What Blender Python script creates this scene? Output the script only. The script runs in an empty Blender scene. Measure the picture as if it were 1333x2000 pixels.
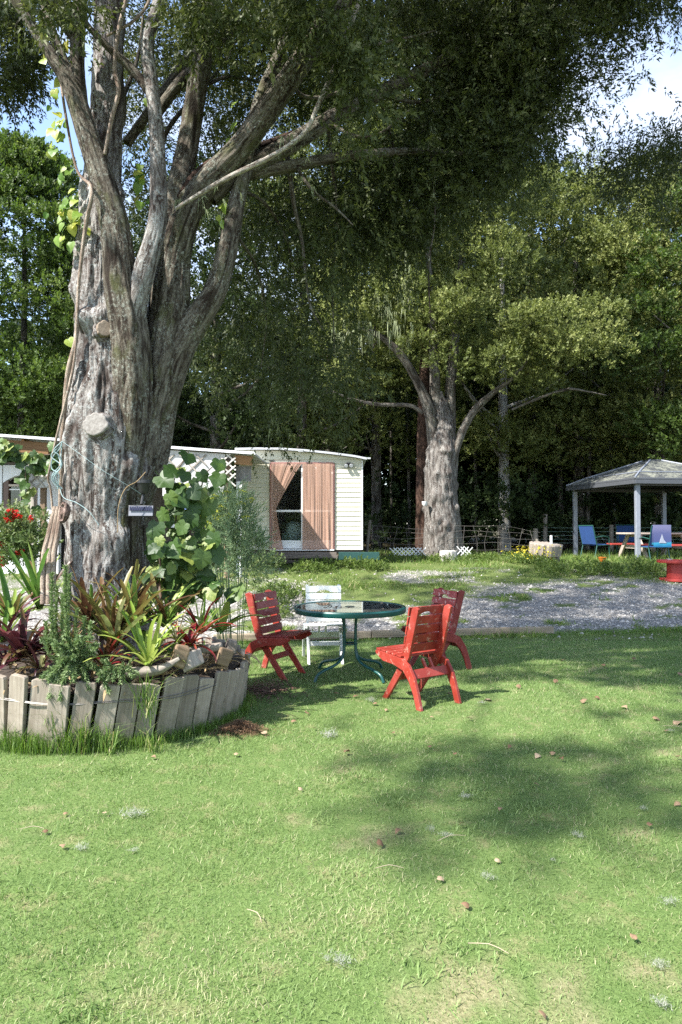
import bpy, math, random
import numpy as np
from mathutils import Vector, Matrix, Quaternion
random.seed(7)
RNG = np.random.default_rng(11)
SC = bpy.context.scene
COL = SC.collection
PI = math.pi

# ------------------------------------------------------------------ camera
EYE = 1.56
FPX = 1333.3                      # focal length in photo pixels (24 mm on a 36 mm tall frame)
PITCH = math.atan(33.0 / FPX)
cam_data = bpy.data.cameras.new('camera')
cam = bpy.data.objects.new('camera', cam_data)
COL.objects.link(cam)
cam.location = (0, 0, EYE)
cam.rotation_euler = (PI / 2 + PITCH, 0, 0)
cam_data.sensor_fit = 'VERTICAL'
cam_data.sensor_height = 36.0
cam_data.lens = 24.0
cam_data.clip_start = 0.05
cam_data.clip_end = 900.0
SC.camera = cam

# ------------------------------------------------------------------ sky, sun, exposure
SUN_EL = math.radians(49.0)
SUN_H = (-0.83, -0.56)           # horizontal direction towards the sun
_n = math.hypot(*SUN_H)
SUN = Vector((SUN_H[0] / _n * math.cos(SUN_EL), SUN_H[1] / _n * math.cos(SUN_EL), math.sin(SUN_EL)))
SUNV = np.array(SUN)
world = bpy.data.worlds.new('World')
SC.world = world
world.use_nodes = True
wn, wl = world.node_tree.nodes, world.node_tree.links
wn.clear()
sky = wn.new('ShaderNodeTexSky'); sky.sky_type = 'NISHITA'; sky.sun_disc = False
sky.sun_elevation = SUN_EL
sky.sun_rotation = math.atan2(SUN.x, SUN.y)
sky.air_density = 1.0; sky.dust_density = 0.6; sky.ozone_density = 1.0
wtc = wn.new('ShaderNodeTexCoord')
wmap = wn.new('ShaderNodeMapping'); wmap.inputs['Scale'].default_value = (1.6, 1.6, 3.2)
wnoise = wn.new('ShaderNodeTexNoise'); wnoise.inputs['Scale'].default_value = 2.1
wnoise.inputs['Detail'].default_value = 7.0; wnoise.inputs['Roughness'].default_value = 0.55
wramp = wn.new('ShaderNodeValToRGB')
wramp.color_ramp.elements[0].position = 0.44; wramp.color_ramp.elements[0].color = (0.08, 0.08, 0.08, 1)
wramp.color_ramp.elements[1].position = 0.68; wramp.color_ramp.elements[1].color = (0.92, 0.92, 0.92, 1)
wmix = wn.new('ShaderNodeMixRGB'); wmix.inputs[2].default_value = (2.9, 3.15, 3.7, 1)
wbg = wn.new('ShaderNodeBackground'); wbg.inputs['Strength'].default_value = 0.15
wout = wn.new('ShaderNodeOutputWorld')
wl.new(wtc.outputs['Generated'], wmap.inputs['Vector']); wl.new(wmap.outputs[0], wnoise.inputs['Vector'])
wl.new(wnoise.outputs['Fac'], wramp.inputs['Fac']); wl.new(wramp.outputs['Color'], wmix.inputs['Fac'])
wl.new(sky.outputs['Color'], wmix.inputs[1]); wl.new(wmix.outputs[0], wbg.inputs['Color'])
wl.new(wbg.outputs[0], wout.inputs['Surface'])

sun_data = bpy.data.lights.new('sun', 'SUN')
sun_data.energy = 4.6
sun_data.angle = math.radians(0.8)
sun_data.color = (1.0, 0.965, 0.91)
sun = bpy.data.objects.new('sun', sun_data)
COL.objects.link(sun)
sun.location = (-12, -6, 20)
sun.rotation_euler = SUN.to_track_quat('Z', 'Y').to_euler()

SC.view_settings.view_transform = 'Standard'
SC.view_settings.look = 'None'
SC.view_settings.exposure = 1.56
SC.view_settings.gamma = 1.0
SC.view_settings.use_curve_mapping = False
SC.render.engine = 'CYCLES'
SC.cycles.max_bounces = 5
SC.cycles.diffuse_bounces = 2
SC.cycles.glossy_bounces = 3
SC.cycles.transmission_bounces = 4
SC.cycles.transparent_max_bounces = 8
SC.cycles.caustics_reflective = False
SC.cycles.caustics_refractive = False
SC.cycles.use_denoising = False

# ------------------------------------------------------------------ placing helpers
_cp, _sp = math.cos(PITCH), math.sin(PITCH)
def at(px, py, Y):
    """the point of the place at depth Y metres that the photograph shows at pixel (px, py)"""
    u, v = (px - 666.5) / FPX, (1000 - py) / FPX
    d = (u, _cp - v * _sp, _sp + v * _cp)
    t = Y / d[1]
    return Vector((d[0] * t, Y, EYE + d[2] * t))

def gz(x, y):
    """height of the terrain"""
    y = np.asarray(y, float); x = np.asarray(x, float)
    t = np.clip((y - 9.9) / 6.1, 0, 1)
    z = 0.74 * (0.75 * t + 0.25 * t * t * (3 - 2 * t))
    z = z + np.clip(y - 18, 0, 40) * 0.012
    z = z + 0.012 * np.sin(x * 0.9 + 0.4) * np.sin(y * 0.7) * np.clip((y - 2) / 4, 0, 1)
    return z
def gzf(x, y): return float(gz(x, y))

def _hash(ix, iy, iz, seed):
    h = (ix.astype(np.int64) * 374761393 + iy.astype(np.int64) * 668265263 + iz.astype(np.int64) * 2147483647 + seed * 974711) & 0xFFFFFFFF
    h = ((h ^ (h >> 13)) * 1274126177) & 0xFFFFFFFF
    h = ((h ^ (h >> 16)) * 2246822519) & 0xFFFFFFFF
    return ((h ^ (h >> 15)) & 0xFFFFFF) / float(0xFFFFFF)
def vnoise(x, y, z, seed=0):
    x, y, z = np.broadcast_arrays(np.asarray(x, float), np.asarray(y, float), np.asarray(z, float))
    ix, iy, iz = np.floor(x), np.floor(y), np.floor(z)
    fx, fy, fz = x - ix, y - iy, z - iz
    fx, fy, fz = [f * f * (3 - 2 * f) for f in (fx, fy, fz)]
    out = 0
    for dx in (0, 1):
        for dy in (0, 1):
            for dz in (0, 1):
                w = (fx if dx else 1 - fx) * (fy if dy else 1 - fy) * (fz if dz else 1 - fz)
                out = out + w * _hash(ix + dx, iy + dy, iz + dz, seed)
    return out
def fbm(x, y, z, seed=0, oct=4):
    a, s, tot = 0.5, 0.0, 0.0
    for k in range(oct):
        s = s + a * vnoise(np.asarray(x) * 2 ** k, np.asarray(y) * 2 ** k, np.asarray(z) * 2 ** k, seed + k * 17)
        tot += a; a *= 0.5
    return s / tot

# ------------------------------------------------------------------ object helpers
def link(o, parent=None):
    COL.objects.link(o)
    if parent is not None:
        o.parent = parent
    return o
def tag(o, label=None, cat=None, group=None, kind=None):
    if label: o['label'] = label
    if cat: o['category'] = cat
    if group: o['group'] = group
    if kind: o['kind'] = kind
    return o
def thing(name, label, cat, loc=(0, 0, 0), rotz=0.0, group=None):
    o = bpy.data.objects.new(name, None)
    o.empty_display_size = 0.1
    link(o); o.location = loc; o.rotation_euler = (0, 0, rotz)
    return tag(o, label, cat, group)
def np_mesh(name, V, F, attrs=None, smooth=False):
    """V (n,3), F (m,k): one mesh from numpy arrays"""
    V = np.ascontiguousarray(V, dtype=np.float32); F = np.ascontiguousarray(F, dtype=np.int32)
    me = bpy.data.meshes.new(name)
    me.vertices.add(len(V)); me.vertices.foreach_set('co', V.ravel())
    m, k = F.shape
    me.loops.add(m * k); me.loops.foreach_set('vertex_index', F.ravel())
    me.polygons.add(m); me.polygons.foreach_set('loop_start', np.arange(m, dtype=np.int32) * k)
    if smooth:
        me.polygons.foreach_set('use_smooth', np.ones(m, dtype=bool))
    for an, (typ, dom, data) in (attrs or {}).items():
        a = me.attributes.new(an, typ, dom)
        a.data.foreach_set('vector' if typ == 'FLOAT_VECTOR' else 'value', np.ascontiguousarray(data, dtype=np.float32).ravel())
    me.update(calc_edges=True)
    return me
def np_obj(name, V, F, mat, parent=None, attrs=None, smooth=False):
    me = np_mesh(name, V, F, attrs, smooth)
    me.materials.append(mat)
    return link(bpy.data.objects.new(name, me), parent)
def mesh_obj(name, me, parent=None, loc=None, rot=None, scale=None):
    o = link(bpy.data.objects.new(name, me), parent)
    if loc is not None: o.location = loc
    if rot is not None: o.rotation_euler = rot
    if scale is not None: o.scale = scale if hasattr(scale, '__len__') else (scale,) * 3
    return o

class MB:
    """collects shapes of ONE part"""
    def __init__(s): s.v, s.f = [], []
    def add(s, vs, fs):
        b = len(s.v); s.v += [tuple(p) for p in vs]; s.f += [tuple(i + b for i in f) for f in fs]; return s
    def box(s, c, d, rot=None):
        hx, hy, hz = d[0] / 2, d[1] / 2, d[2] / 2
        vs = [Vector((x, y, z)) for x in (-hx, hx) for y in (-hy, hy) for z in (-hz, hz)]
        if rot is not None: vs = [rot @ p for p in vs]
        c = Vector(c)
        return s.add([p + c for p in vs], [(0, 1, 3, 2), (4, 6, 7, 5), (0, 4, 5, 1), (2, 3, 7, 6), (0, 2, 6, 4), (1, 5, 7, 3)])
    def bar(s, a, b, w, h, up=(0, 0, 1)):
        a, b = Vector(a), Vector(b); d = b - a; L = d.length; d.normalize()
        u = Vector(up); x = d.cross(u)
        if x.length < 1e-4: x = d.cross(Vector((1, 0, 0)))
        x.normalize(); u = x.cross(d).normalized()
        R = Matrix((x, d, u)).transposed()
        return s.box((a + b) / 2, (w, L, h), R)
    def prism(s, poly, mapf, t0, t1):
        n = len(poly)
        vs = [mapf(p[0], p[1], t0) for p in poly] + [mapf(p[0], p[1], t1) for p in poly]
        return s.add(vs, [tuple(range(n - 1, -1, -1)), tuple(range(n, 2 * n))] + [(i, (i + 1) % n, n + (i + 1) % n, n + i) for i in range(n)])
    def tube(s, pts, rad, seg=8, cap=True):
        pts = [Vector(p) for p in pts]; n = len(pts)
        if not hasattr(rad, '__len__'): rad = [rad] * n
        vs, fs = [], []
        t0 = (pts[1] - pts[0]).normalized()
        x = t0.cross(Vector((0, 0, 1)))
        if x.length < 0.05: x = t0.cross(Vector((1, 0, 0)))
        x.normalize()
        for i in range(n):
            t = (pts[min(i + 1, n - 1)] - pts[max(i - 1, 0)]).normalized()
            x = (x - t * x.dot(t)).normalized(); y = t.cross(x)
            for k in range(seg):
                a = 2 * PI * k / seg
                vs.append(pts[i] + (x * math.cos(a) + y * math.sin(a)) * rad[i])
        for i in range(n - 1):
            for k in range(seg):
                k2 = (k + 1) % seg
                fs.append((i * seg + k, i * seg + k2, (i + 1) * seg + k2, (i + 1) * seg + k))
        if cap: fs += [tuple(range(seg - 1, -1, -1)), tuple(range((n - 1) * seg, n * seg))]
        return s.add(vs, fs)
    def lathe(s, prof, seg=32, c=(0, 0, 0)):
        n = len(prof); vs = []
        for r, z in prof:
            for k in range(seg):
                a = 2 * PI * k / seg
                vs.append((c[0] + r * math.cos(a), c[1] + r * math.sin(a), c[2] + z))
        fs = []
        for i in range(n - 1):
            for k in range(seg):
                k2 = (k + 1) % seg
                fs.append((i * seg + k, i * seg + k2, (i + 1) * seg + k2, (i + 1) * seg + k))
        fs += [tuple(range(seg - 1, -1, -1)), tuple(range((n - 1) * seg, n * seg))]
        return s.add(vs, fs)
    def mesh(s, name, mat, smooth=False):
        me = bpy.data.meshes.new(name)
        me.from_pydata([tuple(v) for v in s.v], [], s.f)
        me.materials.append(mat)
        if smooth:
            me.polygons.foreach_set('use_smooth', np.ones(len(me.polygons), dtype=bool))
        me.update()
        return me
    def build(s, name, mat, parent=None, bevel=0.0, smooth=False, label=None):
        o = link(bpy.data.objects.new(name, s.mesh(name, mat, smooth)), parent)
        if bevel:
            m = o.modifiers.new('bevel', 'BEVEL'); m.width = bevel; m.segments = 2; m.limit_method = 'ANGLE'
        if smooth:
            try:
                m = o.modifiers.new('split', 'EDGE_SPLIT'); m.split_angle = math.radians(40)
            except Exception: pass
        if label: o['label'] = label
        return o

def catmull(P, n):
    """resample a polyline (k,d) through a Catmull-Rom spline to n rows, even in arc length of the first 3 columns"""
    P = np.asarray(P, float); k = len(P)
    Q = np.vstack([2 * P[0] - P[1], P, 2 * P[-1] - P[-2]])
    out = []
    for i in range(k - 1):
        p0, p1, p2, p3 = Q[i], Q[i + 1], Q[i + 2], Q[i + 3]
        for t in np.linspace(0, 1, 24, endpoint=False):
            out.append(0.5 * ((2 * p1) + (-p0 + p2) * t + (2 * p0 - 5 * p1 + 4 * p2 - p3) * t * t + (-p0 + 3 * p1 - 3 * p2 + p3) * t ** 3))
    out.append(P[-1]); out = np.array(out)
    L = np.concatenate([[0], np.cumsum(np.linalg.norm(np.diff(out[:, :3], axis=0), axis=1))])
    s = np.linspace(0, L[-1], n)
    return np.stack([np.interp(s, L, out[:, j]) for j in range(out.shape[1])], 1), s

# ------------------------------------------------------------------ materials
def newmat(name):
    m = bpy.data.materials.new(name); m.use_nodes = True
    nt = m.node_tree; nt.nodes.clear()
    out = nt.nodes.new('ShaderNodeOutputMaterial')
    return m, nt, out
def N(nt, typ, **kw):
    n = nt.nodes.new('ShaderNode' + typ)
    for k, v in kw.items():
        if k in n.inputs: n.inputs[k].default_value = v
        else: setattr(n, k, v)
    return n
def ramp(nt, fac, stops):
    r = N(nt, 'ValToRGB'); cr = r.color_ramp
    while len(cr.elements) < len(stops): cr.elements.new(0.5)
    for e, (p, c) in zip(cr.elements, stops):
        e.position = p; e.color = (*c, 1) if len(c) == 3 else c
    nt.links.new(fac, r.inputs['Fac'])
    return r.outputs['Color']
def coords(nt, kind='Object', scale=(1, 1, 1), attr=None):
    if attr:
        src = N(nt, 'Attribute', attribute_name=attr).outputs['Vector']
    else:
        src = N(nt, 'TexCoord').outputs[kind]
    mp = N(nt, 'Mapping'); mp.inputs['Scale'].default_value = scale
    nt.links.new(src, mp.inputs['Vector'])
    return mp.outputs['Vector']
def noise(nt, vec, scale=5.0, detail=5.0, rough=0.6, dist=0.0):
    n = N(nt, 'TexNoise'); n.inputs['Scale'].default_value = scale; n.inputs['Detail'].default_value = detail
    n.inputs['Roughness'].default_value = rough; n.inputs['Distortion'].default_value = dist
    nt.links.new(vec, n.inputs['Vector'])
    return n.outputs['Fac']
def mixc(nt, fac, a, b, mode='MIX'):
    m = N(nt, 'MixRGB'); m.blend_type = mode
    for i, x in ((0, fac), (1, a), (2, b)):
        if hasattr(x, 'links') or hasattr(x, 'is_linked'): nt.links.new(x, m.inputs[i])
        else: m.inputs[i].default_value = x if i == 0 else (*x[:3], 1)
    return m.outputs[0]
def bump(nt, h, strength=0.3, dist=0.01, normal=None):
    b = N(nt, 'Bump'); b.inputs['Strength'].default_value = strength; b.inputs['Distance'].default_value = dist
    nt.links.new(h, b.inputs['Height'])
    if normal is not None: nt.links.new(normal, b.inputs['Normal'])
    return b.outputs['Normal']
def principled(nt, out, col, rough=0.6, spec=0.4, metal=0.0, normal=None):
    p = N(nt, 'BsdfPrincipled')
    if hasattr(col, 'is_linked'): nt.links.new(col, p.inputs['Base Color'])
    else: p.inputs['Base Color'].default_value = (*col, 1)
    if hasattr(rough, 'is_linked'): nt.links.new(rough, p.inputs['Roughness'])
    else: p.inputs['Roughness'].default_value = rough
    p.inputs['Specular IOR Level'].default_value = spec; p.inputs['Metallic'].default_value = metal
    if normal is not None: nt.links.new(normal, p.inputs['Normal'])
    nt.links.new(p.outputs[0], out.inputs['Surface'])
    return p

def m_paint(name, c, c2=None, rough=0.5, wear=None, scale=6.0, bumps=0.15, amt=0.5, spec=0.4):
    """painted or plain surface: colour drifts between c and c2, worn spots show `wear`"""
    m, nt, out = newmat(name)
    v = coords(nt); n1 = noise(nt, v, scale, 6, 0.65)
    c2 = c2 or tuple(x * 0.75 for x in c)
    col = ramp(nt, n1, [(0.30, c2), (0.70, c)])
    n2 = noise(nt, v, scale * 7, 4, 0.7)
    if wear:
        f = ramp(nt, noise(nt, v, scale * 3.1, 8, 0.75), [(1 - amt * 0.75, (0, 0, 0)), (min(1 - amt * 0.75 + 0.06, 1.0), (1, 1, 1))])
        col = mixc(nt, f, col, wear)
    principled(nt, out, col, rough, spec, 0, bump(nt, n2, bumps, 0.004))
    return m
def m_wood(name, c_dark, c_light, axis=2, rough=0.75, stain=None, fine=1.0, damp=None):
    """grain runs along `axis` of the board; each board drifts in tone"""
    m, nt, out = newmat(name)
    sc = [34.0 * fine] * 3; sc[axis] = 1.6 * fine
    v = coords(nt, 'Object', tuple(sc)); g = noise(nt, v, 1.0, 6, 0.65, 0.4)
    info = N(nt, 'ObjectInfo')
    col = ramp(nt, g, [(0.25, c_dark), (0.72, c_light)])
    hsv = N(nt, 'HueSaturation')
    mr = N(nt, 'MapRange'); mr.inputs['To Min'].default_value = 0.72; mr.inputs['To Max'].default_value = 1.22
    nt.links.new(info.outputs['Random'], mr.inputs['Value']); nt.links.new(mr.outputs[0], hsv.inputs['Value'])
    nt.links.new(col, hsv.inputs['Color']); col = hsv.outputs[0]
    big = noise(nt, coords(nt, 'Object'), 3.3, 5, 0.65)
    if stain:
        f = ramp(nt, big, [(0.46, (0, 0, 0)), (0.66, (0.75, 0.75, 0.75))])
        col = mixc(nt, f, col, stain)
    if damp:      # algae creeping up from the foot of the board
        sp = N(nt, 'SeparateXYZ'); nt.links.new(N(nt, 'TexCoord').outputs['Object'], sp.inputs[0])
        ma = N(nt, 'Math', operation='MULTIPLY_ADD'); ma.inputs[1].default_value = -2.2; nt.links.new(sp.outputs['Z'], ma.inputs[0]); nt.links.new(noise(nt, coords(nt, 'Object'), 11, 6, 0.7), ma.inputs[2])
        col = mixc(nt, ramp(nt, ma.outputs[0], [(0.05, (0, 0, 0)), (0.40, (0.75, 0.75, 0.75))]), col, damp)
        blot = ramp(nt, noise(nt, coords(nt, 'Object', (22, 22, 7)), 1.0, 8, 0.75), [(0.56, (0, 0, 0)), (0.66, (0.7, 0.7, 0.7))])
        col = mixc(nt, blot, col, tuple(c * 0.6 for c in c_dark))
    principled(nt, out, col, rough, 0.25, 0, bump(nt, g, 0.5, 0.006))
    return m
def m_leaf(name, c1, c2, c3=None, trans=0.35, rough=0.5, spec=0.35, veins=False, world_scale=0.0):
    """leaves: tone from the per-face `tint`, some light passing through"""
    m, nt, out = newmat(name)
    t = N(nt, 'Attribute', attribute_name='tint').outputs['Fac']
    stops = [(0.0, c1), (0.75, c2)] + ([(1.0, c3)] if c3 else [])
    col = ramp(nt, t, stops)
    p = N(nt, 'BsdfPrincipled'); p.inputs['Roughness'].default_value = rough; p.inputs['Specular IOR Level'].default_value = spec
    nt.links.new(col, p.inputs['Base Color'])
    tr = N(nt, 'BsdfTranslucent')
    hs = N(nt, 'HueSaturation'); hs.inputs['Saturation'].default_value = 1.15; hs.inputs['Value'].default_value = 1.25
    nt.links.new(col, hs.inputs['Color']); nt.links.new(hs.outputs[0], tr.inputs['Color'])
    mx = N(nt, 'MixShader'); mx.inputs[0].default_value = trans
    nt.links.new(p.outputs[0], mx.inputs[1]); nt.links.new(tr.outputs[0], mx.inputs[2])
    nt.links.new(mx.outputs[0], out.inputs['Surface'])
    return m
def m_bigleaf(name, stops, trans=0.35, rough=0.4, spec=0.45, along='Z'):
    """broad leaves built one by one: colour by the leaf's own random number and a blotch along it"""
    m, nt, out = newmat(name)
    info = N(nt, 'ObjectInfo')
    v = coords(nt, 'Object'); n1 = noise(nt, v, 9.0, 4, 0.6)
    add = N(nt, 'Math', operation='MULTIPLY_ADD'); add.inputs[1].default_value = 0.55; 
    nt.links.new(n1, add.inputs[0]); 
    sub = N(nt, 'Math', operation='MULTIPLY_ADD'); sub.inputs[1].default_value = 0.9; sub.inputs[2].default_value = -0.22
    nt.links.new(info.outputs['Random'], sub.inputs[0]); nt.links.new(sub.outputs[0], add.inputs[2])
    col = ramp(nt, add.outputs[0], stops)
    p = N(nt, 'BsdfPrincipled'); p.inputs['Roughness'].default_value = rough; p.inputs['Specular IOR Level'].default_value = spec
    nt.links.new(col, p.inputs['Base Color'])
    nt.links.new(bump(nt, noise(nt, v, 40.0, 3, 0.6), 0.2, 0.004), p.inputs['Normal'])
    tr = N(nt, 'BsdfTranslucent'); nt.links.new(col, tr.inputs['Color'])
    mx = N(nt, 'MixShader'); mx.inputs[0].default_value = trans
    nt.links.new(p.outputs[0], mx.inputs[1]); nt.links.new(tr.outputs[0], mx.inputs[2])
    nt.links.new(mx.outputs[0], out.inputs['Surface'])
    return m
def m_bark(name, crack, mid, pale, lichen, lich_amt=0.5, scale=1.0, moss=None, moss_amt=0.3):
    """fibrous bark running along the stem (attribute `bark` = straightened coordinates)"""
    m, nt, out = newmat(name)
    va = coords(nt, attr='bark', scale=(23 * scale, 23 * scale, 4.2 * scale))
    fib = noise(nt, va, 1.0, 8, 0.74, 0.9)
    vb = coords(nt, attr='bark', scale=(7, 7, 3.0)); big = noise(nt, vb, 1.0, 4, 0.6)
    vc = coords(nt, attr='bark', scale=(1, 1, 0.8)); spots = noise(nt, vc, 46.0, 5, 0.75)
    col = ramp(nt, fib, [(0.40, crack), (0.50, mid), (0.64, pale)])
    lf = ramp(nt, spots, [(0.62 - 0.2 * lich_amt, (0, 0, 0)), (0.70 - 0.2 * lich_amt, (1, 1, 1))])
    lf2 = ramp(nt, big, [(0.35, (0, 0, 0)), (0.6, (1, 1, 1))])
    mul = mixc(nt, 1.0, lf, lf2, 'MULTIPLY')
    col = mixc(nt, mul, col, lichen)
    if moss:
        mf = ramp(nt, noise(nt, coords(nt, attr='bark', scale=(5, 5, 2.2)), 1.3, 6, 0.7), [(0.62 - 0.25 * moss_amt, (0, 0, 0)), (0.74 - 0.2 * moss_amt, (0.8, 0.8, 0.8))])
        col = mixc(nt, mf, col, moss)
    ck = N(nt, 'Attribute', attribute_name='crack').outputs['Fac']
    col = mixc(nt, ramp(nt, ck, [(0.25, (0, 0, 0)), (0.8, (0.85, 0.85, 0.85))]), col, tuple(c * 0.9 for c in crack))
    h = mixc(nt, 0.35, fib, spots)
    principled(nt, out, col, 0.9, 0.15, 0, bump(nt, h, 1.0, 0.03))
    return m
def m_plain(name, c, rough=0.5, spec=0.5, metal=0.0):
    m, nt, out = newmat(name)
    v = coords(nt); n = noise(nt, v, 12, 4, 0.6)
    col = ramp(nt, n, [(0.3, tuple(x * 0.82 for x in c)), (0.7, c)])
    principled(nt, out, col, rough, spec, metal)
    return m

# ================================================================== THE GROUND
def ground_masks(x, y):
    """how much loose gravel shows at (x, y): 1 bare gravel, 0 grown over"""
    n = fbm(x * 0.55 + 3, y * 0.9, 0, 5, 4)
    n2 = fbm(x * 2.1, y * 2.6, 0, 9, 3)
    edge = 9.75 + 0.145 * (x - 0.5) + 0.15 * (n2 - 0.5)
    far = 13.0 + 0.16 * x - 1.0 * np.exp(-((x - 0.9) / 0.9) ** 2) + 2.2 * (n - 0.5)
    far = np.where(x < -0.2, far + 1.3 * np.clip(-(x + 0.2), 0, 1), far)
    g = np.clip((y - edge) / 0.25, 0, 1) * np.clip((far - y) / 0.8 + 0.2, 0, 1)
    g = g * np.clip((0.70 - n2) / 0.10, 0, 1)
    patch = np.clip((n - 0.56) / 0.06, 0, 1) * (y > 12) * (y < 15.5) * 0.7
    return np.clip(np.maximum(g, patch * np.clip((0.6 - n2) / 0.1, 0, 1)), 0, 1)

def sheet(name, x0, x1, y0, y1, nx, ny, mat, dz=0.0, attrs=None, keep=None):
    xs, ys = np.linspace(x0, x1, nx), np.linspace(y0, y1, ny)
    X, Y = np.meshgrid(xs, ys)
    Z = gz(X, Y) + dz
    if name == 'ground': Z = Z - 0.3 * np.clip((19.0 - Y) / 1.5, 0, 1)
    V = np.stack([X.ravel(), Y.ravel(), Z.ravel()], 1)
    i = np.arange(nx * ny).reshape(ny, nx)
    F = np.stack([i[:-1, :-1].ravel(), i[:-1, 1:].ravel(), i[1:, 1:].ravel(), i[1:, :-1].ravel()], 1)
    at_ = {k: ('FLOAT', 'POINT', f(V[:, 0], V[:, 1])) for k, f in (attrs or {}).items()}
    return np_obj(name, V, F, mat, None, at_, smooth=True)

def bald(x, y):
    """worn turf: thin, tan patches, most of them in the near part of the lawn"""
    n = 0.55 * fbm(np.asarray(x) * 6.5 + 9, np.asarray(y) * 6.5, 0, 33, 4) + 0.45 * fbm(np.asarray(x) * 1.7 + 3, np.asarray(y) * 1.7, 0, 35, 3)
    near = np.clip((3.3 - np.asarray(y)) / 1.0, 0, 1) * (0.35 + 0.65 * np.clip((np.asarray(x) + 0.9) / 0.9, 0, 1))
    return np.clip((n - 0.645 + 0.115 * near) * 9, 0, 1)
# earth, leaf litter and far paddock
m, nt, out = newmat('forest_floor')
v = coords(nt); n1 = noise(nt, v, 1.3, 6, 0.7); n2 = noise(nt, v, 14, 4, 0.7)
col = mixc(nt, 0.5, ramp(nt, n1, [(0.35, (0.030, 0.024, 0.014)), (0.65, (0.055, 0.060, 0.022))]), ramp(nt, n2, [(0.3, (0.02, 0.016, 0.010)), (0.7, (0.085, 0.066, 0.040))]))
principled(nt, out, col, 0.95, 0.1, 0, bump(nt, n2, 0.6, 0.05)); M_FLOOR = m
# mown turf under the blades
m, nt, out = newmat('lawn_turf')
v = coords(nt); n1 = noise(nt, v, 1.1, 5, 0.6); n2 = noise(nt, v, 55, 4, 0.75); n3 = noise(nt, v, 5.0, 5, 0.7)
c = ramp(nt, n3, [(0.30, (0.085, 0.150, 0.040)), (0.54, (0.125, 0.190, 0.055)), (0.72, (0.30, 0.25, 0.14))])
c = mixc(nt, 0.45, c, ramp(nt, n2, [(0.3, (0.045, 0.080, 0.020)), (0.7, (0.18, 0.235, 0.085))]))
c = mixc(nt, ramp(nt, N(nt, 'Attribute', attribute_name='worn').outputs['Fac'], [(0.0, (0, 0, 0)), (1.0, (0.5, 0.5, 0.5))]), c, ramp(nt, n2, [(0.3, (0.20, 0.145, 0.09)), (0.7, (0.44, 0.35, 0.24))]))
principled(nt, out, c, 0.95, 0.1, 0, bump(nt, n2, 0.7, 0.02)); M_TURF = m
# gravel drive with grown-over patches
m, nt, out = newmat('gravel_bed')
v = coords(nt)
vo = N(nt, 'TexVoronoi'); vo.inputs['Scale'].default_value = 34.0; nt.links.new(v, vo.inputs['Vector'])
stone = mixc(nt, 0.55, ramp(nt, vo.outputs['Color'], [(0.2, (0.20, 0.186, 0.168)), (0.8, (0.46, 0.432, 0.39))]), ramp(nt, vo.outputs['Distance'], [(0.1, (0.26, 0.26, 0.27)), (0.6, (0.05, 0.05, 0.05))]))
n3 = noise(nt, v, 3.2, 6, 0.7); n2 = noise(nt, v, 40, 4, 0.75)
turf = mixc(nt, 0.5, ramp(nt, n3, [(0.32, (0.060, 0.105, 0.022)), (0.6, (0.11, 0.145, 0.04)), (0.75, (0.20, 0.18, 0.09))]), ramp(nt, n2, [(0.3, (0.03, 0.05, 0.012)), (0.7, (0.17, 0.19, 0.07))]))
f = N(nt, 'Attribute', attribute_name='bare').outputs['Fac']
col = mixc(nt, f, turf, stone)
principled(nt, out, col, 0.9, 0.15, 0, bump(nt, vo.outputs['Distance'], 0.6, 0.02)); M_GRAVEL = m
m, nt, out = newmat('gravel_stone')
t = N(nt, 'Attribute', attribute_name='tint').outputs['Fac']
principled(nt, out, ramp(nt, t, [(0.0, (0.16, 0.147, 0.132)), (0.6, (0.36, 0.336, 0.305)), (1.0, (0.60, 0.56, 0.50))]), 0.85, 0.2); M_STONE = m

tag(sheet('ground', -160, 160, -40, 260, 81, 121, M_FLOOR, -0.012), kind='structure')
tag(sheet('lawn', -9, 9, -3, 10.6, 281, 211, M_TURF, 0.0, {'worn': bald}), kind='structure')
tag(sheet('gravel_drive', -12, 13, 9.6, 19.4, 191, 79, M_GRAVEL, 0.004, {'bare': ground_masks}), kind='structure')

# ------------------------------------------------------------------ blades of grass
M_GRASS = m_leaf('grass_blade', (0.118, 0.195, 0.052), (0.250, 0.340, 0.125), (0.50, 0.45, 0.28), trans=0.38, rough=0.55, spec=0.25)
def blades(P, h, w, lean, bend, tint, three=True):
    """one blade per row of P: a narrow tapered strip, leaning and bending"""
    n = len(P)
    az = RNG.uniform(0, 2 * PI, n); fa = RNG.uniform(0, 2 * PI, n)
    dx, dy = np.cos(az), np.sin(az); sx, sy = np.cos(fa), np.sin(fa)
    hl = h * np.cos(lean); ho = h * np.sin(lean)
    z0 = np.zeros(n)
    side = np.stack([sx * w / 2, sy * w / 2, z0], 1)
    base = P
    tip = P + np.stack([dx * (ho + bend * h), dy * (ho + bend * h), hl * (1 - 0.35 * bend)], 1)
    if not three:
        V = np.stack([base - side, base + side, tip], 1).reshape(-1, 3)
        F = np.arange(n * 3).reshape(n, 3); return V, F, tint
    mid = P + np.stack([dx * ho * 0.5, dy * ho * 0.5, hl * 0.62], 1)
    V = np.stack([base - side, base + side, mid - side * 0.8, mid + side * 0.8, tip], 1).reshape(-1, 3)
    b = np.arange(n)[:, None] * 5
    F = np.concatenate([b + np.array([[0, 1, 3]]), b + np.array([[0, 3, 2]]), b + np.array([[2, 3, 4]])], 1).reshape(-1, 3)
    return V, F, np.repeat(tint, 3)
def join(parts):
    off = 0; Vs, Fs, Ts = [], [], []
    for V, F, T in parts:
        Vs.append(V); Fs.append(F + off); Ts.append(T); off += len(V)
    return np.concatenate(Vs), np.concatenate(Fs), np.concatenate(Ts)
PLC = np.array([-2.0, 5.95]); PLR = 1.13      # planter
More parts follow.
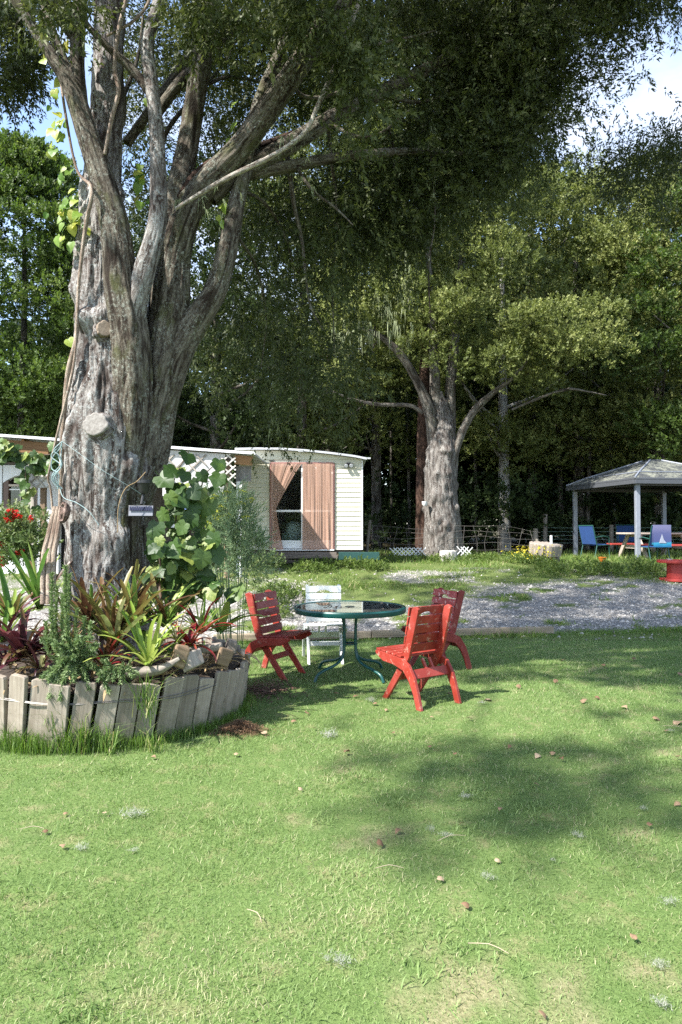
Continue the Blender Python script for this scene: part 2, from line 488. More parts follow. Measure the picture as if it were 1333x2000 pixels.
def scatter(y0, y1, dens, spread=0.56, marg=0.5):
    n = int(dens * (y1 - y0) * 2 * (spread * (y0 + y1) / 2 + marg))
    y = RNG.uniform(y0, y1, n); u = RNG.uniform(-1, 1, n)
    keep = RNG.uniform(0, 1, n) < (spread * y + marg) / (spread * y1 + marg) * 1.0
    x = u * (spread * y1 + marg)
    k = np.abs(x) < spread * y + marg
    return x[k], y[k]
def lawn_tint(x, y):
    dry = fbm(x * 1.1 + 5, y * 1.3, 0, 21, 4)
    fine = vnoise(x * 9, y * 9, 0, 4)
    t = RNG.uniform(0.0, 0.72, len(x)) + 0.22 * (fine - 0.5) + 0.7 * (fbm(x * 0.8 + 2, y * 0.8, 0, 71, 3) - 0.5)
    t = np.clip(t, 0, 0.76)
    near = np.clip((3.4 - y) / 1.2, 0, 1)
    p = np.clip((dry - 0.45) * 3.4, 0, 0.75) * (0.22 + 0.78 * near) + 0.10
    t = np.where(RNG.uniform(0, 1, len(x)) < p, RNG.uniform(0.82, 1.0, len(x)), t)
    return np.clip(t, 0, 1)
parts = []
for y0, y1, dens, three, wd, hh in ((1.75, 2.8, 13000, True, 0.0028, 0.022), (2.8, 4.2, 9800, False, 0.0040, 0.025), (4.2, 6.5, 6500, False, 0.0052, 0.027), (6.5, 10.5, 3600, False, 0.0080, 0.032)):
    x, y = scatter(y0, y1, dens)
    worn = bald(x, y)
    k = (RNG.uniform(0, 1, len(x)) > worn * 0.4) & (np.hypot(x - PLC[0], y - PLC[1]) > PLR - 0.12)
    k &= (y < 9.72 + 0.145 * (x - 0.5) + 0.1) 
    soil = np.hypot((x + 0.72) / 0.42, (y - 6.6) / 0.42)      # bare patch beside the planter
    k &= (soil > 1) | (RNG.uniform(0, 1, len(x)) < 0.25)
    x, y = x[k], y[k]
    n = len(x)
    tall = 0.35 + 1.3 * fbm(x * 2.2, y * 2.2, 0, 3, 4)
    h = hh * tall * RNG.uniform(0.55, 1.35, n)
    P = np.stack([x, y, gz(x, y) - 0.003], 1)
    parts.append(blades(P, h, np.full(n, wd) * RNG.uniform(0.7, 1.3, n), RNG.uniform(0.1, 1.05, n), RNG.uniform(0, 0.5, n), lawn_tint(x, y), three))
# coarse broad-bladed clumps and clover in the turf
for k in range(70):
    cy = RNG.uniform(2.2, 7.5); cx = RNG.uniform(-0.55, 0.6) * cy
    if np.hypot(cx - PLC[0], cy - PLC[1]) < PLR + 0.1: continue
    n = int(RNG.uniform(25, 80)); rr = RNG.uniform(0.04, 0.13)
    P = np.stack([RNG.normal(cx, rr, n), RNG.normal(cy, rr, n), np.zeros(n)], 1); P[:, 2] = gz(P[:, 0], P[:, 1])
    parts.append(blades(P, RNG.uniform(0.02, 0.05, n), np.full(n, 0.0055), RNG.uniform(0.3, 1.2, n), RNG.uniform(0.1, 0.6, n), np.clip(RNG.normal(0.2 if k % 3 else 0.6, 0.12, n), 0, 0.75)))
V, F, T = join(parts)
o = np_obj('lawn_grass', V, F, M_GRASS, None, {'tint': ('FLOAT', 'FACE', T)})
tag(o, 'short mown green grass covering the lawn', 'grass', kind='stuff')

# long unmown grass: against the planter planks, along the timber edging
M_LONG = m_leaf('long_grass_blade', (0.075, 0.150, 0.025), (0.17, 0.26, 0.06), (0.45, 0.40, 0.20), trans=0.4, rough=0.5)
parts = []
n = 5200
a = RNG.uniform(PI, 2.08 * PI, n); rr = PLR + 0.01 + np.abs(RNG.normal(0, 0.045, n))
x, y = PLC[0] + rr * np.cos(a), PLC[1] + rr * np.sin(a)
clump = vnoise(a * 7, 0 * a, 0 * a, 77)
h = (0.06 + 0.22 * np.clip(clump - 0.3, 0, 1) * (a < 1.66 * PI) + 0.03) * RNG.uniform(0.5, 1.4, n)
P = np.stack([x, y, gz(x, y) - 0.003], 1)
parts.append(blades(P, h, np.full(n, 0.0045), RNG.uniform(0.0, 0.5, n), RNG.uniform(0, 0.4, n), np.clip(RNG.uniform(0, 0.8, n) + 0.2 * (RNG.uniform(0, 1, n) > 0.9), 0, 1)))
n = 2600
x = RNG.uniform(-1.6, 5.5, n); y = 9.62 + 0.145 * (x - 0.5) + RNG.normal(0, 0.07, n)
P = np.stack([x, y, gz(x, y)], 1)
parts.append(blades(P, RNG.uniform(0.03, 0.08, n) * (0.3 + vnoise(x * 2, y, 0, 5)), np.full(n, 0.009), RNG.uniform(0, 0.6, n), RNG.uniform(0, 0.4, n), RNG.uniform(0, 0.85, n)))
V, F, T = join(parts)
tag(np_obj('long_grass', V, F, M_LONG, None, {'tint': ('FLOAT', 'FACE', T)}), 'long unmown grass along the planter foot and the timber edging', 'grass', kind='stuff')

# weeds and rough grass on the drive
M_WEED = m_leaf('weed_blade', (0.085, 0.155, 0.026), (0.185, 0.265, 0.062), (0.44, 0.38, 0.20), trans=0.35, rough=0.55)
parts = []
n = 150000
x = RNG.uniform(-10.5, 11.5, n); y = RNG.uniform(9.7, 19.3, n)
k = (np.abs(x) < 0.55 * y + 0.8) & (RNG.uniform(0, 1, n) > ground_masks(x, y) * 1.03)
x, y = x[k], y[k]; n = len(x)
lush = fbm(x * 1.5, y * 1.2, 0, 61, 4)
k = RNG.uniform(0, 1, n) < np.clip(0.35 + (lush - 0.42) * 4, 0.12, 1); x, y, lush = x[k], y[k], lush[k]; n = len(x)
h = (0.025 + 0.09 * np.clip(lush - 0.42, 0, 0.4) / 0.4 + 0.03 * np.clip((y - 14.5) / 2, 0, 1)) * RNG.uniform(0.6, 1.6, n)
P = np.stack([x, y, gz(x, y)], 1)
tt = np.where(RNG.uniform(0, 1, n) < 0.16, RNG.uniform(0.8, 1, n), np.clip(RNG.uniform(0, 0.55, n) + 0.6 * (lush - 0.4), 0, 0.78))
parts.append(blades(P, h, 0.010 + 0.014 * RNG.uniform(0, 1, n), RNG.uniform(0.1, 1.0, n), RNG.uniform(0, 0.5, n), tt, False))
V, F, T = join(parts)
tag(np_obj('weeds', V, F, M_WEED, None, {'tint': ('FLOAT', 'FACE', T)}), 'low weeds and rough grass growing over the gravel drive', 'weeds', kind='stuff')

# loose stones of the drive
n = 30000
x = RNG.uniform(-6.5, 8.5, n); y = 9.6 + 5.6 * RNG.uniform(0, 1, n) ** 1.4
k = (np.abs(x) < 0.54 * y + 0.6) & (RNG.uniform(0, 1, n) < ground_masks(x, y) * 0.95 + 0.03); x, y = x[k], y[k]; n = len(x)
T8 = np.array([(1, 0, 0), (0, 1, 0), (-1, 0, 0), (0, -1, 0), (0.1, 0.1, 0.9), (0, 0, -0.7)], float)
F8 = np.array([(0, 1, 4), (1, 2, 4), (2, 3, 4), (3, 0, 4)])
S = RNG.uniform(0.010, 0.026, n) * (1 + 0.7 * (RNG.uniform(0, 1, n) > 0.93))
J = T8[None, :5] * (1 + RNG.uniform(-0.35, 0.35, (n, 5, 3)))
ang = RNG.uniform(0, 2 * PI, n); c_, s_ = np.cos(ang), np.sin(ang)
Q = np.stack([J[..., 0] * c_[:, None] - J[..., 1] * s_[:, None], J[..., 0] * s_[:, None] + J[..., 1] * c_[:, None], J[..., 2] * 0.8], 2) * S[:, None, None]
Q += np.stack([x, y, gz(x, y) + 0.006], 1)[:, None]
F = (np.arange(n)[:, None, None] * 5 + F8[None]).reshape(-1, 3)
tag(np_obj('gravel', Q.reshape(-1, 3), F, M_STONE, None, {'tint': ('FLOAT', 'FACE', np.repeat(np.clip(RNG.normal(0.5, 0.22, n), 0, 1), 4))}), 'loose grey gravel lying on the drive', 'gravel', kind='stuff')

# sawn timber edging between lawn and drive: two lengths laid end to end
M_EDGE = m_wood('weathered_sawn_timber', (0.20, 0.15, 0.10), (0.44, 0.36, 0.26), axis=0)
def edging(x0, x1, label):
    ya, yb = 9.72 + 0.145 * (x0 - 0.5), 9.72 + 0.145 * (x1 - 0.5)
    c = Vector(((x0 + x1) / 2, (ya + yb) / 2, gzf((x0 + x1) / 2, (ya + yb) / 2) + 0.065))
    L = math.hypot(x1 - x0, yb - ya)
    o = MB().box((0, 0, 0), (L, 0.09, 0.10)).build('timber_edging', M_EDGE, None, bevel=0.008)
    o.location = c; o.rotation_euler = (0, 0, math.atan2(yb - ya, x1 - x0))
    tag(o, label, 'timber edging', 'sawn timbers edging the lawn')
edging(-1.75, 0.42, 'sawn timber edging length running behind the white chair and table')
edging(0.43, 3.12, 'sawn timber edging length with its free end in the lawn behind the red chairs')

# ================================================================== TREES
M_BARK = m_bark('bark_grey_fibrous', (0.045, 0.030, 0.024), (0.185, 0.162, 0.145), (0.36, 0.345, 0.32), (0.42, 0.43, 0.41), 0.6, 1.0)
M_BARK_DARK = m_bark('bark_mossy_stem', (0.027, 0.018, 0.013), (0.100, 0.084, 0.064), (0.205, 0.183, 0.145), (0.29, 0.30, 0.25), 0.52, 1.1, (0.085, 0.088, 0.036), 0.42)
M_BARK_SPECK = m_bark('bark_lichen_speckled', (0.055, 0.045, 0.038), (0.20, 0.18, 0.155), (0.34, 0.32, 0.28), (0.56, 0.57, 0.53), 0.75, 1.0)
M_BARK_T2 = m_bark('bark_grey_knobbly', (0.035, 0.025, 0.020), (0.13, 0.113, 0.10), (0.27, 0.25, 0.225), (0.33, 0.335, 0.31), 0.5, 0.9)
M_BARK_FAR = m_bark('bark_far_tree', (0.030, 0.022, 0.018), (0.115, 0.098, 0.082), (0.24, 0.22, 0.19), (0.30, 0.31, 0.27), 0.5, 0.8, (0.09, 0.09, 0.04), 0.2)
M_BARK_RED = m_bark('bark_red_brown', (0.02, 0.012, 0.009), (0.065, 0.038, 0.028), (0.12, 0.075, 0.055), (0.15, 0.12, 0.09), 0.2, 1.0)
M_DEAD = m_bark('dead_branch_wood', (0.12, 0.09, 0.07), (0.34, 0.29, 0.24), (0.55, 0.50, 0.44), (0.58, 0.59, 0.5), 0.6, 1.6)

def stem_mesh(rows, seg, nlen, rough=1.0, flute=0.0, seed=0, lumps=0.0, oct_scale=1.0):
    """rows (x,y,z,r): a tapering stem with fibrous ridges as real relief and the `bark` coordinates"""
    R, s = catmull(rows, nlen)
    P, r = R[:, :3], R[:, 3]
    T = np.gradient(P, axis=0); T /= np.linalg.norm(T, axis=1, keepdims=True)
    x = np.cross(T[0], [0.0, 1.0, 0.0]); x /= np.linalg.norm(x)
    X, Y = np.zeros_like(P), np.zeros_like(P)
    for i in range(nlen):
        x = x - T[i] * x.dot(T[i]); x /= np.linalg.norm(x)
        X[i] = x; Y[i] = np.cross(T[i], x)
    a = np.linspace(0, 2 * PI, seg, endpoint=False)
    ca, sa = np.cos(a)[None], np.sin(a)[None]
    rr = r[:, None]; ss = s[:, None]
    q = 1.0 / max(float(r.mean()), 0.02)
    f1 = vnoise(ca * rr * 14 * oct_scale, sa * rr * 14 * oct_scale, ss * 1.6, seed)
    f2 = vnoise(ca * rr * 34 * oct_scale, sa * rr * 34 * oct_scale, ss * 4.0, seed + 5)
    f3 = vnoise(ca * rr * 70 * oct_scale, sa * rr * 70 * oct_scale, ss * 9.0, seed + 9)
    ridge = 1 - np.abs(2 * f1 - 1); ridge2 = 1 - np.abs(2 * f2 - 1)
    big = fbm(ca * 1.1 + 4, sa * 1.1, ss * 0.9, seed + 31, 3) - 0.5
    d = rough * (0.030 * (ridge - 0.6) + 0.015 * (ridge2 - 0.5) + 0.007 * (f3 - 0.5)) * np.minimum(1.0, rr / 0.25 + 0.25)
    lob = flute * np.cos(5 * a[None] + 2.2 * np.sin(ss * 0.7 + seed) + seed) * rr
    crk = np.clip((0.13 - np.abs(f1 - 0.5)) / 0.13, 0, 1) * np.clip((vnoise(ca * rr * 6, sa * rr * 6, ss * 2.0, seed + 3) - 0.25) * 2.5, 0, 1)
    crk = np.maximum(crk, 0.6 * np.clip((0.09 - np.abs(f2 - 0.5)) / 0.09, 0, 1))
    d = d - rough * 0.030 * crk * np.minimum(1.0, rr / 0.25 + 0.1)
    if lumps:
        d = d + lumps * np.clip(fbm(ca * rr * 5, sa * rr * 5, ss * 3.2, seed + 77, 2) - 0.58, 0, 1) * 1.2
    rad = rr * (1 + 0.22 * big) + d + lob
    V = P[:, None] + X[:, None] * (ca * rad)[..., None] + Y[:, None] * (sa * rad)[..., None]
    B = np.stack([ca * rr * np.ones_like(ss), sa * rr * np.ones_like(ss), ss * np.ones_like(ca)], 2)
    i = np.arange(nlen * seg).reshape(nlen, seg); j = np.roll(i, -1, axis=1)
    F = np.stack([i[:-1].ravel(), j[:-1].ravel(), j[1:].ravel(), i[1:].ravel()], 1)
    return V.reshape(-1, 3), F, {'bark': ('FLOAT_VECTOR', 'POINT', B.reshape(-1, 3)), 'crack': ('FLOAT', 'POINT', (crk * np.ones_like(rad)).ravel())}
def stem(name, rows, mat, parent, seg=32, nlen=80, **kw):
    V, F, B = stem_mesh(rows, seg, nlen, **kw)
    return np_obj(name, V, F, mat, parent, B, smooth=True)
def stems(name, list_rows, mat, parent, seg=10, nlen=24, **kw):
    for k, rows in enumerate(list_rows):
        stem(name, rows, mat, parent, seg=seg, nlen=nlen, seed=k * 3 + 1, **kw)
def px_rows(pts):
    """(px, py, width px, Y) rows -> (x, y, z, radius) rows"""
    out = []
    for px, py, w, Y in pts:
        p = at(px, py, Y); out.append((p.x, p.y, p.z, w / 2 * Y / FPX))
    return out

# ------------------------------------------------------------------ sprays of foliage
def spray_template(nl, L, w, length, spread, rng, flat=0.0):
    """nl needle-leaves along a short twig growing up +Z: triangles"""
    t = np.linspace(0.05, 1.0, nl); ph = rng.uniform(0, 2 * PI, nl)
    ax = np.stack([0.12 * np.sin(t * 2.0), 0.12 * np.cos(t * 3.0) - 0.12, t], 1) * length
    tilt = rng.uniform(0.5, 1.0, nl) * spread * (1 - 0.5 * t)
    d = np.stack([np.cos(ph) * np.sin(tilt), np.sin(ph) * np.sin(tilt) * (1 - flat), np.cos(tilt)], 1)
    s = np.stack([-np.sin(ph), np.cos(ph), rng.uniform(-0.5, 0.5, nl)], 1)
    s -= d * (s * d).sum(1, keepdims=True); s /= np.linalg.norm(s, axis=1, keepdims=True)
    l = L * rng.uniform(0.7, 1.25, nl)[:, None]; ww = w * rng.uniform(0.75, 1.25, nl)[:, None]
    base = ax + d * l * 0.04
    return np.stack([base + s * ww * 0.5 + d * l * 0.4, base - s * ww * 0.5 + d * l * 0.3, base + d * l], 1), base
def make_templates(nl, L, w, length, spread, k=4, seed=1, root=True):
    rng = np.random.default_rng(seed); out = []
    for _ in range(k):
        T, base = spray_template(nl, L, w, length, spread, rng)
        T[:, 0] = base + (T[:, 0] - base) ; out.append(T)
    return out
def place_sprays(P, D, S, templates, tint, seed=0):
    """copy a spray template at every point P along direction D, scaled S"""
    rng = np.random.default_rng(seed); n = len(P)
    D = D / (np.linalg.norm(D, axis=1, keepdims=True) + 1e-9)
    h = rng.normal(size=(n, 3)); X = h - D * (h * D).sum(1, keepdims=True); X /= np.linalg.norm(X, axis=1, keepdims=True) + 1e-9
    Y = np.cross(D, X); pick = rng.integers(0, len(templates), n)
    Vs, Ts = [], []
    for k, T in enumerate(templates):
        q = pick == k
        if not q.any(): continue
        nl = len(T); t = T.reshape(-1, 3)
        W = P[q][:, None] + S[q][:, None, None] * (t[None, :, 0:1] * X[q][:, None] + t[None, :, 1:2] * Y[q][:, None] + t[None, :, 2:3] * D[q][:, None])
        Vs.append(W.reshape(-1, 3)); Ts.append((np.repeat(tint[q], nl) + rng.normal(0, 0.07, q.sum() * nl)).clip(0, 1))
    V = np.concatenate(Vs); return V, np.arange(len(V)).reshape(-1, 3), np.concatenate(Ts)
def lobe_points(c, r, n, rng, flat=0.55, up=0.5, low=-0.12, droop=0.0):
    """points of sprays over one puff of foliage, thick above, thin beneath"""
    d = rng.normal(size=(n * 2, 3)); d /= np.linalg.norm(d, axis=1, keepdims=True)
    d = d[(d[:, 2] > low) | (rng.uniform(0, 1, len(d)) < 0.25)][:n]
    rad = r * (rng.uniform(0.3, 1.0, len(d)) ** 0.33) * (0.82 + 0.36 * vnoise(d[:, 0] * 2.3 + c[0], d[:, 1] * 2.3 + c[1], d[:, 2] * 2.3 + c[2], 3))
    P = np.asarray(c) + d * rad[:, None] * np.array([1, 1, flat])
    D = d * np.array([1, 1, 0.8]) + np.array([0, 0, up - droop]) + rng.normal(0, 0.28, d.shape)
    return P, D
LIT = []          # (x, y, z, r): spots the sun reaches in the photograph, so nothing grows in their way
def blocks_sun(P, only=None, marg=0.0):
    P = np.asarray(P, float); bad = np.zeros(len(P), bool)
    for z in (LIT if only is None else only):
        c = np.array(z[:3]); w = P - c; t = w @ SUNV
        dist = np.linalg.norm(w - t[:, None] * SUNV, axis=1)
        bad |= (dist < z[3] + marg) & (t > 0.6)
    return bad

TPL_FAR = make_templates(12, 0.088, 0.056, 0.17, 1.25, 5, 2)
TPL_MID = make_templates(14, 0.066, 0.0205, 0.19, 1.15, 5, 3)
TPL_OVER = make_templates(9, 0.20, 0.075, 0.28, 1.2, 4, 4)
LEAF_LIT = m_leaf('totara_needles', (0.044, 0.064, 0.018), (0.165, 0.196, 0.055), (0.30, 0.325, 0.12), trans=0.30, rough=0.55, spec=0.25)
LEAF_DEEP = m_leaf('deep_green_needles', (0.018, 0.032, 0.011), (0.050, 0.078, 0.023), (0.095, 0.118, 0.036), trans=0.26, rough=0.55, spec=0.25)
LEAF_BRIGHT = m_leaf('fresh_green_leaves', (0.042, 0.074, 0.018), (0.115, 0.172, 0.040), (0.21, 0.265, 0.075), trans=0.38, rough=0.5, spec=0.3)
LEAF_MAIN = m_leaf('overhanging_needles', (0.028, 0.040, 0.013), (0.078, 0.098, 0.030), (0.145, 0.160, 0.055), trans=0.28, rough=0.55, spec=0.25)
M_LICHEN = m_leaf('hanging_lichen', (0.20, 0.235, 0.125), (0.34, 0.38, 0.22), (0.46, 0.48, 0.33), trans=0.30, rough=0.8, spec=0.1)

def crown_from_lobes(lobes, per, templates, size, seed, zone=None, tint0=0.45):
    """lobes: (x, y, z, r); returns mesh arrays of one crown"""
    rng = np.random.default_rng(seed); Ps, Ds, Ts = [], [], []
    for (x, y, z, r) in lobes:
        n = int(per * r * r)
        P, D = lobe_points((x, y, z), r, n, rng)
        Ps.append(P); Ds.append(D)
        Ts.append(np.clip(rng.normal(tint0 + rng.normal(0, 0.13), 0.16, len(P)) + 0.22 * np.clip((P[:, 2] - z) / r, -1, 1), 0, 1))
    P, D, T = np.concatenate(Ps), np.concatenate(Ds), np.concatenate(Ts)
    if zone is not None:
        k = ~blocks_sun(P, zone); P, D, T = P[k], D[k], T[k]
    return place_sprays(P, D, size * np.random.default_rng(seed + 1).uniform(0.7, 1.35, len(P)), templates, T, seed + 2)

def tree_lobes(x, y, z0, z1, rmax, n, rng, rl=(0.55, 1.05), shape=0.45, face=True):
    """puffs of foliage over an egg-shaped crown, denser on the side facing the clearing"""
    out = []
    for i in range(n):
        h = rng.uniform(0, 1) ** 0.9
        prof = (0.50 + 0.62 * math.sin(min(1, h / shape) * PI / 2)) if h < shape else math.cos((h - shape) / (1 - shape) * PI / 2) ** 0.62 * 1.12
        a = rng.uniform(0, 2 * PI)
        if face and rng.uniform() < 0.45: a = rng.uniform(PI * 1.02, PI * 1.98)
        rr = rmax * max(0.12, prof) * rng.uniform(0.55, 1.0) ** 0.6
        out.append((x + rr * math.cos(a), y + rr * math.sin(a) * 0.9, z0 + (z1 - z0) * h, rng.uniform(*rl)))
    return out

def forest_tree(px, Y, z0, z1, rmax, n, label, seed, leaf=None, per=140, trunk_r=0.19, tint0=0.45, rl=(0.65, 1.2), size=1.3, zone=None, limbs=9, lean=0.0, mat=None):
    rng = np.random.default_rng(seed)
    x = (px - 666.5) * Y / FPX; g = gzf(x, Y)
    t = thing('totara_tree', label, 'tree', (x, Y, g), group='trees of the wood behind the clearing')
    top = z1 - 0.8 - g
    rows = [(0, 0, -0.2, trunk_r * 1.45), (0.02, 0, 0.35, trunk_r * 1.1), (lean * 0.3, 0, top * 0.3, trunk_r * 0.9), (lean * 0.7, 0.1, top * 0.65, trunk_r * 0.55), (lean, 0, top, 0.03)]
    stem('trunk', rows, mat or M_BARK_FAR, t, seg=20, nlen=44, seed=seed, rough=0.8)
    lobes = tree_lobes(0, 0, z0 - g, z1 - g, rmax, int(n * 0.86), rng, rl)
    ll = []
    for i in range(limbs):
        L = lobes[rng.integers(0, len(lobes))]
        zb = max(0.8, L[2] - 0.55 * math.hypot(L[0], L[1])); f = zb / top
        bx = lean * f
        ll.append([(bx, 0, zb, trunk_r * 0.34), (bx + (L[0] - bx) * 0.5, L[1] * 0.5, zb + (L[2] - zb) * 0.35, trunk_r * 0.22), (L[0], L[1], L[2], 0.025)])
    stems('limb', ll, mat or M_BARK_FAR, t, seg=8, nlen=12, rough=0.5)
    zz = None if zone is None else [(a - x, b - Y, c - g, d) for a, b, c, d in zone]
    V, F, T = crown_from_lobes(lobes, per, TPL_FAR, size, seed + 40, zz, tint0)
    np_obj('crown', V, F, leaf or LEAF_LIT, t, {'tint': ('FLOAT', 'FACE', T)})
    return t

# ---- the wood behind the clearing, tree by tree
HUTZONE = [(-0.9, 15.9, 2.0, 2.0)]
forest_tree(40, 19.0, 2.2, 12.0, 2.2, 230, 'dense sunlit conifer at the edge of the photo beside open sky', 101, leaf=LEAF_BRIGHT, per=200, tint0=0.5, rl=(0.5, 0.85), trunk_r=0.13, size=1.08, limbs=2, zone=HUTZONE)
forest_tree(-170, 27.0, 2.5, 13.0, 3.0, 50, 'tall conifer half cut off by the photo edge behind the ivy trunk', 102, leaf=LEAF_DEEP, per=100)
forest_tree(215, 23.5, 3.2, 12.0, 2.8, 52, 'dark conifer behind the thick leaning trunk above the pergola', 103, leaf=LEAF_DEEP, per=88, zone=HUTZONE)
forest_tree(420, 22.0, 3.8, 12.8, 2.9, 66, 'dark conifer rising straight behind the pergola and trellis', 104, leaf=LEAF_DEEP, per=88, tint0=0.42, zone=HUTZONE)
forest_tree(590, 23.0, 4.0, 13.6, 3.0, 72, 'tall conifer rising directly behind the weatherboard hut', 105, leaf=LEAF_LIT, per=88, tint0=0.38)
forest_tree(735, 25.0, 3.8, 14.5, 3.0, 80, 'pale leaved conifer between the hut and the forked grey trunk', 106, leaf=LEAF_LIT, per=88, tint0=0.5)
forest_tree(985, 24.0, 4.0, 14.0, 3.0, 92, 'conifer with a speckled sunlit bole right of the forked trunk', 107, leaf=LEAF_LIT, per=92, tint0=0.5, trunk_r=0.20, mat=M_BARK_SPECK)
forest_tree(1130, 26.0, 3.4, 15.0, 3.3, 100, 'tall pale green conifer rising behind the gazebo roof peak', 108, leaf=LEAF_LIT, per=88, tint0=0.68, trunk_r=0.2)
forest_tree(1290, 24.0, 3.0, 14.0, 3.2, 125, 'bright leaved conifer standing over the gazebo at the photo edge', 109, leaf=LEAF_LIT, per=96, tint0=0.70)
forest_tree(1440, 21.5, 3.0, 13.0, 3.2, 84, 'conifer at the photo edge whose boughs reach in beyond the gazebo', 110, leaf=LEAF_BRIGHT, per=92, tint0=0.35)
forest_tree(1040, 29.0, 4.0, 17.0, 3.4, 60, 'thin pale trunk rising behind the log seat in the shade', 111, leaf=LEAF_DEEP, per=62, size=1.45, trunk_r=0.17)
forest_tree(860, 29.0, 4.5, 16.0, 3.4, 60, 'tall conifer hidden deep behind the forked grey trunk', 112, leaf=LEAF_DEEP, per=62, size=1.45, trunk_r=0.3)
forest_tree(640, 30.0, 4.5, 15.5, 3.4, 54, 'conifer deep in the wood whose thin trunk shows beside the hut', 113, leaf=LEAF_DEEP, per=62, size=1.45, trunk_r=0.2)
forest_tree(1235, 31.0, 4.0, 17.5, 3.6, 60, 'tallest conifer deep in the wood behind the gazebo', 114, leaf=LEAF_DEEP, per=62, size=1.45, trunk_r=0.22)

# ---- the mass of the wood farther in
rng = np.random.default_rng(500)
lobes = []
for i in range(780):
    x = rng.uniform(-25, 27); y = rng.uniform(31, 37)
    lobes.append((x, y, (rng.uniform(0.6, 10.5) if i < 440 else rng.uniform(0.3, 7.0)) + (2.5 if x > 6 else 0) * rng.uniform(), rng.uniform(1.2, 2.0)))
for i in range(90):
    lobes.append((rng.uniform(2, 15), rng.uniform(31, 36), rng.uniform(8, 14.5), rng.uniform(1.3, 2.0)))
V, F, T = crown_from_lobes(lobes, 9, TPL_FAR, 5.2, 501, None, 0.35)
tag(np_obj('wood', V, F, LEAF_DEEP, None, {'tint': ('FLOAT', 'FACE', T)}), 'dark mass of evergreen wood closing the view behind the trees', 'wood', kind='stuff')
# understorey: dark saplings and ferns along the wood edge
lobes = []
for i in range(190):
    x = rng.uniform(-12, 16); y = rng.uniform(22.5, 30.0)
    lobes.append((x, y, gzf(x, y) + rng.uniform(0.2, 2.2), rng.uniform(0.5, 1.1)))
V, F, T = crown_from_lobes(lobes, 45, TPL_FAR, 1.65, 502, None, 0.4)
tag(np_obj('undergrowth', V, F, LEAF_DEEP, None, {'tint': ('FLOAT', 'FACE', T)}), 'dark leafy undergrowth among the trunks of the wood', 'undergrowth', kind='stuff')

# slim bare trunks standing in the shade of the wood
def pole_tree(px, Y, r, h, label, seed):
    x = (px - 666.5) * Y / FPX; g = gzf(x, Y)
    t = thing('slim_tree', label, 'tree', (x, Y, g), group='slim trunks in the shade of the wood')
    rng = np.random.default_rng(seed); l = rng.uniform(-0.3, 0.3)
    stem('trunk', [(0, 0, -0.15, r * 1.4), (0, 0, 0.4, r), (l * 0.4, 0, h * 0.5, r * 0.8), (l, 0.1, h, r * 0.35)], M_BARK_FAR, t, seg=14, nlen=30, seed=seed, rough=0.7)
    lb = [(l + rng.uniform(-0.9, 0.9), rng.uniform(-0.9, 0.9), h + rng.uniform(-1.6, 0.6), rng.uniform(0.5, 0.8)) for _ in range(9)]
    V, F, T = crown_from_lobes(lb, 90, TPL_FAR, 1.1, seed + 5, None, 0.4)
    np_obj('crown', V, F, LEAF_DEEP, t, {'tint': ('FLOAT', 'FACE', T)})
pole_tree(1147, 25.0, 0.085, 6.5, 'slim pale trunk standing beyond the gazebo corner post', 701)
pole_tree(1098, 26.5, 0.13, 6.0, 'short thick pale trunk in the shade behind the log seat', 702)
pole_tree(930, 27.5, 0.06, 6.5, 'thin trunk in the shade beside the forked grey trunk', 703)
pole_tree(800, 26.0, 0.07, 6.0, 'thin dark trunk in the gap beside the hut corner', 704)
pole_tree(765, 28.0, 0.06, 6.5, 'thinner of the trunks in the gap beside the hut corner', 705)
pole_tree(1200, 28.0, 0.10, 6.5, 'slim trunk seen under the gazebo roof', 706)

# ------------------------------------------------------------------ the forked grey tree past the drive
TY = 19.0
tx = (866 - 666.5) * TY / FPX; tg = gzf(tx, TY)
T2 = thing('forked_tree', 'broad grey tree with a knobbly bole forking above the white trellis', 'tree', (tx, TY, tg))
def loc2(rows): return [(x - tx, y - TY, z - tg, r) for x, y, z, r in rows]
stem('trunk', loc2(px_rows([(866, 1102, 92, 19), (866, 1080, 78, 19), (864, 1020, 70, 19), (862, 960, 64, 19), (862, 905, 62, 19), (864, 880, 58, 19), (864, 845, 44, 19), (862, 800, 26, 19), (860, 765, 8, 19)])), M_BARK_T2, T2, seg=96, nlen=90, seed=4, rough=1.5, flute=0.035, lumps=0.28)
for k, (pts, mt) in enumerate([
        ([(852, 905, 34, 18.9), (846, 850, 27, 18.9), (838, 800, 25, 18.8), (815, 745, 20, 18.7), (780, 690, 17, 18.5), (740, 655, 12, 18.3), (700, 640, 7, 18.2)], M_BARK_FAR),
        ([(858, 900, 36, 19), (856, 840, 30, 19), (850, 770, 26, 19), (848, 690, 22, 19), (842, 590, 18, 19), (835, 470, 12, 19)], M_BARK_FAR),
        ([(872, 900, 34, 19.1), (878, 830, 30, 19.2), (880, 760, 26, 19.2), (888, 660, 22, 19.3), (900, 540, 16, 19.3), (905, 430, 9, 19.3)], M_BARK_FAR),
        ([(880, 905, 26, 18.9), (900, 850, 20, 18.9), (925, 805, 18, 18.8), (960, 770, 13, 18.6), (1005, 735, 9, 18.4), (1040, 690, 4, 18.2)], M_BARK_FAR),
        ([(826, 806, 11, 18.9), (800, 792, 9, 18.8), (740, 790, 8, 18.6), (690, 780, 6, 18.3), (640, 760, 3, 18.0)], M_BARK_FAR),
        ([(1000, 800, 5, 18.8), (1060, 775, 6, 18.6), (1110, 760, 6, 18.3), (1150, 765, 4, 18.2), (1185, 772, 2, 18.1)], M_BARK_FAR)]):
    stem('limb', loc2([(x, y, z, r * 0.85) for x, y, z, r in px_rows(pts)]), mt, T2, seg=18, nlen=44, seed=20 + k, rough=0.8)
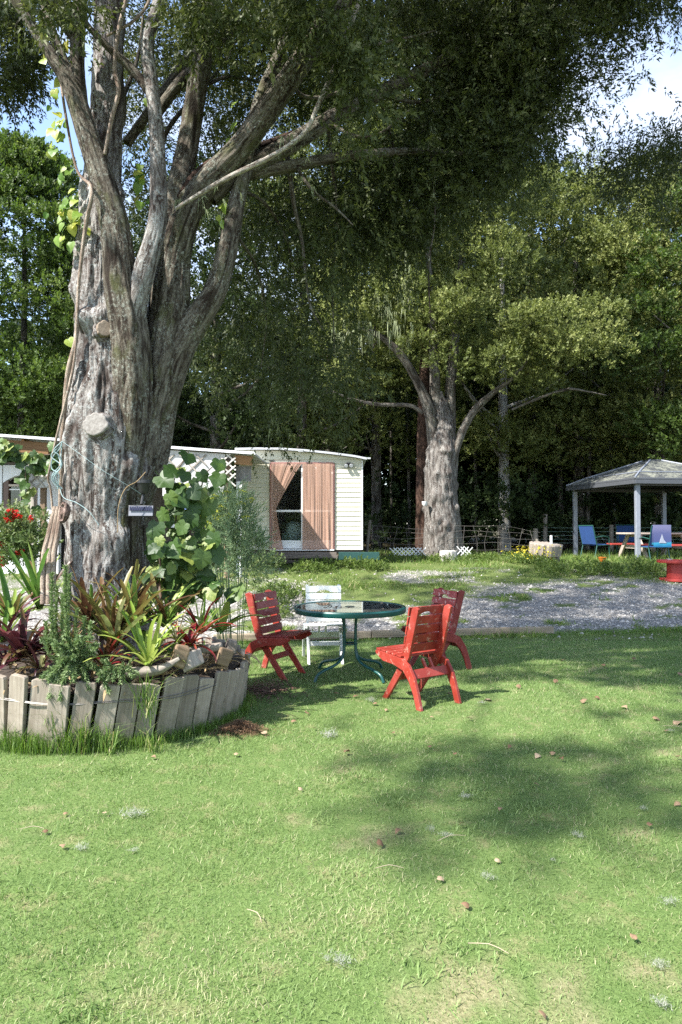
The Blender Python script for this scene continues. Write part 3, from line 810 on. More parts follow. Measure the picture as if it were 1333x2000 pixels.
stem('trunk_behind', loc2(px_rows([(826, 1095, 34, 19.9), (826, 1000, 26, 19.9), (826, 900, 24, 19.9), (828, 780, 22, 19.9), (832, 600, 14, 19.9)])), M_BARK_RED, T2, seg=24, nlen=50, seed=50, rough=0.9)['label'] = 'reddish brown second trunk behind the grey bole'
rng = np.random.default_rng(77)
lob = []
def lobs(box, n, Y0, Y1, r0, r1):
    for _ in range(n):
        p = at(rng.uniform(box[0], box[2]), rng.uniform(box[1], box[3]), rng.uniform(Y0, Y1)); lob.append((p.x - tx, p.y - TY, p.z - tg, rng.uniform(r0, r1)))
lobs((640, 480, 820, 660), 26, 17.5, 19.5, 0.4, 0.75)      # sunlit shelf with lichen
lobs((850, 380, 1010, 560), 22, 17.5, 20.0, 0.5, 0.85)
lobs((700, 300, 1000, 480), 26, 18.5, 20.5, 0.6, 0.9)
lobs((780, 560, 960, 700), 20, 18.6, 20.5, 0.5, 0.8)
lobs((1000, 590, 1200, 700), 26, 17.2, 19.0, 0.45, 0.7)     # bough to the side
lobs((960, 650, 1100, 760), 12, 18.0, 19.5, 0.35, 0.6)
lobs((620, 640, 740, 760), 9, 18.0, 19.2, 0.35, 0.55)
lobs((760, 540, 1010, 720), 26, 17.3, 18.5, 0.35, 0.6)
lobs((900, 640, 1060, 770), 9, 17.6, 18.5, 0.3, 0.45)
low_lob = list(lob); lob.clear()
lobs((600, 60, 1020, 330), 60, 16.6, 20.0, 0.8, 1.15)      # the high crown that shades the middle of the tree
def _z(px, py, Y, r):
    p = at(px, py, Y); return (p.x - tx, p.y - TY, p.z - tg, r)
zones = [(0, -0.3, 2.2, 0.6), (0, -0.3, 1.2, 0.6), _z(720, 570, 18.3, 0.95), _z(790, 540, 18.3, 0.5), _z(1110, 640, 18.1, 1.25), _z(930, 440, 18.3, 0.7)]
up_arr = crown_from_lobes(lob, 130, TPL_FAR, 1.15, 79, zones, 0.5)
low_arr = crown_from_lobes(low_lob, 175, TPL_FAR, 0.9, 78, [(0, -0.3, 2.2, 0.55), (0, -0.3, 1.2, 0.6)], 0.62)
V, F, T = join([up_arr, low_arr])
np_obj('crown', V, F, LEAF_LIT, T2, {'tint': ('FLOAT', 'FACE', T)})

def lichen_strands(P, L, w, rng):
    """beards of lichen: bundles of thin hanging ribbons"""
    Vs = []
    n = len(P)
    k = 5
    for j in range(k):
        off = rng.normal(0, 0.02, (n, 3)) * (L[:, None] * 2.5); off[:, 2] = 0
        a = rng.uniform(0, 2 * PI, n); s = np.stack([np.cos(a), np.sin(a), 0 * a], 1) * (w * rng.uniform(0.5, 1.2, n))[:, None]
        l = L * rng.uniform(0.4, 1.0, n)
        end = P + off * 1.6 + np.stack([rng.normal(0, 0.03, n), rng.normal(0, 0.03, n), -l], 1)
        Vs.append(np.stack([P + off - s, P + off + s, end], 1))
    V = np.concatenate(Vs).reshape(-1, 3)
    return V, np.arange(len(V)).reshape(-1, 3), np.clip(rng.normal(0.5, 0.22, len(V) // 3), 0, 1)
pts = []
for cx, cy, sx, sy, n in ((700, 640, 45, 22, 26), (745, 600, 30, 30, 20), (790, 545, 14, 50, 26), (660, 640, 25, 20, 12), (780, 640, 30, 20, 14)):
    for _ in range(n):
        p = at(rng.normal(cx, sx * 0.6), rng.normal(cy, sy * 0.6), rng.uniform(17.3, 18.2)); pts.append((p.x - tx, p.y - TY, p.z - tg))
P = np.array(pts)
V, F, T = lichen_strands(P, rng.uniform(0.25, 0.75, len(P)), 0.011, rng)
o = np_obj('lichen', V, F, M_LICHEN, T2, {'tint': ('FLOAT', 'FACE', T)}); o['kind'] = 'stuff'; o['label'] = 'pale green lichen beards hanging from the lit boughs'
# lamp on the bole
b = at(830, 988, 18.55)
MB().lathe([(0.0, 0), (0.05, 0.0), (0.075, 0.05), (0.08, 0.12), (0.0, 0.12)], 14, (b.x - tx, b.y - TY, b.z - tg)).build('floodlight', m_paint('white_lamp_shell', (0.78, 0.78, 0.76), rough=0.35), T2, smooth=True)

# ------------------------------------------------------------------ the big leaning tree in the planter
MX, MY = -2.05, 6.0
MT = thing('multi_stemmed_tree', 'huge grey multi-stemmed totara growing out of the round timber planter', 'tree', (MX, MY, 0.0))
def locm(rows): return [(x - MX, y - MY, z, r) for x, y, z, r in rows]
def mst(name, pts, mat, seg, nlen, seed, **kw):
    pts = [(a, b, w * (1 - 0.27 * min(1, max(0, (720 - b) / 400))), Y) for a, b, w, Y in pts]
    return stem(name, locm(px_rows(pts)), mat, MT, seg=seg, nlen=nlen, seed=seed, **kw)
mst('trunk', [(204, 1330, 190, 6.0), (205, 1240, 162, 6.0), (205, 1130, 144, 6.0), (204, 1010, 134, 6.0), (208, 910, 150, 6.0), (208, 810, 142, 6.0), (205, 710, 116, 6.0), (200, 610, 108, 6.02), (198, 500, 100, 6.05), (196, 400, 92, 6.1), (206, 300, 84, 6.2), (213, 190, 78, 6.25), (214, 80, 75, 6.3), (212, -30, 72, 6.3), (205, -200, 64, 6.3), (190, -420, 50, 6.3)], M_BARK, 168, 300, 3, rough=1.25, flute=0.03, lumps=0.22)
mst('stem', [(235, 1300, 90, 5.98), (238, 1150, 74, 5.95), (240, 960, 72, 5.93), (254, 840, 74, 5.92), (258, 740, 74, 5.88), (252, 650, 72, 5.84), (236, 560, 70, 5.8), (222, 430, 66, 5.78), (184, 300, 58, 5.76), (150, 195, 50, 5.74), (128, 150, 38, 5.72), (86, 85, 31, 5.7), (36, 8, 28, 5.66), (-20, -90, 24, 5.6), (-90, -220, 18, 5.5)], M_BARK_DARK, 84, 200, 13, rough=1.0, flute=0.04)
mst('stem', [(160, 230, 44, 5.76), (152, 160, 42, 5.78), (152, 90, 38, 5.8), (158, 0, 36, 5.82), (166, -120, 30, 5.85), (180, -300, 20, 5.9)], M_BARK_DARK, 44, 90, 14, rough=0.9)
mst('stem', [(150, 190, 30, 5.85), (120, 110, 28, 5.9), (95, 40, 26, 5.95), (78, -40, 24, 6.0), (50, -180, 16, 6.1)], M_BARK_DARK, 36, 70, 19, rough=0.9)
mst('stem', [(252, 1330, 90, 6.1), (252, 1180, 76, 6.12), (256, 1000, 72, 6.12), (284, 890, 80, 6.12), (302, 800, 78, 6.12), (322, 700, 80, 6.1), (334, 600, 74, 6.08), (344, 500, 70, 6.06), (368, 410, 66, 6.02), (414, 345, 62, 5.98), (466, 290, 60, 5.94), (520, 220, 59, 5.9), (566, 152, 58, 5.86), (640, 45, 54, 5.8), (705, -50, 50, 5.7), (800, -190, 42, 5.5), (900, -330, 30, 5.3)], M_BARK_DARK, 96, 220, 23, rough=1.1, flute=0.05)
mst('stem', [(258, 730, 30, 6.02), (262, 670, 40, 5.93), (266, 600, 46, 5.81), (284, 528, 46, 5.76), (306, 450, 44, 5.75), (311, 380, 42, 5.75), (306, 250, 38, 5.75), (296, 160, 36, 5.75), (289, 85, 34, 5.76), (312, 0, 32, 5.78), (330, -110, 28, 5.8), (350, -280, 18, 5.8)], M_BARK, 56, 160, 33, rough=0.9)
mst('stem', [(318, 650, 70, 6.2), (326, 520, 66, 6.22), (346, 400, 62, 6.25), (368, 280, 58, 6.28), (392, 130, 55, 6.3), (414, 0, 50, 6.32), (440, -150, 44, 6.35), (470, -330, 30, 6.4)], M_BARK_DARK, 64, 150, 43, rough=1.0)
mst('branch', [(318, 770, 64, 6.12), (346, 690, 60, 6.1), (378, 636, 54, 6.08), (424, 562, 48, 6.05), (450, 465, 44, 6.05), (468, 375, 42, 6.1), (486, 300, 40, 6.15), (508, 200, 35, 6.2), (560, 70, 28, 6.3), (600, -60, 22, 6.3)], M_BARK_DARK, 56, 150, 53, rough=1.0)
mst('branch', [(410, 385, 48, 6.1), (470, 335, 46, 6.15), (560, 286, 44, 6.3), (640, 237, 42, 6.5), (738, 184, 38, 6.8), (870, 118, 32, 7.2), (980, 55, 24, 7.5), (1120, -10, 14, 7.8)], M_BARK_DARK, 48, 140, 63, rough=0.9)
mst('branch', [(385, 410, 40, 6.1), (440, 354, 35, 6.15), (560, 326, 29, 6.35), (680, 305, 25, 6.6), (812, 296, 19, 6.9), (930, 300, 12, 7.2), (1040, 270, 7, 7.5)], M_BARK_DARK, 36, 120, 73, rough=0.8)
mst('branch', [(350, 392, 30, 6.2), (385, 345, 30, 6.2), (430, 312, 27, 6.25), (500, 290, 22, 6.4), (600, 250, 16, 6.7)], M_BARK_RED, 30, 60, 83, rough=0.8)
mst('branch', [(300, 190, 26, 5.9), (262, 140, 24, 5.9), (215, 95, 22, 5.85), (180, 60, 18, 5.8), (140, 10, 14, 5.8)], M_BARK_DARK, 26, 60, 93, rough=0.8)
mst('branch', [(300, 230, 30, 6.4), (345, 170, 28, 6.45), (400, 110, 26, 6.5), (470, 40, 24, 6.6), (540, -50, 20, 6.7)], M_BARK_DARK, 26, 60, 95, rough=0.8)
mst('branch', [(248, 280, 24, 6.5), (290, 220, 24, 6.55), (340, 150, 22, 6.6), (400, 60, 20, 6.7)], M_BARK_DARK, 22, 50, 97, rough=0.8)
o = mst('dead_branch', [(343, 408, 7, 5.72), (395, 376, 10, 5.7), (450, 345, 12, 5.68), (540, 300, 12, 5.66), (596, 258, 12, 5.65), (622, 205, 12, 5.65), (648, 145, 13, 5.66), (680, 60, 13, 5.68), (720, -40, 11, 5.7)], M_DEAD, 22, 110, 103, rough=0.7)
o['label'] = 'thin bare dead branch bleached pale grey'
ll = [[(p.x - MX, p.y - MY, p.z, r) for p, r in zip([at(*q) for q in pts], rs)] for pts, rs in (
    ([(640, 236, 6.5), (690, 265, 6.4), (740, 262, 6.4), (800, 215, 6.4)], (0.02, 0.016, 0.012, 0.005)),
    ([(575, 320, 6.4), (610, 370, 6.3), (660, 410, 6.3), (690, 440, 6.2)], (0.02, 0.014, 0.010, 0.004)),
    ([(560, 290, 6.4), (575, 400, 6.5), (590, 470, 6.6), (605, 590, 6.6), (632, 645, 6.6)], (0.024, 0.02, 0.016, 0.010, 0.004)),
    ([(840, 294, 7.0), (850, 420, 7.0), (838, 520, 7.0), (842, 640, 7.0)], (0.012, 0.010, 0.008, 0.003)),
    ([(870, 120, 7.2), (900, 200, 7.2), (960, 260, 7.4), (1010, 330, 7.5)], (0.02, 0.016, 0.01, 0.004)),
    ([(640, 240, 6.6), (650, 330, 6.8), (660, 430, 7.0), (650, 560, 7.2), (655, 700, 7.3)], (0.018, 0.015, 0.012, 0.01, 0.003)),
    ([(740, 185, 6.8), (770, 300, 7.2), (760, 420, 7.4), (740, 560, 7.6)], (0.016, 0.012, 0.01, 0.003)),
    ([(60, 10, 6.0), (30, 60, 6.5), (45, 130, 6.7), (55, 180, 6.8)], (0.012, 0.010, 0.008, 0.003)),
    ([(300, 330, 6.3), (330, 250, 6.5), (380, 190, 6.7), (440, 120, 6.9), (480, 40, 7.0)], (0.026, 0.022, 0.018, 0.012, 0.006)),
    ([(340, 420, 6.35), (400, 330, 6.6), (480, 260, 6.9), (560, 170, 7.1), (600, 90, 7.2)], (0.03, 0.024, 0.02, 0.012, 0.006)),
    ([(390, 170, 6.35), (450, 150, 6.6), (520, 160, 6.8), (590, 140, 7.0)], (0.02, 0.016, 0.012, 0.005)),
    ([(560, 160, 5.95), (600, 190, 6.1), (660, 180, 6.3), (720, 130, 6.4)], (0.02, 0.016, 0.012, 0.005)),
    ([(470, 370, 6.2), (520, 400, 6.5), (560, 470, 6.8), (580, 560, 7.0)], (0.018, 0.014, 0.01, 0.004)),
    ([(455, 450, 6.15), (500, 520, 6.6), (520, 620, 7.0), (510, 720, 7.2)], (0.018, 0.014, 0.01, 0.004)),
    ([(205, 250, 6.4), (240, 190, 6.6), (270, 110, 6.8), (280, 30, 6.9)], (0.03, 0.024, 0.018, 0.012)),
    ([(738, 184, 6.85), (820, 200, 7.0), (900, 180, 7.2), (990, 190, 7.4)], (0.022, 0.016, 0.012, 0.005)),
    ([(640, 50, 5.85), (700, 90, 6.1), (770, 80, 6.4), (850, 60, 6.7)], (0.026, 0.02, 0.014, 0.006)),
    ([(1120, -10, 7.8), (1180, 60, 7.8), (1240, 110, 7.8)], (0.03, 0.016, 0.005)),
    ([(1020, 40, 7.6), (1080, 140, 7.7), (1120, 220, 7.8)], (0.025, 0.014, 0.004)))]
stems('twig', ll, M_BARK_DARK, MT, seg=8, nlen=30, rough=0.4)
# sawn-off branch ends on the bole
M_CUT = m_wood('sawn_branch_end', (0.10, 0.075, 0.055), (0.27, 0.215, 0.16), axis=1)
M_CUT_GREY = m_wood('old_grey_branch_end', (0.11, 0.095, 0.082), (0.31, 0.29, 0.265), axis=1)
for px, py, Y, r, mt, tilt, wz in ((202, 646, 5.78, 0.060, M_CUT, 0.5, 1.25), (191, 832, 5.68, 0.105, M_CUT_GREY, -0.1, 0.95)):
    p = at(px, py, Y); rngk = random.Random(px)
    poly = [(r * (1 + rngk.uniform(-0.12, 0.12)) * math.cos(a), r * wz * (1 + rngk.uniform(-0.12, 0.12)) * math.sin(a)) for a in [2 * PI * k / 22 for k in range(22)]]
    o = MB().prism(poly, lambda u, v, t: (u * (1 + (0.25 if t > 0 else 0)), t, v), -0.05, 0.14).build('branch_stub', mt, MT, bevel=0.012)
    o.location = (p.x - MX, p.y - MY, p.z); o.rotation_euler = (-0.15, 0.2, tilt)
    ring = [(r * 1.02 * math.cos(a), 0.015 + 0.012 * math.sin(3 * a), r * wz * 1.02 * math.sin(a), 0.026 + 0.010 * math.sin(5 * a + px)) for a in np.linspace(0, 2 * PI, 14)]
    cb = stem('branch_collar', ring, M_BARK, MT, seg=16, nlen=60, seed=px, rough=0.7)
    cb.location = o.location; cb.rotation_euler = o.rotation_euler

# foliage of the big tree: hanging sprays in view, and the crown overhead that shades the lawn
LIT += [(-1.8, 4.85, 0.35, 0.95), (-1.5, 5.3, 0.9, 0.75), (-2.6, 5.1, 0.6, 0.6), (-2.35, 5.8, 1.4, 0.5), (-2.4, 5.8, 2.4, 0.5), (-2.4, 5.8, 3.4, 0.5), (-2.4, 5.9, 4.6, 0.5), (-2.2, 6.0, 5.6, 0.4), (-1.8, 5.75, 4.2, 0.25),
        (-1.6, 3.6, 0, 1.25), (-0.9, 4.6, 0, 0.40), (-0.95, 3.0, 0, 0.45), (0.0, 2.3, 0, 0.6), (0.8, 2.3, 0, 0.45), (1.6, 2.4, 0, 0.5), (-1.0, 2.2, 0, 0.7), (0.55, 6.1, 0.5, 0.42), (0.75, 5.4, 0, 0.30), (-0.95, 7.3, 0.7, 0.22), (0.0, 7.4, 0.75, 0.3), (0.9, 6.0, 0.1, 0.3), (1.3, 5.3, 0, 0.25), (2.0, 5.1, 0, 0.15), (1.7, 6.6, 0, 0.35), (2.7, 6.4, 0, 0.3), (0.6, 5.1, 0, 0.1), (2.3, 8.2, 0, 0.45), (3.4, 8.6, 0, 0.45), (1.8, 10.5, 0.1, 0.6), (3.6, 10.8, 0.1, 0.6), (0.4, 11.5, 0.2, 0.6)]
rng = np.random.default_rng(900)
Ps, Ds, Ts = [], [], []
def veil(poly_pts, n, Y0, Y1, droop, r=0.26, t0=0.4, per=21):
    """small hanging tufts scattered through a patch of the canopy"""
    for _ in range(n):
        i = rng.integers(0, len(poly_pts)); (ax, ay, sx, sy) = poly_pts[i]
        p = at(rng.normal(ax, sx), rng.normal(ay, sy), rng.uniform(Y0, Y1))
        m_ = per; off = rng.normal(0, 1, (m_, 3)) * np.array([r, r, r * (0.75 + droop)]) * 0.62
        P = np.array(p) + off
        D = off / r * 0.5 + rng.normal(0, 0.45, off.shape) + np.array([0, 0, -droop * 1.5 + 0.25])
        Ps.append(P); Ds.append(D); Ts.append(np.clip(rng.normal(t0, 0.2, m_), 0, 1))
veil([(760, 10, 60, 40), (860, 30, 60, 50), (960, 40, 70, 55), (1060, 20, 70, 45), (1170, -10, 60, 30), (1260, -30, 45, 22)], 270, 6.6, 8.6, 0.15, 0.25)
veil([(1000, 120, 60, 50), (1080, 120, 50, 45), (940, 150, 50, 50), (1050, 200, 40, 35)], 120, 7.0, 8.4, 0.2, 0.22)
veil([(900, 220, 50, 60), (960, 280, 40, 40), (860, 250, 45, 60), (1000, 230, 40, 50)], 135, 6.8, 8.2, 0.4, 0.22)
veil([(820, 370, 60, 50), (760, 400, 50, 60), (880, 340, 40, 40), (700, 380, 40, 40)], 120, 6.8, 8.2, 0.6, 0.19)
veil([(650, 460, 50, 60), (560, 420, 40, 60), (720, 500, 40, 50), (600, 380, 50, 40), (500, 480, 30, 60)], 66, 6.5, 8.4, 0.7, 0.17)
veil([(560, 620, 50, 60), (640, 640, 50, 60), (480, 600, 30, 60), (560, 740, 40, 40), (650, 740, 30, 30), (420, 700, 20, 40)], 62, 7.0, 9.0, 0.7, 0.19)
veil([(690, 60, 40, 60), (620, 110, 40, 50), (560, 40, 50, 40), (480, 90, 40, 60)], 80, 6.2, 7.4, 0.3, 0.18, 0.55)
veil([(25, 60, 22, 40), (45, 120, 18, 30), (20, 150, 12, 18), (10, 20, 20, 20)], 30, 6.4, 7.2, 0.4, 0.11, per=30)
veil([(1190, 345, 30, 22), (1250, 325, 36, 24), (1318, 300, 20, 24), (1270, 385, 40, 26)], 46, 8.5, 10.0, 0.1, 0.24, 0.35)
veil([(420, 180, 50, 70), (470, 260, 40, 40), (350, 90, 40, 60), (520, 120, 50, 60), (270, 120, 20, 80), (430, 40, 60, 40), (600, 180, 50, 40), (280, 320, 16, 70)], 130, 7.2, 9.0, 0.3, 0.21, 0.42)
veil([(650, 30, 45, 40), (720, 90, 35, 60), (560, 20, 50, 30), (460, 30, 45, 35), (690, 170, 25, 50), (380, 10, 40, 30), (120, 0, 40, 25)], 60, 5.1, 5.7, 0.5, 0.11, 0.6, 20)
P, D, T = np.concatenate(Ps), np.concatenate(Ds), np.concatenate(Ts)
V, F, TT = place_sprays(P - np.array([MX, MY, 0]), D, rng.uniform(0.7, 1.3, len(P)), TPL_MID, T, 901)
np_obj('crown', V, F, LEAF_MAIN, MT, {'tint': ('FLOAT', 'FACE', TT)})
# crown overhead
lob = []
for _ in range(420):
    d = rng.normal(size=3); d /= np.linalg.norm(d); q = rng.uniform(0.3, 1.0) ** 0.5
    c = np.array([-1.0, 6.2, 9.8]) + d * np.array([6.2, 5.6, 4.0]) * q
    if c[1] > 0.6 and c[2] < 1.56 + 0.80 * c[1] + 1.25: continue
    if c[2] < 6.3: continue
    lob.append((c[0], c[1], c[2], rng.uniform(0.55, 0.9)))
def shade_from(gx, gy, sx, sy, n, h0=7.5, h1=11.0, r=(0.4, 0.62)):
    for _ in range(n):
        h = rng.uniform(h0, h1); g = np.array([rng.normal(gx, sx), rng.normal(gy, sy), 0.0])
        c = g + SUNV * (h / SUNV[2]); lob.append((c[0], c[1], c[2], rng.uniform(*r)))
shade_from(0.0, 3.9, 0.36, 0.45, 6, 9.0, 12.5); shade_from(0.6, 4.1, 0.55, 0.6, 7, 9.0, 12.5); shade_from(1.5, 4.3, 0.7, 0.75, 7, 9.0, 12.5); shade_from(2.6, 4.6, 0.8, 0.85, 7, 9.0, 12.5); shade_from(0.4, 6.7, 0.6, 0.35, 3)
shade_from(0.5, 4.35, 0.25, 0.12, 3); shade_from(3.1, 7.8, 0.8, 0.6, 4); shade_from(1.8, 8.3, 0.6, 0.4, 3); shade_from(3.4, 5.6, 0.5, 0.4, 4)
shade_from(0.3, 6.6, 0.5, 0.3, 3); shade_from(-0.6, 6.4, 0.3, 0.2, 3)
Ps, Ds, Ts = [], [], []
for (x, y, z, r) in lob:
    P_, D_ = lobe_points((x, y, z), r * 1.25, int(46 * r * r), rng, flat=0.55)
    Ps.append(P_); Ds.append(D_); Ts.append(np.clip(rng.normal(0.45, 0.18, len(P_)), 0, 1))
P, D, T = np.concatenate(Ps), np.concatenate(Ds), np.concatenate(Ts)
k = ~blocks_sun(P, None, 0.2); P, D, T = P[k], D[k], T[k]
V, F, TT = place_sprays(P - np.array([MX, MY, 0]), D, rng.uniform(0.8, 1.3, len(P)), TPL_OVER, T, 903)
np_obj('crown', V, F, LEAF_MAIN, MT, {'tint': ('FLOAT', 'FACE', TT)})
# the limbs that carry the crown out over the lawn
ll = []
for (gx, gy, h) in ((0.4, 3.8, 9.2), (2.0, 4.1, 9.6), (3.1, 7.8, 9.0)):
    c = np.array([gx, gy, 0]) + SUNV * (h / SUNV[2])
    a = np.array([-2.35, 6.0, 5.9]); mm = a * 0.5 + c * 0.5 + np.array([0, 0, 0.35])
    ll.append([(a[0] - MX, a[1] - MY, a[2], 0.045), (mm[0] - MX, mm[1] - MY, mm[2], 0.022), (c[0] - MX, c[1] - MY, c[2], 0.01)])
stems('limb', ll, M_BARK_DARK, MT, seg=10, nlen=24, rough=0.6)
# lichen beards on the big tree
pts = []
for cx, cy, sx, sy, n, Y in ((680, 120, 22, 60, 26, 5.75), (845, 330, 8, 60, 16, 6.95), (560, 340, 60, 14, 14, 6.3), (700, 60, 30, 30, 14, 5.8), (620, 780, 10, 30, 8, 8.0), (540, 800, 12, 40, 10, 8.2), (600, 260, 60, 20, 16, 6.0), (420, 380, 30, 20, 10, 5.8), (1165, 275, 8, 20, 10, 8.5)):
    for _ in range(n):
        p = at(rng.normal(cx, sx), rng.normal(cy, sy), Y + rng.uniform(-0.1, 0.15)); pts.append((p.x - MX, p.y - MY, p.z))
P = np.array(pts)
V, F, T = lichen_strands(P, rng.uniform(0.06, 0.22, len(P)), 0.006, rng)
o = np_obj('lichen', V, F, M_LICHEN, MT, {'tint': ('FLOAT', 'FACE', T)}); o['kind'] = 'stuff'; o['label'] = 'wisps of grey green lichen hanging from the boughs'

# ================================================================== THE HUT
M_CREAM = m_paint('cream_weatherboard_paint', (0.68, 0.655, 0.52), (0.58, 0.555, 0.44), 0.55, (0.46, 0.44, 0.35), 2.2, 0.12, 0.42)
M_WHITE = m_paint('white_gloss_paint', (0.80, 0.80, 0.79), (0.70, 0.70, 0.68), 0.4, None, 5.0, 0.08)
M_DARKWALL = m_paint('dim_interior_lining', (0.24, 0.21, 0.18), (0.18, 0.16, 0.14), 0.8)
M_OLDWOOD = m_wood('dark_weathered_wood', (0.055, 0.045, 0.038), (0.19, 0.16, 0.135), axis=0)
M_BROWNWOOD = m_wood('stained_brown_beam', (0.20, 0.10, 0.045), (0.40, 0.23, 0.11), axis=0)
M_POSTWOOD = m_wood('round_post_wood', (0.16, 0.10, 0.06), (0.34, 0.25, 0.17), axis=2)
M_GREYPOST = m_wood('grey_weathered_post', (0.20, 0.18, 0.15), (0.42, 0.38, 0.33), axis=2)
M_ROOF = m_paint('zinc_roof_sheet', (0.52, 0.53, 0.54), (0.40, 0.41, 0.42), 0.4, (0.25, 0.24, 0.2), 2.0, 0.1, 0.25)
m, nt, out = newmat('window_glass')
gl = N(nt, 'BsdfGlossy'); gl.inputs['Roughness'].default_value = 0.02; gl.inputs['Color'].default_value = (0.9, 0.95, 0.95, 1)
tp = N(nt, 'BsdfTransparent'); tp.inputs['Color'].default_value = (0.80, 0.86, 0.84, 1)
fr = N(nt, 'Fresnel'); fr.inputs['IOR'].default_value = 1.5
mx = N(nt, 'MixShader'); nt.links.new(fr.outputs[0], mx.inputs[0]); nt.links.new(tp.outputs[0], mx.inputs[1]); nt.links.new(gl.outputs[0], mx.inputs[2])
nt.links.new(mx.outputs[0], out.inputs['Surface']); M_GLASS = m
m, nt, out = newmat('sheer_curtain_net')
v = coords(nt, 'Object', (60, 60, 2)); n1 = noise(nt, v, 1.0, 3, 0.6)
df = N(nt, 'BsdfDiffuse'); nt.links.new(ramp(nt, n1, [(0.3, (0.56, 0.345, 0.255)), (0.7, (0.66, 0.43, 0.325))]), df.inputs['Color'])
tl = N(nt, 'BsdfTranslucent'); tl.inputs['Color'].default_value = (0.55, 0.33, 0.24, 1)
ms = N(nt, 'MixShader'); ms.inputs[0].default_value = 0.35; nt.links.new(df.outputs[0], ms.inputs[1]); nt.links.new(tl.outputs[0], ms.inputs[2])
tp = N(nt, 'BsdfTransparent'); mt_ = N(nt, 'MixShader'); mt_.inputs[0].default_value = 0.24
nt.links.new(ms.outputs[0], mt_.inputs[1]); nt.links.new(tp.outputs[0], mt_.inputs[2]); nt.links.new(mt_.outputs[0], out.inputs['Surface']); M_NET = m

HY = 16.0
hx0, hx1 = -2.36, 0.485
hz0, hzr = 1.08, 3.17
hg = gzf(-0.9, HY)
HUT = thing('weatherboard_hut', 'small cream weatherboard hut with curved roof and curtained sliding door', 'hut', (0, HY, 0))
def hb(mb, name, mat, **k): return mb.build(name, mat, HUT, **k)
dx0, dx1, dz0, dz1 = -1.635, -0.185, 1.075, 3.105
# shell: side walls, back wall, floor
hb(MB().box((hx0 + 0.04, 1.4, 2.15), (0.05, 2.66, 2.15)), 'side_wall', M_CREAM)
hb(MB().box((hx1 - 0.04, 1.4, 2.12), (0.05, 2.66, 2.08)), 'side_wall', M_CREAM)
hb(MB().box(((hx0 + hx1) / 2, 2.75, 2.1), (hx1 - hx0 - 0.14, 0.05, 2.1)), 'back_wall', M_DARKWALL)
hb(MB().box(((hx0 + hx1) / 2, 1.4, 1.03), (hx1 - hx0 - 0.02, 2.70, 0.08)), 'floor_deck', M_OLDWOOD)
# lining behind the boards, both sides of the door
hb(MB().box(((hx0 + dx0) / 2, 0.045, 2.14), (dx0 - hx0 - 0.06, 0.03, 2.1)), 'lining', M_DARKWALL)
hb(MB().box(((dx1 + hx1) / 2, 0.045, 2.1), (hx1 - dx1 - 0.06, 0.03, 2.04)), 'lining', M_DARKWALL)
# weatherboards, each a tapered board lapping the one below
def wboard(x0, x1, z, h):
    w = x1 - x0
    poly = [(0.0, z - 0.012), (-0.024, z - 0.012), (-0.010, z + h), (0.0, z + h)]
    return MB().prism(poly, lambda u, v, t: (t, u, v), x0, x1)
nb = 18; ph = (dz1 - 1.085) / nb
for i in range(nb):
    z = 1.085 + i * ph
    hb(wboard(hx0, dx0 - 0.04, z, ph), 'weatherboard', M_CREAM)
    hb(wboard(dx1 + 0.04, hx1, z, ph), 'weatherboard', M_CREAM)
# top boards below the curved roof
RX = np.array([-2.47, -2.0, -1.4, -0.8, -0.2, 0.3, 0.60]); RZ = np.array([3.425, 3.435, 3.43, 3.39, 3.325, 3.26, 3.20])
def roofz(x): return float(np.interp(x, RX, RZ))
hb(wboard(hx0, hx1, dz1 + 0.004, 0.075), 'weatherboard', M_CREAM)
poly = [(hx0, 3.185)] + [(hx1, 3.185)] + [(x, roofz(x) - 0.03) for x in np.linspace(hx1, hx0, 12)]
hb(MB().prism(poly, lambda u, v, t: (u, t, v), -0.028, 0.0), 'gable_board', M_CREAM)
hb(MB().box((hx1 + 0.012, -0.012, 2.12), (0.03, 0.05, 2.10)), 'corner_trim', M_WHITE, bevel=0.004)
hb(MB().box((hx0 - 0.012, -0.012, 2.16), (0.03, 0.05, 2.16)), 'corner_trim', M_WHITE, bevel=0.004)
# roof
xs = np.linspace(RX[0], RX[-1], 24)
poly = [(x, roofz(x)) for x in xs] + [(x, roofz(x) + 0.02) for x in xs[::-1]]
rf = hb(MB().prism(poly, lambda u, v, t: (u, t, v), -0.16, 3.0), 'roof', M_ROOF)
poly = [(x, roofz(x) - 0.03) for x in xs] + [(x, roofz(x) - 0.002) for x in xs[::-1]]
MB().prism(poly, lambda u, v, t: (u, t, v), -0.175, -0.162).build('barge_trim', M_ROOF, rf)
MB().box((-0.93, -0.19, roofz(-0.93) - 0.03), (0.12, 0.05, 0.055)).build('sensor_box', m_plain('grey_plastic', (0.35, 0.36, 0.36)), rf, bevel=0.006)
MB().box((0.62, -0.10, 3.205), (0.14, 0.10, 0.035)).build('gutter_end', M_ROOF, rf)
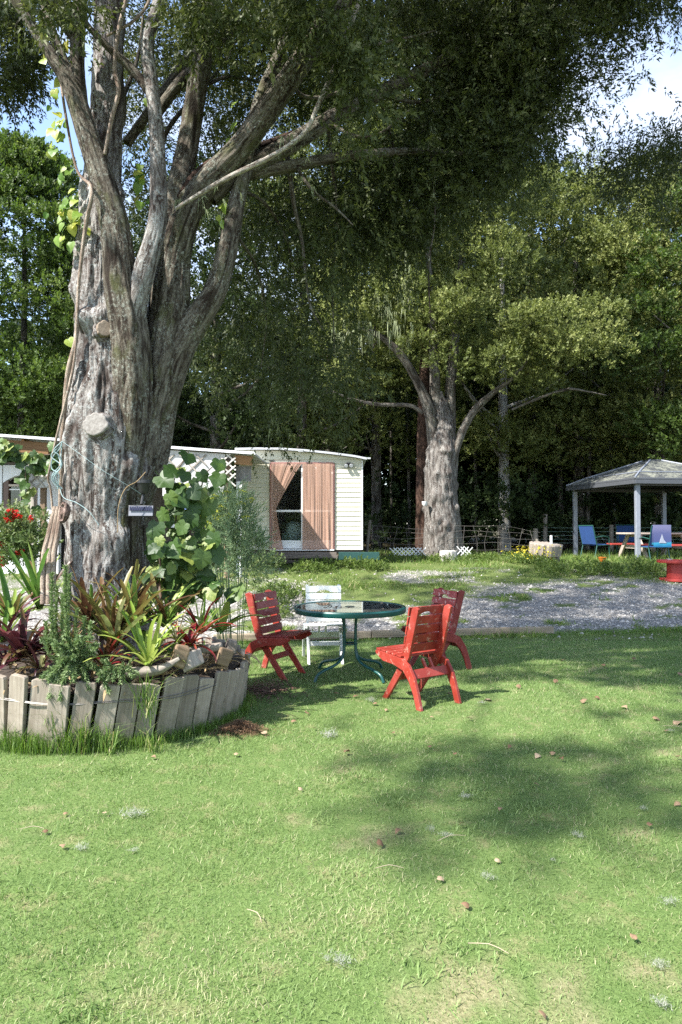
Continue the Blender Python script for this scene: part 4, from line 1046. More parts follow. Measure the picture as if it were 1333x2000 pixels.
# door
DOOR = bpy.data.objects.new('sliding_door', None); link(DOOR, HUT)
db = lambda mb, n, m_, **k: mb.build(n, m_, DOOR, **k)
M_FRAME = m_plain('pinkish_timber_door_frame', (0.40, 0.20, 0.17), 0.5)
for x in (dx0 - 0.015, dx1 + 0.015):
    db(MB().box((x, -0.012, (dz0 + dz1) / 2), (0.03, 0.09, dz1 - dz0)), 'jamb', M_FRAME)
db(MB().box(((dx0 + dx1) / 2, -0.012, dz1 + 0.0), (dx1 - dx0, 0.085, 0.03)), 'head', M_FRAME)
db(MB().box(((dx0 + dx1) / 2, -0.02, dz0 - 0.005), (dx1 - dx0 + 0.05, 0.12, 0.03)), 'sill', M_WHITE)
xm = (dx0 + dx1) / 2
for (a, b, yy) in ((dx0 + 0.003, xm + 0.02, 0.010), (xm - 0.02, dx1 - 0.003, 0.045)):
    for x in (a + 0.022, b - 0.022):
        db(MB().box((x, yy, (dz0 + dz1) / 2), (0.044, 0.03, dz1 - dz0 - 0.04)), 'stile', M_WHITE, bevel=0.004)
    for z in (dz0 + 0.19, dz0 + 0.905, dz1 - 0.045):
        db(MB().box(((a + b) / 2, yy, z), (b - a - 0.089, 0.026, 0.05)), 'rail', M_WHITE, bevel=0.004)
    db(MB().box(((a + b) / 2, yy, dz0 + 0.095), (b - a - 0.089, 0.018, 0.138)), 'kick_panel', M_WHITE)
    for z0_, z1_ in ((dz0 + 0.216, dz0 + 0.879), (dz0 + 0.931, dz1 - 0.071)):
        db(MB().box(((a + b) / 2, yy, (z0_ + z1_) / 2), (b - a - 0.09, 0.005, z1_ - z0_)), 'pane', M_GLASS)
# net curtains hung outside the glass
def drape(name, xl, xr, y, seed, tied=False):
    nu, nv = 90, 60
    U, W = np.meshgrid(np.linspace(0, 1, nu), np.linspace(0, 1, nv))
    z = dz1 - 0.02 - (dz1 - 0.02 - (dz0 - 0.0)) * W
    L, R = np.full_like(U, xl), np.full_like(U, xr)
    if tied:
        t = np.clip(W / 0.52, 0, 1)
        R = xr - (xr - xl - 0.115) * (t ** 0.85)
        low = np.clip((W - 0.52) / 0.48, 0, 1); R = np.where(W > 0.52, xl + 0.115 + 0.17 * low ** 1.3, R)
        L = xl - 0.015 * np.sin(W * 5)
    x = L + (R - L) * U
    fold = 0.045 * (vnoise(U * 11 + 0.5 * np.sin(W * 3 + seed), W * 1.1, seed, seed) - 0.5) + 0.016 * (vnoise(U * 29, W * 1.6, seed, seed + 4) - 0.5)
    fold = fold * (0.45 + 0.75 * W)
    yy = y + fold - (0.05 * np.exp(-((W - 0.52) / 0.1) ** 2) if tied else 0)
    V = np.stack([x.ravel(), yy.ravel(), z.ravel()], 1)
    i = np.arange(nu * nv).reshape(nv, nu)
    F = np.stack([i[:-1, :-1].ravel(), i[:-1, 1:].ravel(), i[1:, 1:].ravel(), i[1:, :-1].ravel()], 1)
    return np_obj(name, V, F, M_NET, DOOR, None, smooth=True)
drape('curtain', dx0 + 0.01, xm + 0.0, -0.085, 1, True)['label'] = 'sheer pink curtain drawn aside and tied'
drape('curtain', xm + 0.01, dx1 - 0.01, -0.085, 2)['label'] = 'sheer pink curtain hanging closed'
# twin floodlight and vent plate on the front
FL = bpy.data.objects.new('floodlight', None); link(FL, HUT); FL.location = (0.18, -0.03, 3.06)
M_BLK = m_plain('black_plastic', (0.03, 0.03, 0.032), 0.45)
M_LENS = m_plain('lamp_lens', (0.55, 0.56, 0.58), 0.15)
MB().box((0, -0.01, 0.03), (0.10, 0.04, 0.05)).build('base', M_BLK, FL, bevel=0.006)
for sx in (-0.06, 0.06):
    MB().tube([(sx, -0.01, 0.0), (sx, -0.10, -0.03)], [0.035, 0.05], 14).build('lamp_head', M_BLK, FL, smooth=True)
    MB().tube([(sx, -0.1005, -0.03), (sx, -0.106, -0.032)], [0.044, 0.04], 14).build('lens', M_LENS, FL)
MB().box((-1.62, -0.03, 3.155), (0.12, 0.02, 0.02)).build('vent_plate', M_BLK, HUT)
# piles, bearer and a step of old timbers
for x in (-2.2, -1.3, -0.4, 0.35):
    hb(MB().box((x, 0.15, (hg + 0.98) / 2 - 0.1), (0.16, 0.16, 0.98 - hg + 0.2)), 'pile', M_OLDWOOD)
hb(MB().box((0.42, -0.06, 0.93), (0.95, 0.05, 0.18)), 'base_board', m_plain('dark_green_board', (0.02, 0.075, 0.065), 0.5), bevel=0.006)
for k, (x, y, z, L) in enumerate(((-0.95, -0.36, 0.99, 1.7), (-0.9, -0.52, 0.93, 1.66), (-0.92, -0.44, 0.82, 1.72))):
    ST = tag(MB().box((0, 0, 0), (L, 0.15, 0.075)).build('step_timber', M_OLDWOOD, None, bevel=0.008), ('upper back old timber of the step below the sliding door', 'upper front old timber of the step below the sliding door', 'lowest old timber under the step of the hut')[k], 'timber', 'timbers of the hut step')
    ST.location = (x, HY + y, z); ST.rotation_euler = (0, 0, 0.01 * (k - 1))
for x in (-1.65, -0.2):
    o = MB().box((0, 0, 0), (0.2, 0.24, 0.16)).build('step_block', M_OLDWOOD, None, bevel=0.01)
    o.location = (x, HY - 0.44, gzf(x, HY - 0.44) + 0.0); tag(o, 'timber block carrying the hut step ' + ('beside the herb bush' if x < -1 else 'beside the green base board'), 'block', 'blocks under the hut step')
# things seen through the glass
o = MB().lathe([(0.0, 0), (0.19, 0.01), (0.24, 0.12), (0.22, 0.32), (0.14, 0.42), (0.0, 0.44)], 18).build('pillow', m_plain('white_pillow_cotton', (0.8, 0.8, 0.82), 0.8), None, smooth=True)
o.location = (-1.18, HY + 0.75, 1.30); o.rotation_euler = (0.25, 0.1, 0.2); tag(o, 'white pillow standing inside behind the open curtain', 'pillow')
o = MB().box((0, 0, 0), (0.62, 0.5, 0.38)).build('storage_box', m_plain('grey_green_plastic', (0.28, 0.34, 0.31), 0.5), None, bevel=0.03)
o.location = (-1.12, HY + 0.8, 1.27); tag(o, 'grey green box on the hut floor behind the glass', 'box')

# ================================================================== PERGOLA AND WHITE HOUSE AT THE SIDE
PY = 14.0
PERG = thing('pergola', 'lean-to pergola roof with pale sheet panel, lattice and posts beside the hut', 'pergola', (0, PY, 0))
pb = lambda mb, n, m_, **k: mb.build(n, m_, PERG, **k)
def pz(x): return 3.09 + (-1.77 - x) * 0.0705
M_FLASH = m_paint('white_roof_flashing', (0.78, 0.79, 0.80), (0.62, 0.63, 0.64), 0.35)
M_PSHEET = m_paint('dusty_pale_plastic_sheet', (0.62, 0.61, 0.60), (0.45, 0.44, 0.43), 0.6, (0.34, 0.32, 0.29), 2.6, 0.15, 0.45)
pb(MB().prism([(-9.0, pz(-9.0)), (-1.77, pz(-1.77)), (-1.77, pz(-1.77) + 0.035), (-9.0, pz(-9.0) + 0.035)], lambda u, v, t: (u, t, v), 0.0, 1.95), 'roof', M_ROOF)
pb(MB().prism([(-9.0, pz(-9.0) - 0.004), (-1.76, pz(-1.76) - 0.004), (-1.76, pz(-1.76) + 0.05), (-9.0, pz(-9.0) + 0.05)], lambda u, v, t: (u, t, v), -0.03, -0.002), 'flashing', M_FLASH)
pb(MB().bar((-9.0, 0.12, pz(-9) - 0.17), (-6.05, 0.12, pz(-6.05) - 0.17), 0.06, 0.24), 'beam', M_BROWNWOOD, bevel=0.005)
pb(MB().bar((-2.2, 0.12, pz(-2.2) - 0.125), (-1.83, 0.12, pz(-1.83) - 0.125), 0.06, 0.19), 'beam', M_BROWNWOOD, bevel=0.005)
pb(MB().bar((-6.0, 0.14, pz(-6) - 0.12), (-2.25, 0.14, pz(-2.25) - 0.12), 0.06, 0.12), 'beam', M_OLDWOOD, bevel=0.005)
for x in (-8.2, -7.4, -6.6, -5.8, -5.0, -4.2, -3.4, -2.6):
    pb(MB().box((x, 1.0, pz(x) - 0.055), (0.05, 1.8, 0.09)), 'rafter', M_BROWNWOOD)
sx0, sx1 = -3.68, -2.42
SHEET = pb(MB().prism([(sx0, 2.24), (sx1, 2.25), (sx1 + 0.03, pz(sx1) - 0.03), (sx0, pz(sx0) - 0.03)], lambda u, v, t: (u, t, v), 0.06, 0.075), 'sheet_panel', M_PSHEET)
M_SLAT = m_wood('pale_trellis_slat', (0.45, 0.42, 0.37), (0.70, 0.67, 0.61), axis=1)
def lattice(parent, x0, x1, z0, z1, step, w, yy, mat, depth=0.012):
    """diagonal slats of a trellis, each cut to the panel"""
    for sgn, dy in ((1, 0), (-1, -depth - 0.001)):
        k0 = -int((z1 - z0) / step) - 2
        for k in range(k0, int((x1 - x0) / step) + int((z1 - z0) / step) + 3):
            xa = x0 + k * step
            pts = []
            za, zb = z0, z1
            fx = (lambda z: xa + (z - z0)) if sgn > 0 else (lambda z: xa + (z1 - z))
            zz = [z for z in np.linspace(z0, z1, 80) if x0 <= fx(z) <= x1]
            if len(zz) < 8: continue
            MB().bar((fx(zz[0]), yy + dy, zz[0]), (fx(zz[-1]), yy + dy, zz[-1]), depth, w, up=(1, 0, 0) if False else (0, 0, 1)).build('slat', mat, parent)
lattice(SHEET, sx0 + 0.02, sx1 - 0.35, 2.55, pz(-3) - 0.08, 0.33, 0.028, 0.045, M_GREYPOST)
# expanding white trellis at the pergola end
TR = bpy.data.objects.new('trellis', None); link(TR, PERG)
for sgn in (1, -1):
    for k in range(5):
        z = 2.44 + k * 0.165
        a, b = (-2.47, -2.17) if sgn > 0 else (-2.17, -2.47)
        z1_ = z + 0.26
        if z1_ > 3.10: z1_ = 3.10
        MB().bar((a, 0.03 - 0.006 * sgn, z), (a + (b - a) * (z1_ - z) / 0.26, 0.03 - 0.006 * sgn, z1_), 0.010, 0.03).build('slat', M_SLAT, TR)
# posts
def post(x, y, r, z1_, mat, sq=False):
    g = gzf(x, PY + y)
    mb = MB()
    if sq: mb.box((x, y, (g + z1_) / 2 - 0.05), (2 * r, 2 * r, z1_ - g + 0.1))
    else: mb.tube([(x, y, g - 0.1), (x, y, z1_)], [r, r * 0.95], 14)
    pb(mb, 'post', mat, smooth=not sq)
post(-2.36, 0.16, 0.065, 2.98, M_POSTWOOD); post(-2.13, 0.30, 0.055, 2.55, M_WHITE, True)
post(-6.44, 0.22, 0.06, 3.2, M_GREYPOST, True); post(-6.22, 0.26, 0.05, 2.62, M_POSTWOOD, True); post(-4.6, 0.22, 0.06, 3.05, M_GREYPOST, True)
o = pb(MB().box((-6.25, 0.06, 2.62), (0.50, 0.015, 0.42)), 'sheet_panel', M_PSHEET)
lattice(o, -6.49, -6.01, 2.42, 2.82, 0.22, 0.025, 0.045, M_GREYPOST)
pb(MB().box((-2.05, 0.35, 2.72), (0.32, 0.02, 0.32)), 'weathered_board', m_paint('flaking_grey_board', (0.30, 0.29, 0.28), (0.16, 0.15, 0.14), 0.8, (0.5, 0.49, 0.46), 6, 0.3, 0.5))
pb(MB().box((-4.3, 1.9, 2.0), (3.5, 0.05, 2.3)), 'back_wall', m_wood('dark_board_wall', (0.05, 0.04, 0.033), (0.13, 0.11, 0.09), axis=2))
# washing and odds under the pergola
def cloth(name, px, py, Y, w, h, col, label, cat='cloth', seed=1):
    p = at(px, py, Y); U, W = np.meshgrid(np.linspace(-0.5, 0.5, 16), np.linspace(0, 1, 16))
    V = np.stack([(U * w * (1 + 0.1 * W)).ravel(), (0.03 * np.sin(U * 14 + seed + W * 3) * (0.3 + W)).ravel(), (-W * h).ravel()], 1)
    i = np.arange(256).reshape(16, 16); F = np.stack([i[:-1, :-1].ravel(), i[:-1, 1:].ravel(), i[1:, 1:].ravel(), i[1:, :-1].ravel()], 1)
    o = np_obj(name, V, F, m_paint(name + '_fabric_%d' % seed, col, tuple(c * 0.6 for c in col), 0.85, (0.75, 0.76, 0.8), 7, 0.1, 0.42), None, None, True)
    md = o.modifiers.new('thick', 'SOLIDIFY'); md.thickness = 0.004
    o.location = p; tag(o, label, cat); return o
cloth('hanging_cloth', 352, 966, 14.5, 0.30, 0.42, (0.16, 0.24, 0.52), 'blue and white cloth hanging under the pale sheet panel', seed=3)
cloth('hanging_cloth', 352, 1010, 14.4, 0.34, 0.36, (0.66, 0.68, 0.72), 'white cloth hanging low behind the grape leaves', seed=5)
# white house wall with its window
HOUSE = thing('white_house', 'white plastered house wall with an arched brown window behind red flowers', 'house', (0, 14.75, 0))
hw = lambda mb, n, m_, **k: mb.build(n, m_, HOUSE, **k)
M_PLASTER = m_paint('white_plaster', (0.78, 0.79, 0.82), (0.68, 0.69, 0.71), 0.85, (0.55, 0.54, 0.52), 1.6, 0.15, 0.3)
wx0, wx1, wz0, wz1 = -7.28, -6.56, 1.62, 2.62
hw(MB().box((-8.4, 0, 1.7), (2.2, 0.14, 2.46)), 'wall', M_PLASTER)
hw(MB().box((-6.30, 0, 1.7), (0.46, 0.14, 2.46)), 'wall', M_PLASTER)
arc = [(wx0, 2.935), (wx0, 2.55)] + [(wx0 + (wx1 - wx0) * t, 2.55 + 0.16 * math.sin(PI * t)) for t in np.linspace(0.05, 0.95, 13)] + [(wx1, 2.55), (wx1, 2.935)]
hw(MB().prism(arc, lambda u, v, t: (u, t, v), -0.0701, 0.069), 'wall', M_PLASTER)
hw(MB().box(((wx0 + wx1) / 2, 0, 1.03), (wx1 - wx0, 0.138, 1.14)), 'wall', M_PLASTER)
WN = bpy.data.objects.new('window', None); link(WN, HOUSE)
M_WFRAME = m_plain('brown_window_frame', (0.13, 0.075, 0.055), 0.5); M_BEIGE = m_plain('beige_window_frame', (0.46, 0.38, 0.30), 0.5)
for x, mt in ((wx0 + 0.06, M_WFRAME), (wx1 - 0.05, M_BEIGE)):
    MB().box((x, -0.02, 2.1), (0.11, 0.08, 1.0)).build('frame', mt, WN, bevel=0.005)
MB().box(((wx0 + wx1) / 2, -0.02, 2.50), (wx1 - wx0 - 0.215, 0.07, 0.05)).build('frame', M_BEIGE, WN, bevel=0.005)
MB().box(((wx0 + wx1) / 2, -0.015, 2.41), (wx1 - wx0 - 0.215, 0.04, 0.025)).build('glazing_bar', M_WHITE, WN)
MB().box(((wx0 + wx1) / 2, -0.015, 2.0), (0.025, 0.035, 0.79)).build('glazing_bar', M_BEIGE, WN)
MB().box(((wx0 + wx1) / 2, 0.0, 2.06), (wx1 - wx0 - 0.22, 0.006, 0.84)).build('pane', M_GLASS, WN)
hw(MB().box((-7.2, 1.2, 1.9), (2.4, 0.05, 2.2)), 'inner_wall', m_plain('room_shade_colour', (0.06, 0.05, 0.045), 0.9))  # near-black colour puts the unlit room's shade into the wall
hw(MB().box((-7.8, 0.7, 2.97), (3.6, 1.6, 0.05)), 'soffit', M_OLDWOOD)

# ================================================================== WIRE FENCES
M_WIRE = m_plain('rusty_galvanised_wire', (0.20, 0.18, 0.16), 0.5, 0.5, 0.6)
M_FPOST = m_wood('old_fence_post', (0.10, 0.085, 0.07), (0.27, 0.24, 0.20), axis=2)
FEN = thing('wire_fence', 'sagging rusty wire mesh fence along the edge of the wood behind the trellis', 'fence', (0, 18.3, 0))
fx = np.linspace(0.62, 5.35, 26)
def ftop(x): return 1.70 - 0.16 * math.sin((x - 0.6) / 4.7 * PI * 2.1) * 0.5 - 0.04 * (x - 0.6)
for k in range(6):
    pts = [(x, 0.05 * math.sin(x * 3 + k), gzf(x, 18.3) + 0.05 + (ftop(x) - gzf(x, 18.3) - 0.05) * (k / 5.0) ** 0.85 + 0.02 * math.sin(x * 4.1 + k * 1.7)) for x in fx]
    MB().tube(pts, 0.0036, 5).build('wire', M_WIRE, FEN)
for i, x in enumerate(np.arange(0.85, 5.3, 0.305)):
    j = 0.06 * math.sin(i * 2.3)
    MB().tube([(x + j * 0.5, 0.05 * math.sin(x * 3), gzf(x, 18.3)), (x + j, 0.05 * math.sin(x * 3 + 2), (gzf(x, 18.3) + ftop(x)) / 2), (x - j, 0.05 * math.sin(x * 3 + 5), ftop(x) + 0.01)], 0.0045, 5).build('wire', M_WIRE, FEN)
for x, h, l in ((0.66, 1.05, 0.12), (5.3, 0.55, -0.05)):
    g = gzf(x, 18.3); MB().tube([(x, 0, g - 0.1), (x + l, 0, g + h)], [0.045, 0.04], 10).build('post', M_FPOST, FEN, smooth=True)
FEN2 = thing('paddock_fence', 'taut green wire paddock fence with wooden posts beyond the gazebo', 'fence', (0, 22.5, 0))
M_GWIRE = m_plain('green_coated_wire', (0.22, 0.33, 0.27), 0.5, 0.5, 0.3)
for k in range(5):
    MB().tube([(x, 0, gzf(x, 22.5) + 0.30 + 0.125 * k) for x in np.linspace(6.6, 14.5, 9)], 0.006, 5).build('wire', M_GWIRE, FEN2)
for x, h in ((6.72, 1.25), (8.9, 0.9), (10.3, 1.0), (11.6, 0.9), (12.9, 1.05), (14.2, 1.0)):
    g = gzf(x, 22.5); MB().tube([(x, 0.03, g - 0.1), (x + 0.02, 0.03, g + h)], [0.075, 0.07], 10).build('post', M_FPOST, FEN2, smooth=True)
for px, h, nm in ((980, 0.75, 'short old fence post in the shade between the speckled bole and the log seat'), (1045, 0.8, 'old fence post in the shade directly behind the log seat')):
    x = (px - 666.5) * 21 / FPX; o = MB().tube([(0, 0, -0.1), (0.02, 0, h)], [0.085, 0.075], 10).build('fence_post', M_FPOST, None, smooth=True)
    o.location = (x, 21, gzf(x, 21)); tag(o, nm, 'post')
# low white expanding trellis in front of the forked tree: two lengths and a white tub between
def low_trellis(x0, x1, z_off, h, label, tilt=0.0):
    t = thing('garden_trellis', label, 'trellis', (x0, 17.6, gzf(x0, 17.6)), group='low white trellis lengths')
    L = x1 - x0; n = max(3, int(L / 0.105))
    for k in range(n):
        for sgn in (1, -1):
            xa = k * 0.105
            a, b = (xa, xa + 0.20) if sgn > 0 else (xa + 0.20, xa)
            z = z_off + tilt * xa
            MB().bar((a, 0.006 * sgn, z), (b, 0.006 * sgn, z + h), 0.009, 0.022).build('slat', M_WHITE, t)
low_trellis(1.25, 2.15, 0.14, 0.2, 'low white crisscross trellis length standing left of the pale stump')
low_trellis(2.98, 3.4, 0.15, 0.22, 'short tilted white crisscross trellis end right of the pale stump', -0.12)
# ------------------------------------------------------------------ stumps and log seat
M_LOGSIDE = m_wood('grey_bark_log', (0.22, 0.18, 0.14), (0.52, 0.47, 0.40), axis=2)
M_LOGTOP = m_wood('bleached_log_top', (0.14, 0.11, 0.088), (0.36, 0.315, 0.265), axis=2)
def rough_disc(r, h, seed, n=34, depth=0.12, sx=1.0, top=1.0, mat=None, topmat=None, name='log', parent=None):
    R = random.Random(seed); prof = [1 + depth * (R.uniform(-1, 1)) * 0.6 + depth * 0.6 * math.sin(k * 0.9 + seed) for k in range(n)]
    mb = MB(); vs = []
    for lev, (z, q) in enumerate(((0, 1.0), (h * 0.5, 1.03), (h * 0.93, top), (h, top * 0.96))):
        for k in range(n):
            a = 2 * PI * k / n; vs.append((r * sx * q * prof[k] * math.cos(a), r * q * prof[k] * math.sin(a), z + 0.01 * math.sin(k * 2.1) * (lev > 1)))
    fs = [(l * n + k, l * n + (k + 1) % n, (l + 1) * n + (k + 1) % n, (l + 1) * n + k) for l in range(3) for k in range(n)] + [tuple(range(n - 1, -1, -1)), tuple(range(3 * n, 4 * n))]
    mb.add(vs, fs); return mb.build(name, mat, parent)
p = at(876, 1090, 17.3); x = p.x
o = rough_disc(0.22, 0.30, 5, depth=0.03, mat=m_wood('pale_stump_bark', (0.24, 0.22, 0.20), (0.46, 0.44, 0.41), axis=2), name='stump')
o.location = (x, 17.3, gzf(x, 17.3) - 0.03); tag(o, 'small pale cut stump standing between the two white trellis lengths', 'stump')
LS = thing('log_seat', 'bleached slab of log resting on a dark stump near the gazebo', 'log seat', ((1064 - 666.5) * 16.4 / FPX, 16.4, gzf(4.89, 16.4)))
rough_disc(0.19, 0.30, 9, mat=m_wood('dark_stump_wood', (0.06, 0.05, 0.04), (0.17, 0.15, 0.12), axis=2), name='stump', parent=LS).location = (0.17, 0.03, -0.06)
o = rough_disc(0.30, 0.27, 12, depth=0.10, sx=1.25, top=1.05, n=60, mat=M_LOGTOP, name='slab', parent=LS); o.location = (0, 0, 0.19); o.rotation_euler = (0.16, 0.05, 0.3)
MB().box((0, 0, 0.1), (0.05, 0.06, 0.26)).build('stick', M_WHITE, LS, bevel=0.01).location = (0.17, 0.05, 0.42)
LS.children[-1].rotation_euler = (0.0, -0.2, 0)

# ================================================================== GAZEBO
M_GPOST = m_plain('grey_blue_powdercoat', (0.24, 0.26, 0.30), 0.45)
M_GDARK = m_plain('dark_grey_powdercoat', (0.085, 0.09, 0.10), 0.4)
m, nt, out = newmat('lichen_spotted_roof')
v = coords(nt); a = noise(nt, v, 3.0, 8, 0.78); b = noise(nt, v, 22, 6, 0.75)
f = mixc(nt, 0.5, a, b); col = mixc(nt, ramp(nt, f, [(0.47, (0, 0, 0)), (0.56, (1, 1, 1))]), (0.045, 0.048, 0.052), (0.21, 0.215, 0.17))
principled(nt, out, col, 0.6, 0.3); M_GROOF = m
gc = [(7.47, 17.2), (6.93, 20.2), (9.72, 20.55), (10.35, 17.65)]          # front, back, far, side corners
gcx, gcy = sum(c[0] for c in gc) / 4, sum(c[1] for c in gc) / 4
gbase = 0.70
GZ = thing('gazebo', 'grey metal garden gazebo with a lichen spotted hipped roof', 'gazebo', (gcx, gcy, gbase))
lc = [(c[0] - gcx, c[1] - gcy) for c in gc]
eave = 2.02
for k, (x, y) in enumerate(lc):
    MB().box((x, y, eave / 2 - 0.04), (0.115, 0.115, eave + 0.08)).build('post', M_GPOST, GZ, bevel=0.012)
    MB().box((x, y, 0.0), (0.19, 0.19, 0.025)).build('foot_plate', M_GPOST, GZ)
ov = 1.12
eo = [(x * ov, y * ov) for x, y in lc]
mid = [(x * 0.86, y * 0.86) for x, y in lc]
apexz = eave + 0.72
ridge = [(-0.0, -0.25), (0.0, 0.25)]
for k in range(4):
    a_, b_ = eo[k], eo[(k + 1) % 4]
    MB().bar((a_[0], a_[1], eave + 0.02), (b_[0], b_[1], eave + 0.02), 0.05, 0.10).build('eave_beam', M_GDARK, GZ, bevel=0.006)
    MB().bar((a_[0] * 0.985, a_[1] * 0.985, eave + 0.10), (b_[0] * 0.985, b_[1] * 0.985, eave + 0.10), 0.10, 0.055).build('gutter', M_GDARK, GZ, bevel=0.008)
    a2, b2 = mid[k], mid[(k + 1) % 4]
    z1_, z2_, z3_ = eave + 0.12, eave + 0.30, apexz
    A = [Vector((a_[0], a_[1], z1_)), Vector((b_[0], b_[1], z1_)), Vector((b2[0], b2[1], z2_)), Vector((a2[0], a2[1], z2_))]
    # two bands: a flatter skirt, then the steeper hip; each a thin sheet
    for quad in (A, [A[3], A[2], Vector((b2[0] * 0.13, b2[1] * 0.13, z3_)), Vector((a2[0] * 0.13, a2[1] * 0.13, z3_))]):
        vs = [tuple(q) for q in quad] + [tuple(q - Vector((0, 0, 0.02))) for q in quad]
        MB().add(vs, [(0, 1, 2, 3), (7, 6, 5, 4), (0, 4, 5, 1), (1, 5, 6, 2), (2, 6, 7, 3), (3, 7, 4, 0)]).build('roof_panel', M_GROOF, GZ)
    MB().tube([(a_[0], a_[1], z1_ + 0.01), (a2[0], a2[1], z2_ + 0.012), (a2[0] * 0.13, a2[1] * 0.13, z3_ + 0.012)], 0.022, 8).build('hip_rib', M_GPOST, GZ)
    MB().bar((a2[0], a2[1], z2_ + 0.012), (b2[0], b2[1], z2_ + 0.012), 0.05, 0.022).build('purlin', M_GPOST, GZ)
    MB().bar((a_[0] * 0.90, a_[1] * 0.90, eave - 0.02), (b_[0] * 0.90, b_[1] * 0.90, eave - 0.02), 0.05, 0.09).build('top_rail', M_GDARK, GZ)
MB().box((0, 0, apexz + 0.012), (0.34, 0.34, 0.03)).build('ridge_cap', M_GDARK, GZ, bevel=0.01)

# ------------------------------------------------------------------ picnic table under it
M_PIC = m_wood('weathered_picnic_timber', (0.22, 0.18, 0.15), (0.47, 0.41, 0.35), axis=0)
M_REDBENCH = m_paint('faded_red_bench_paint', (0.42, 0.055, 0.045), (0.34, 0.05, 0.04), 0.5, (0.5, 0.32, 0.28), 8, 0.12, 0.35)
PT = thing('picnic_table', 'weathered timber picnic table with red benches under the gazebo', 'picnic table', (8.42, 18.35, 0.70), 0.10)
for k in range(5):
    MB().box((0, -0.32 + 0.16 * k, 0.74), (1.75, 0.148, 0.045)).build('top_plank', M_PIC, PT, bevel=0.005)
for s in (-1, 1):
    for k in range(2):
        MB().box((0, s * (0.66 + 0.15 * k), 0.44), (1.8, 0.14, 0.045)).build('bench_plank', M_REDBENCH, PT, bevel=0.005)
    for e in (-0.62, 0.62):
        MB().bar((e, s * 0.80, -0.02), (e, s * 0.22, 0.715), 0.045, 0.12).build('leg', M_PIC, PT, bevel=0.004)
for e in (-0.57, 0.57):
    MB().box((e, 0, 0.385), (0.045, 1.6, 0.10)).build('bench_bearer', M_PIC, PT)
    MB().box((e, 0, 0.68), (0.045, 0.72, 0.075)).build('top_bearer', M_PIC, PT)

# ------------------------------------------------------------------ outdoor chairs with blue slings
M_TUBE = m_plain('dark_green_tube', (0.02, 0.085, 0.07), 0.4)
M_SLING = m_paint('blue_sling_fabric', (0.022, 0.065, 0.21), (0.016, 0.048, 0.16), 0.8)
def sling_chair(x, y, rz, label):
    t = thing('sling_chair', label, 'chair', (x, y, gzf(x, y) - 0.02), rz, 'blue sling chairs')
    for s in (-1, 1):
        MB().tube([(s * 0.26, 0.25, 0), (s * 0.26, 0.22, 0.40), (s * 0.26, -0.20, 0.38), (s * 0.26, -0.34, 0.92)], 0.013, 8).build('side_frame', M_TUBE, t, smooth=True)
        MB().tube([(s * 0.26, -0.30, 0), (s * 0.26, -0.20, 0.38)], 0.013, 8).build('leg', M_TUBE, t, smooth=True)
        MB().tube([(s * 0.27, 0.22, 0.40), (s * 0.285, 0.20, 0.60), (s * 0.285, 0.0, 0.64), (s * 0.27, -0.26, 0.60)], 0.013, 8).build('armrest', M_TUBE, t, smooth=True)
    MB().prism([(0.21, 0.405), (0.0, 0.385), (-0.19, 0.39), (-0.19, 0.40), (0.0, 0.397), (0.21, 0.418)], lambda u, v, w: (w, u, v), -0.25, 0.25).build('seat', M_SLING, t)
    MB().prism([(-0.21, 0.42), (-0.275, 0.66), (-0.34, 0.90), (-0.352, 0.90), (-0.287, 0.66), (-0.222, 0.42)], lambda u, v, w: (w, u, v), -0.25, 0.25).build('backrest', M_SLING, t)
    MB().tube([(-0.26, -0.34, 0.92), (0.26, -0.34, 0.92)], 0.013, 8).build('top_rail', M_TUBE, t, smooth=True)
    return t
sling_chair((1163 - 666.5) * 18.6 / FPX, 18.6, -1.15, 'blue sling chair facing the picnic table beside the gazebo corner post')
sling_chair((1225 - 666.5) * 20.6 / FPX, 20.6, 2.9, 'blue sling chair on the far side of the picnic table')
SCH = sling_chair((1276 - 666.5) * 17.05 / FPX, 17.05, 0.15, 'chair behind the gazebo post with a printed towel over its back')
# towel over the back of that chair
tw = thing('beach_towel', 'blue and white printed towel hung over the chair beside the gazebo post', 'towel', SCH.location, SCH.rotation_euler.z)
m, nt, out = newmat('printed_towel')
v = coords(nt); sep = N(nt, 'SeparateXYZ'); nt.links.new(v, sep.inputs[0])
nn = noise(nt, v, 7.0, 4, 0.6); ad = N(nt, 'Math', operation='MULTIPLY_ADD'); ad.inputs[1].default_value = 0.10; nt.links.new(nn, ad.inputs[0]); nt.links.new(sep.outputs['Z'], ad.inputs[2])
mr = N(nt, 'MapRange'); mr.inputs['From Min'].default_value = 0.46; mr.inputs['From Max'].default_value = 1.00; nt.links.new(ad.outputs[0], mr.inputs['Value'])
col = ramp(nt, mr.outputs[0], [(0.0, (0.02, 0.12, 0.26)), (0.16, (0.04, 0.26, 0.40)), (0.24, (0.07, 0.085, 0.20)), (0.6, (0.09, 0.10, 0.21)), (0.85, (0.15, 0.15, 0.26)), (1.0, (0.16, 0.16, 0.28))])
principled(nt, out, col, 0.8, 0.1); M_TOWEL = m
MB().prism([(-0.365, 0.945), (-0.335, 0.945), (-0.30, 0.46), (-0.312, 0.46), (-0.356, 0.93), (-0.372, 0.40), (-0.384, 0.40)], lambda u, v, w: (w, u, v), -0.235, 0.235).build('cloth', M_TOWEL, tw)
MB().prism([(-0.10, 0.50), (0.10, 0.50), (0.03, 0.58), (-0.02, 0.72)], lambda u, v, w: (u, w, v), -0.3885, -0.3855).build('print', m_plain('pale_print', (0.36, 0.38, 0.46), 0.8), tw)['label'] = 'pale triangular shape printed on the towel'

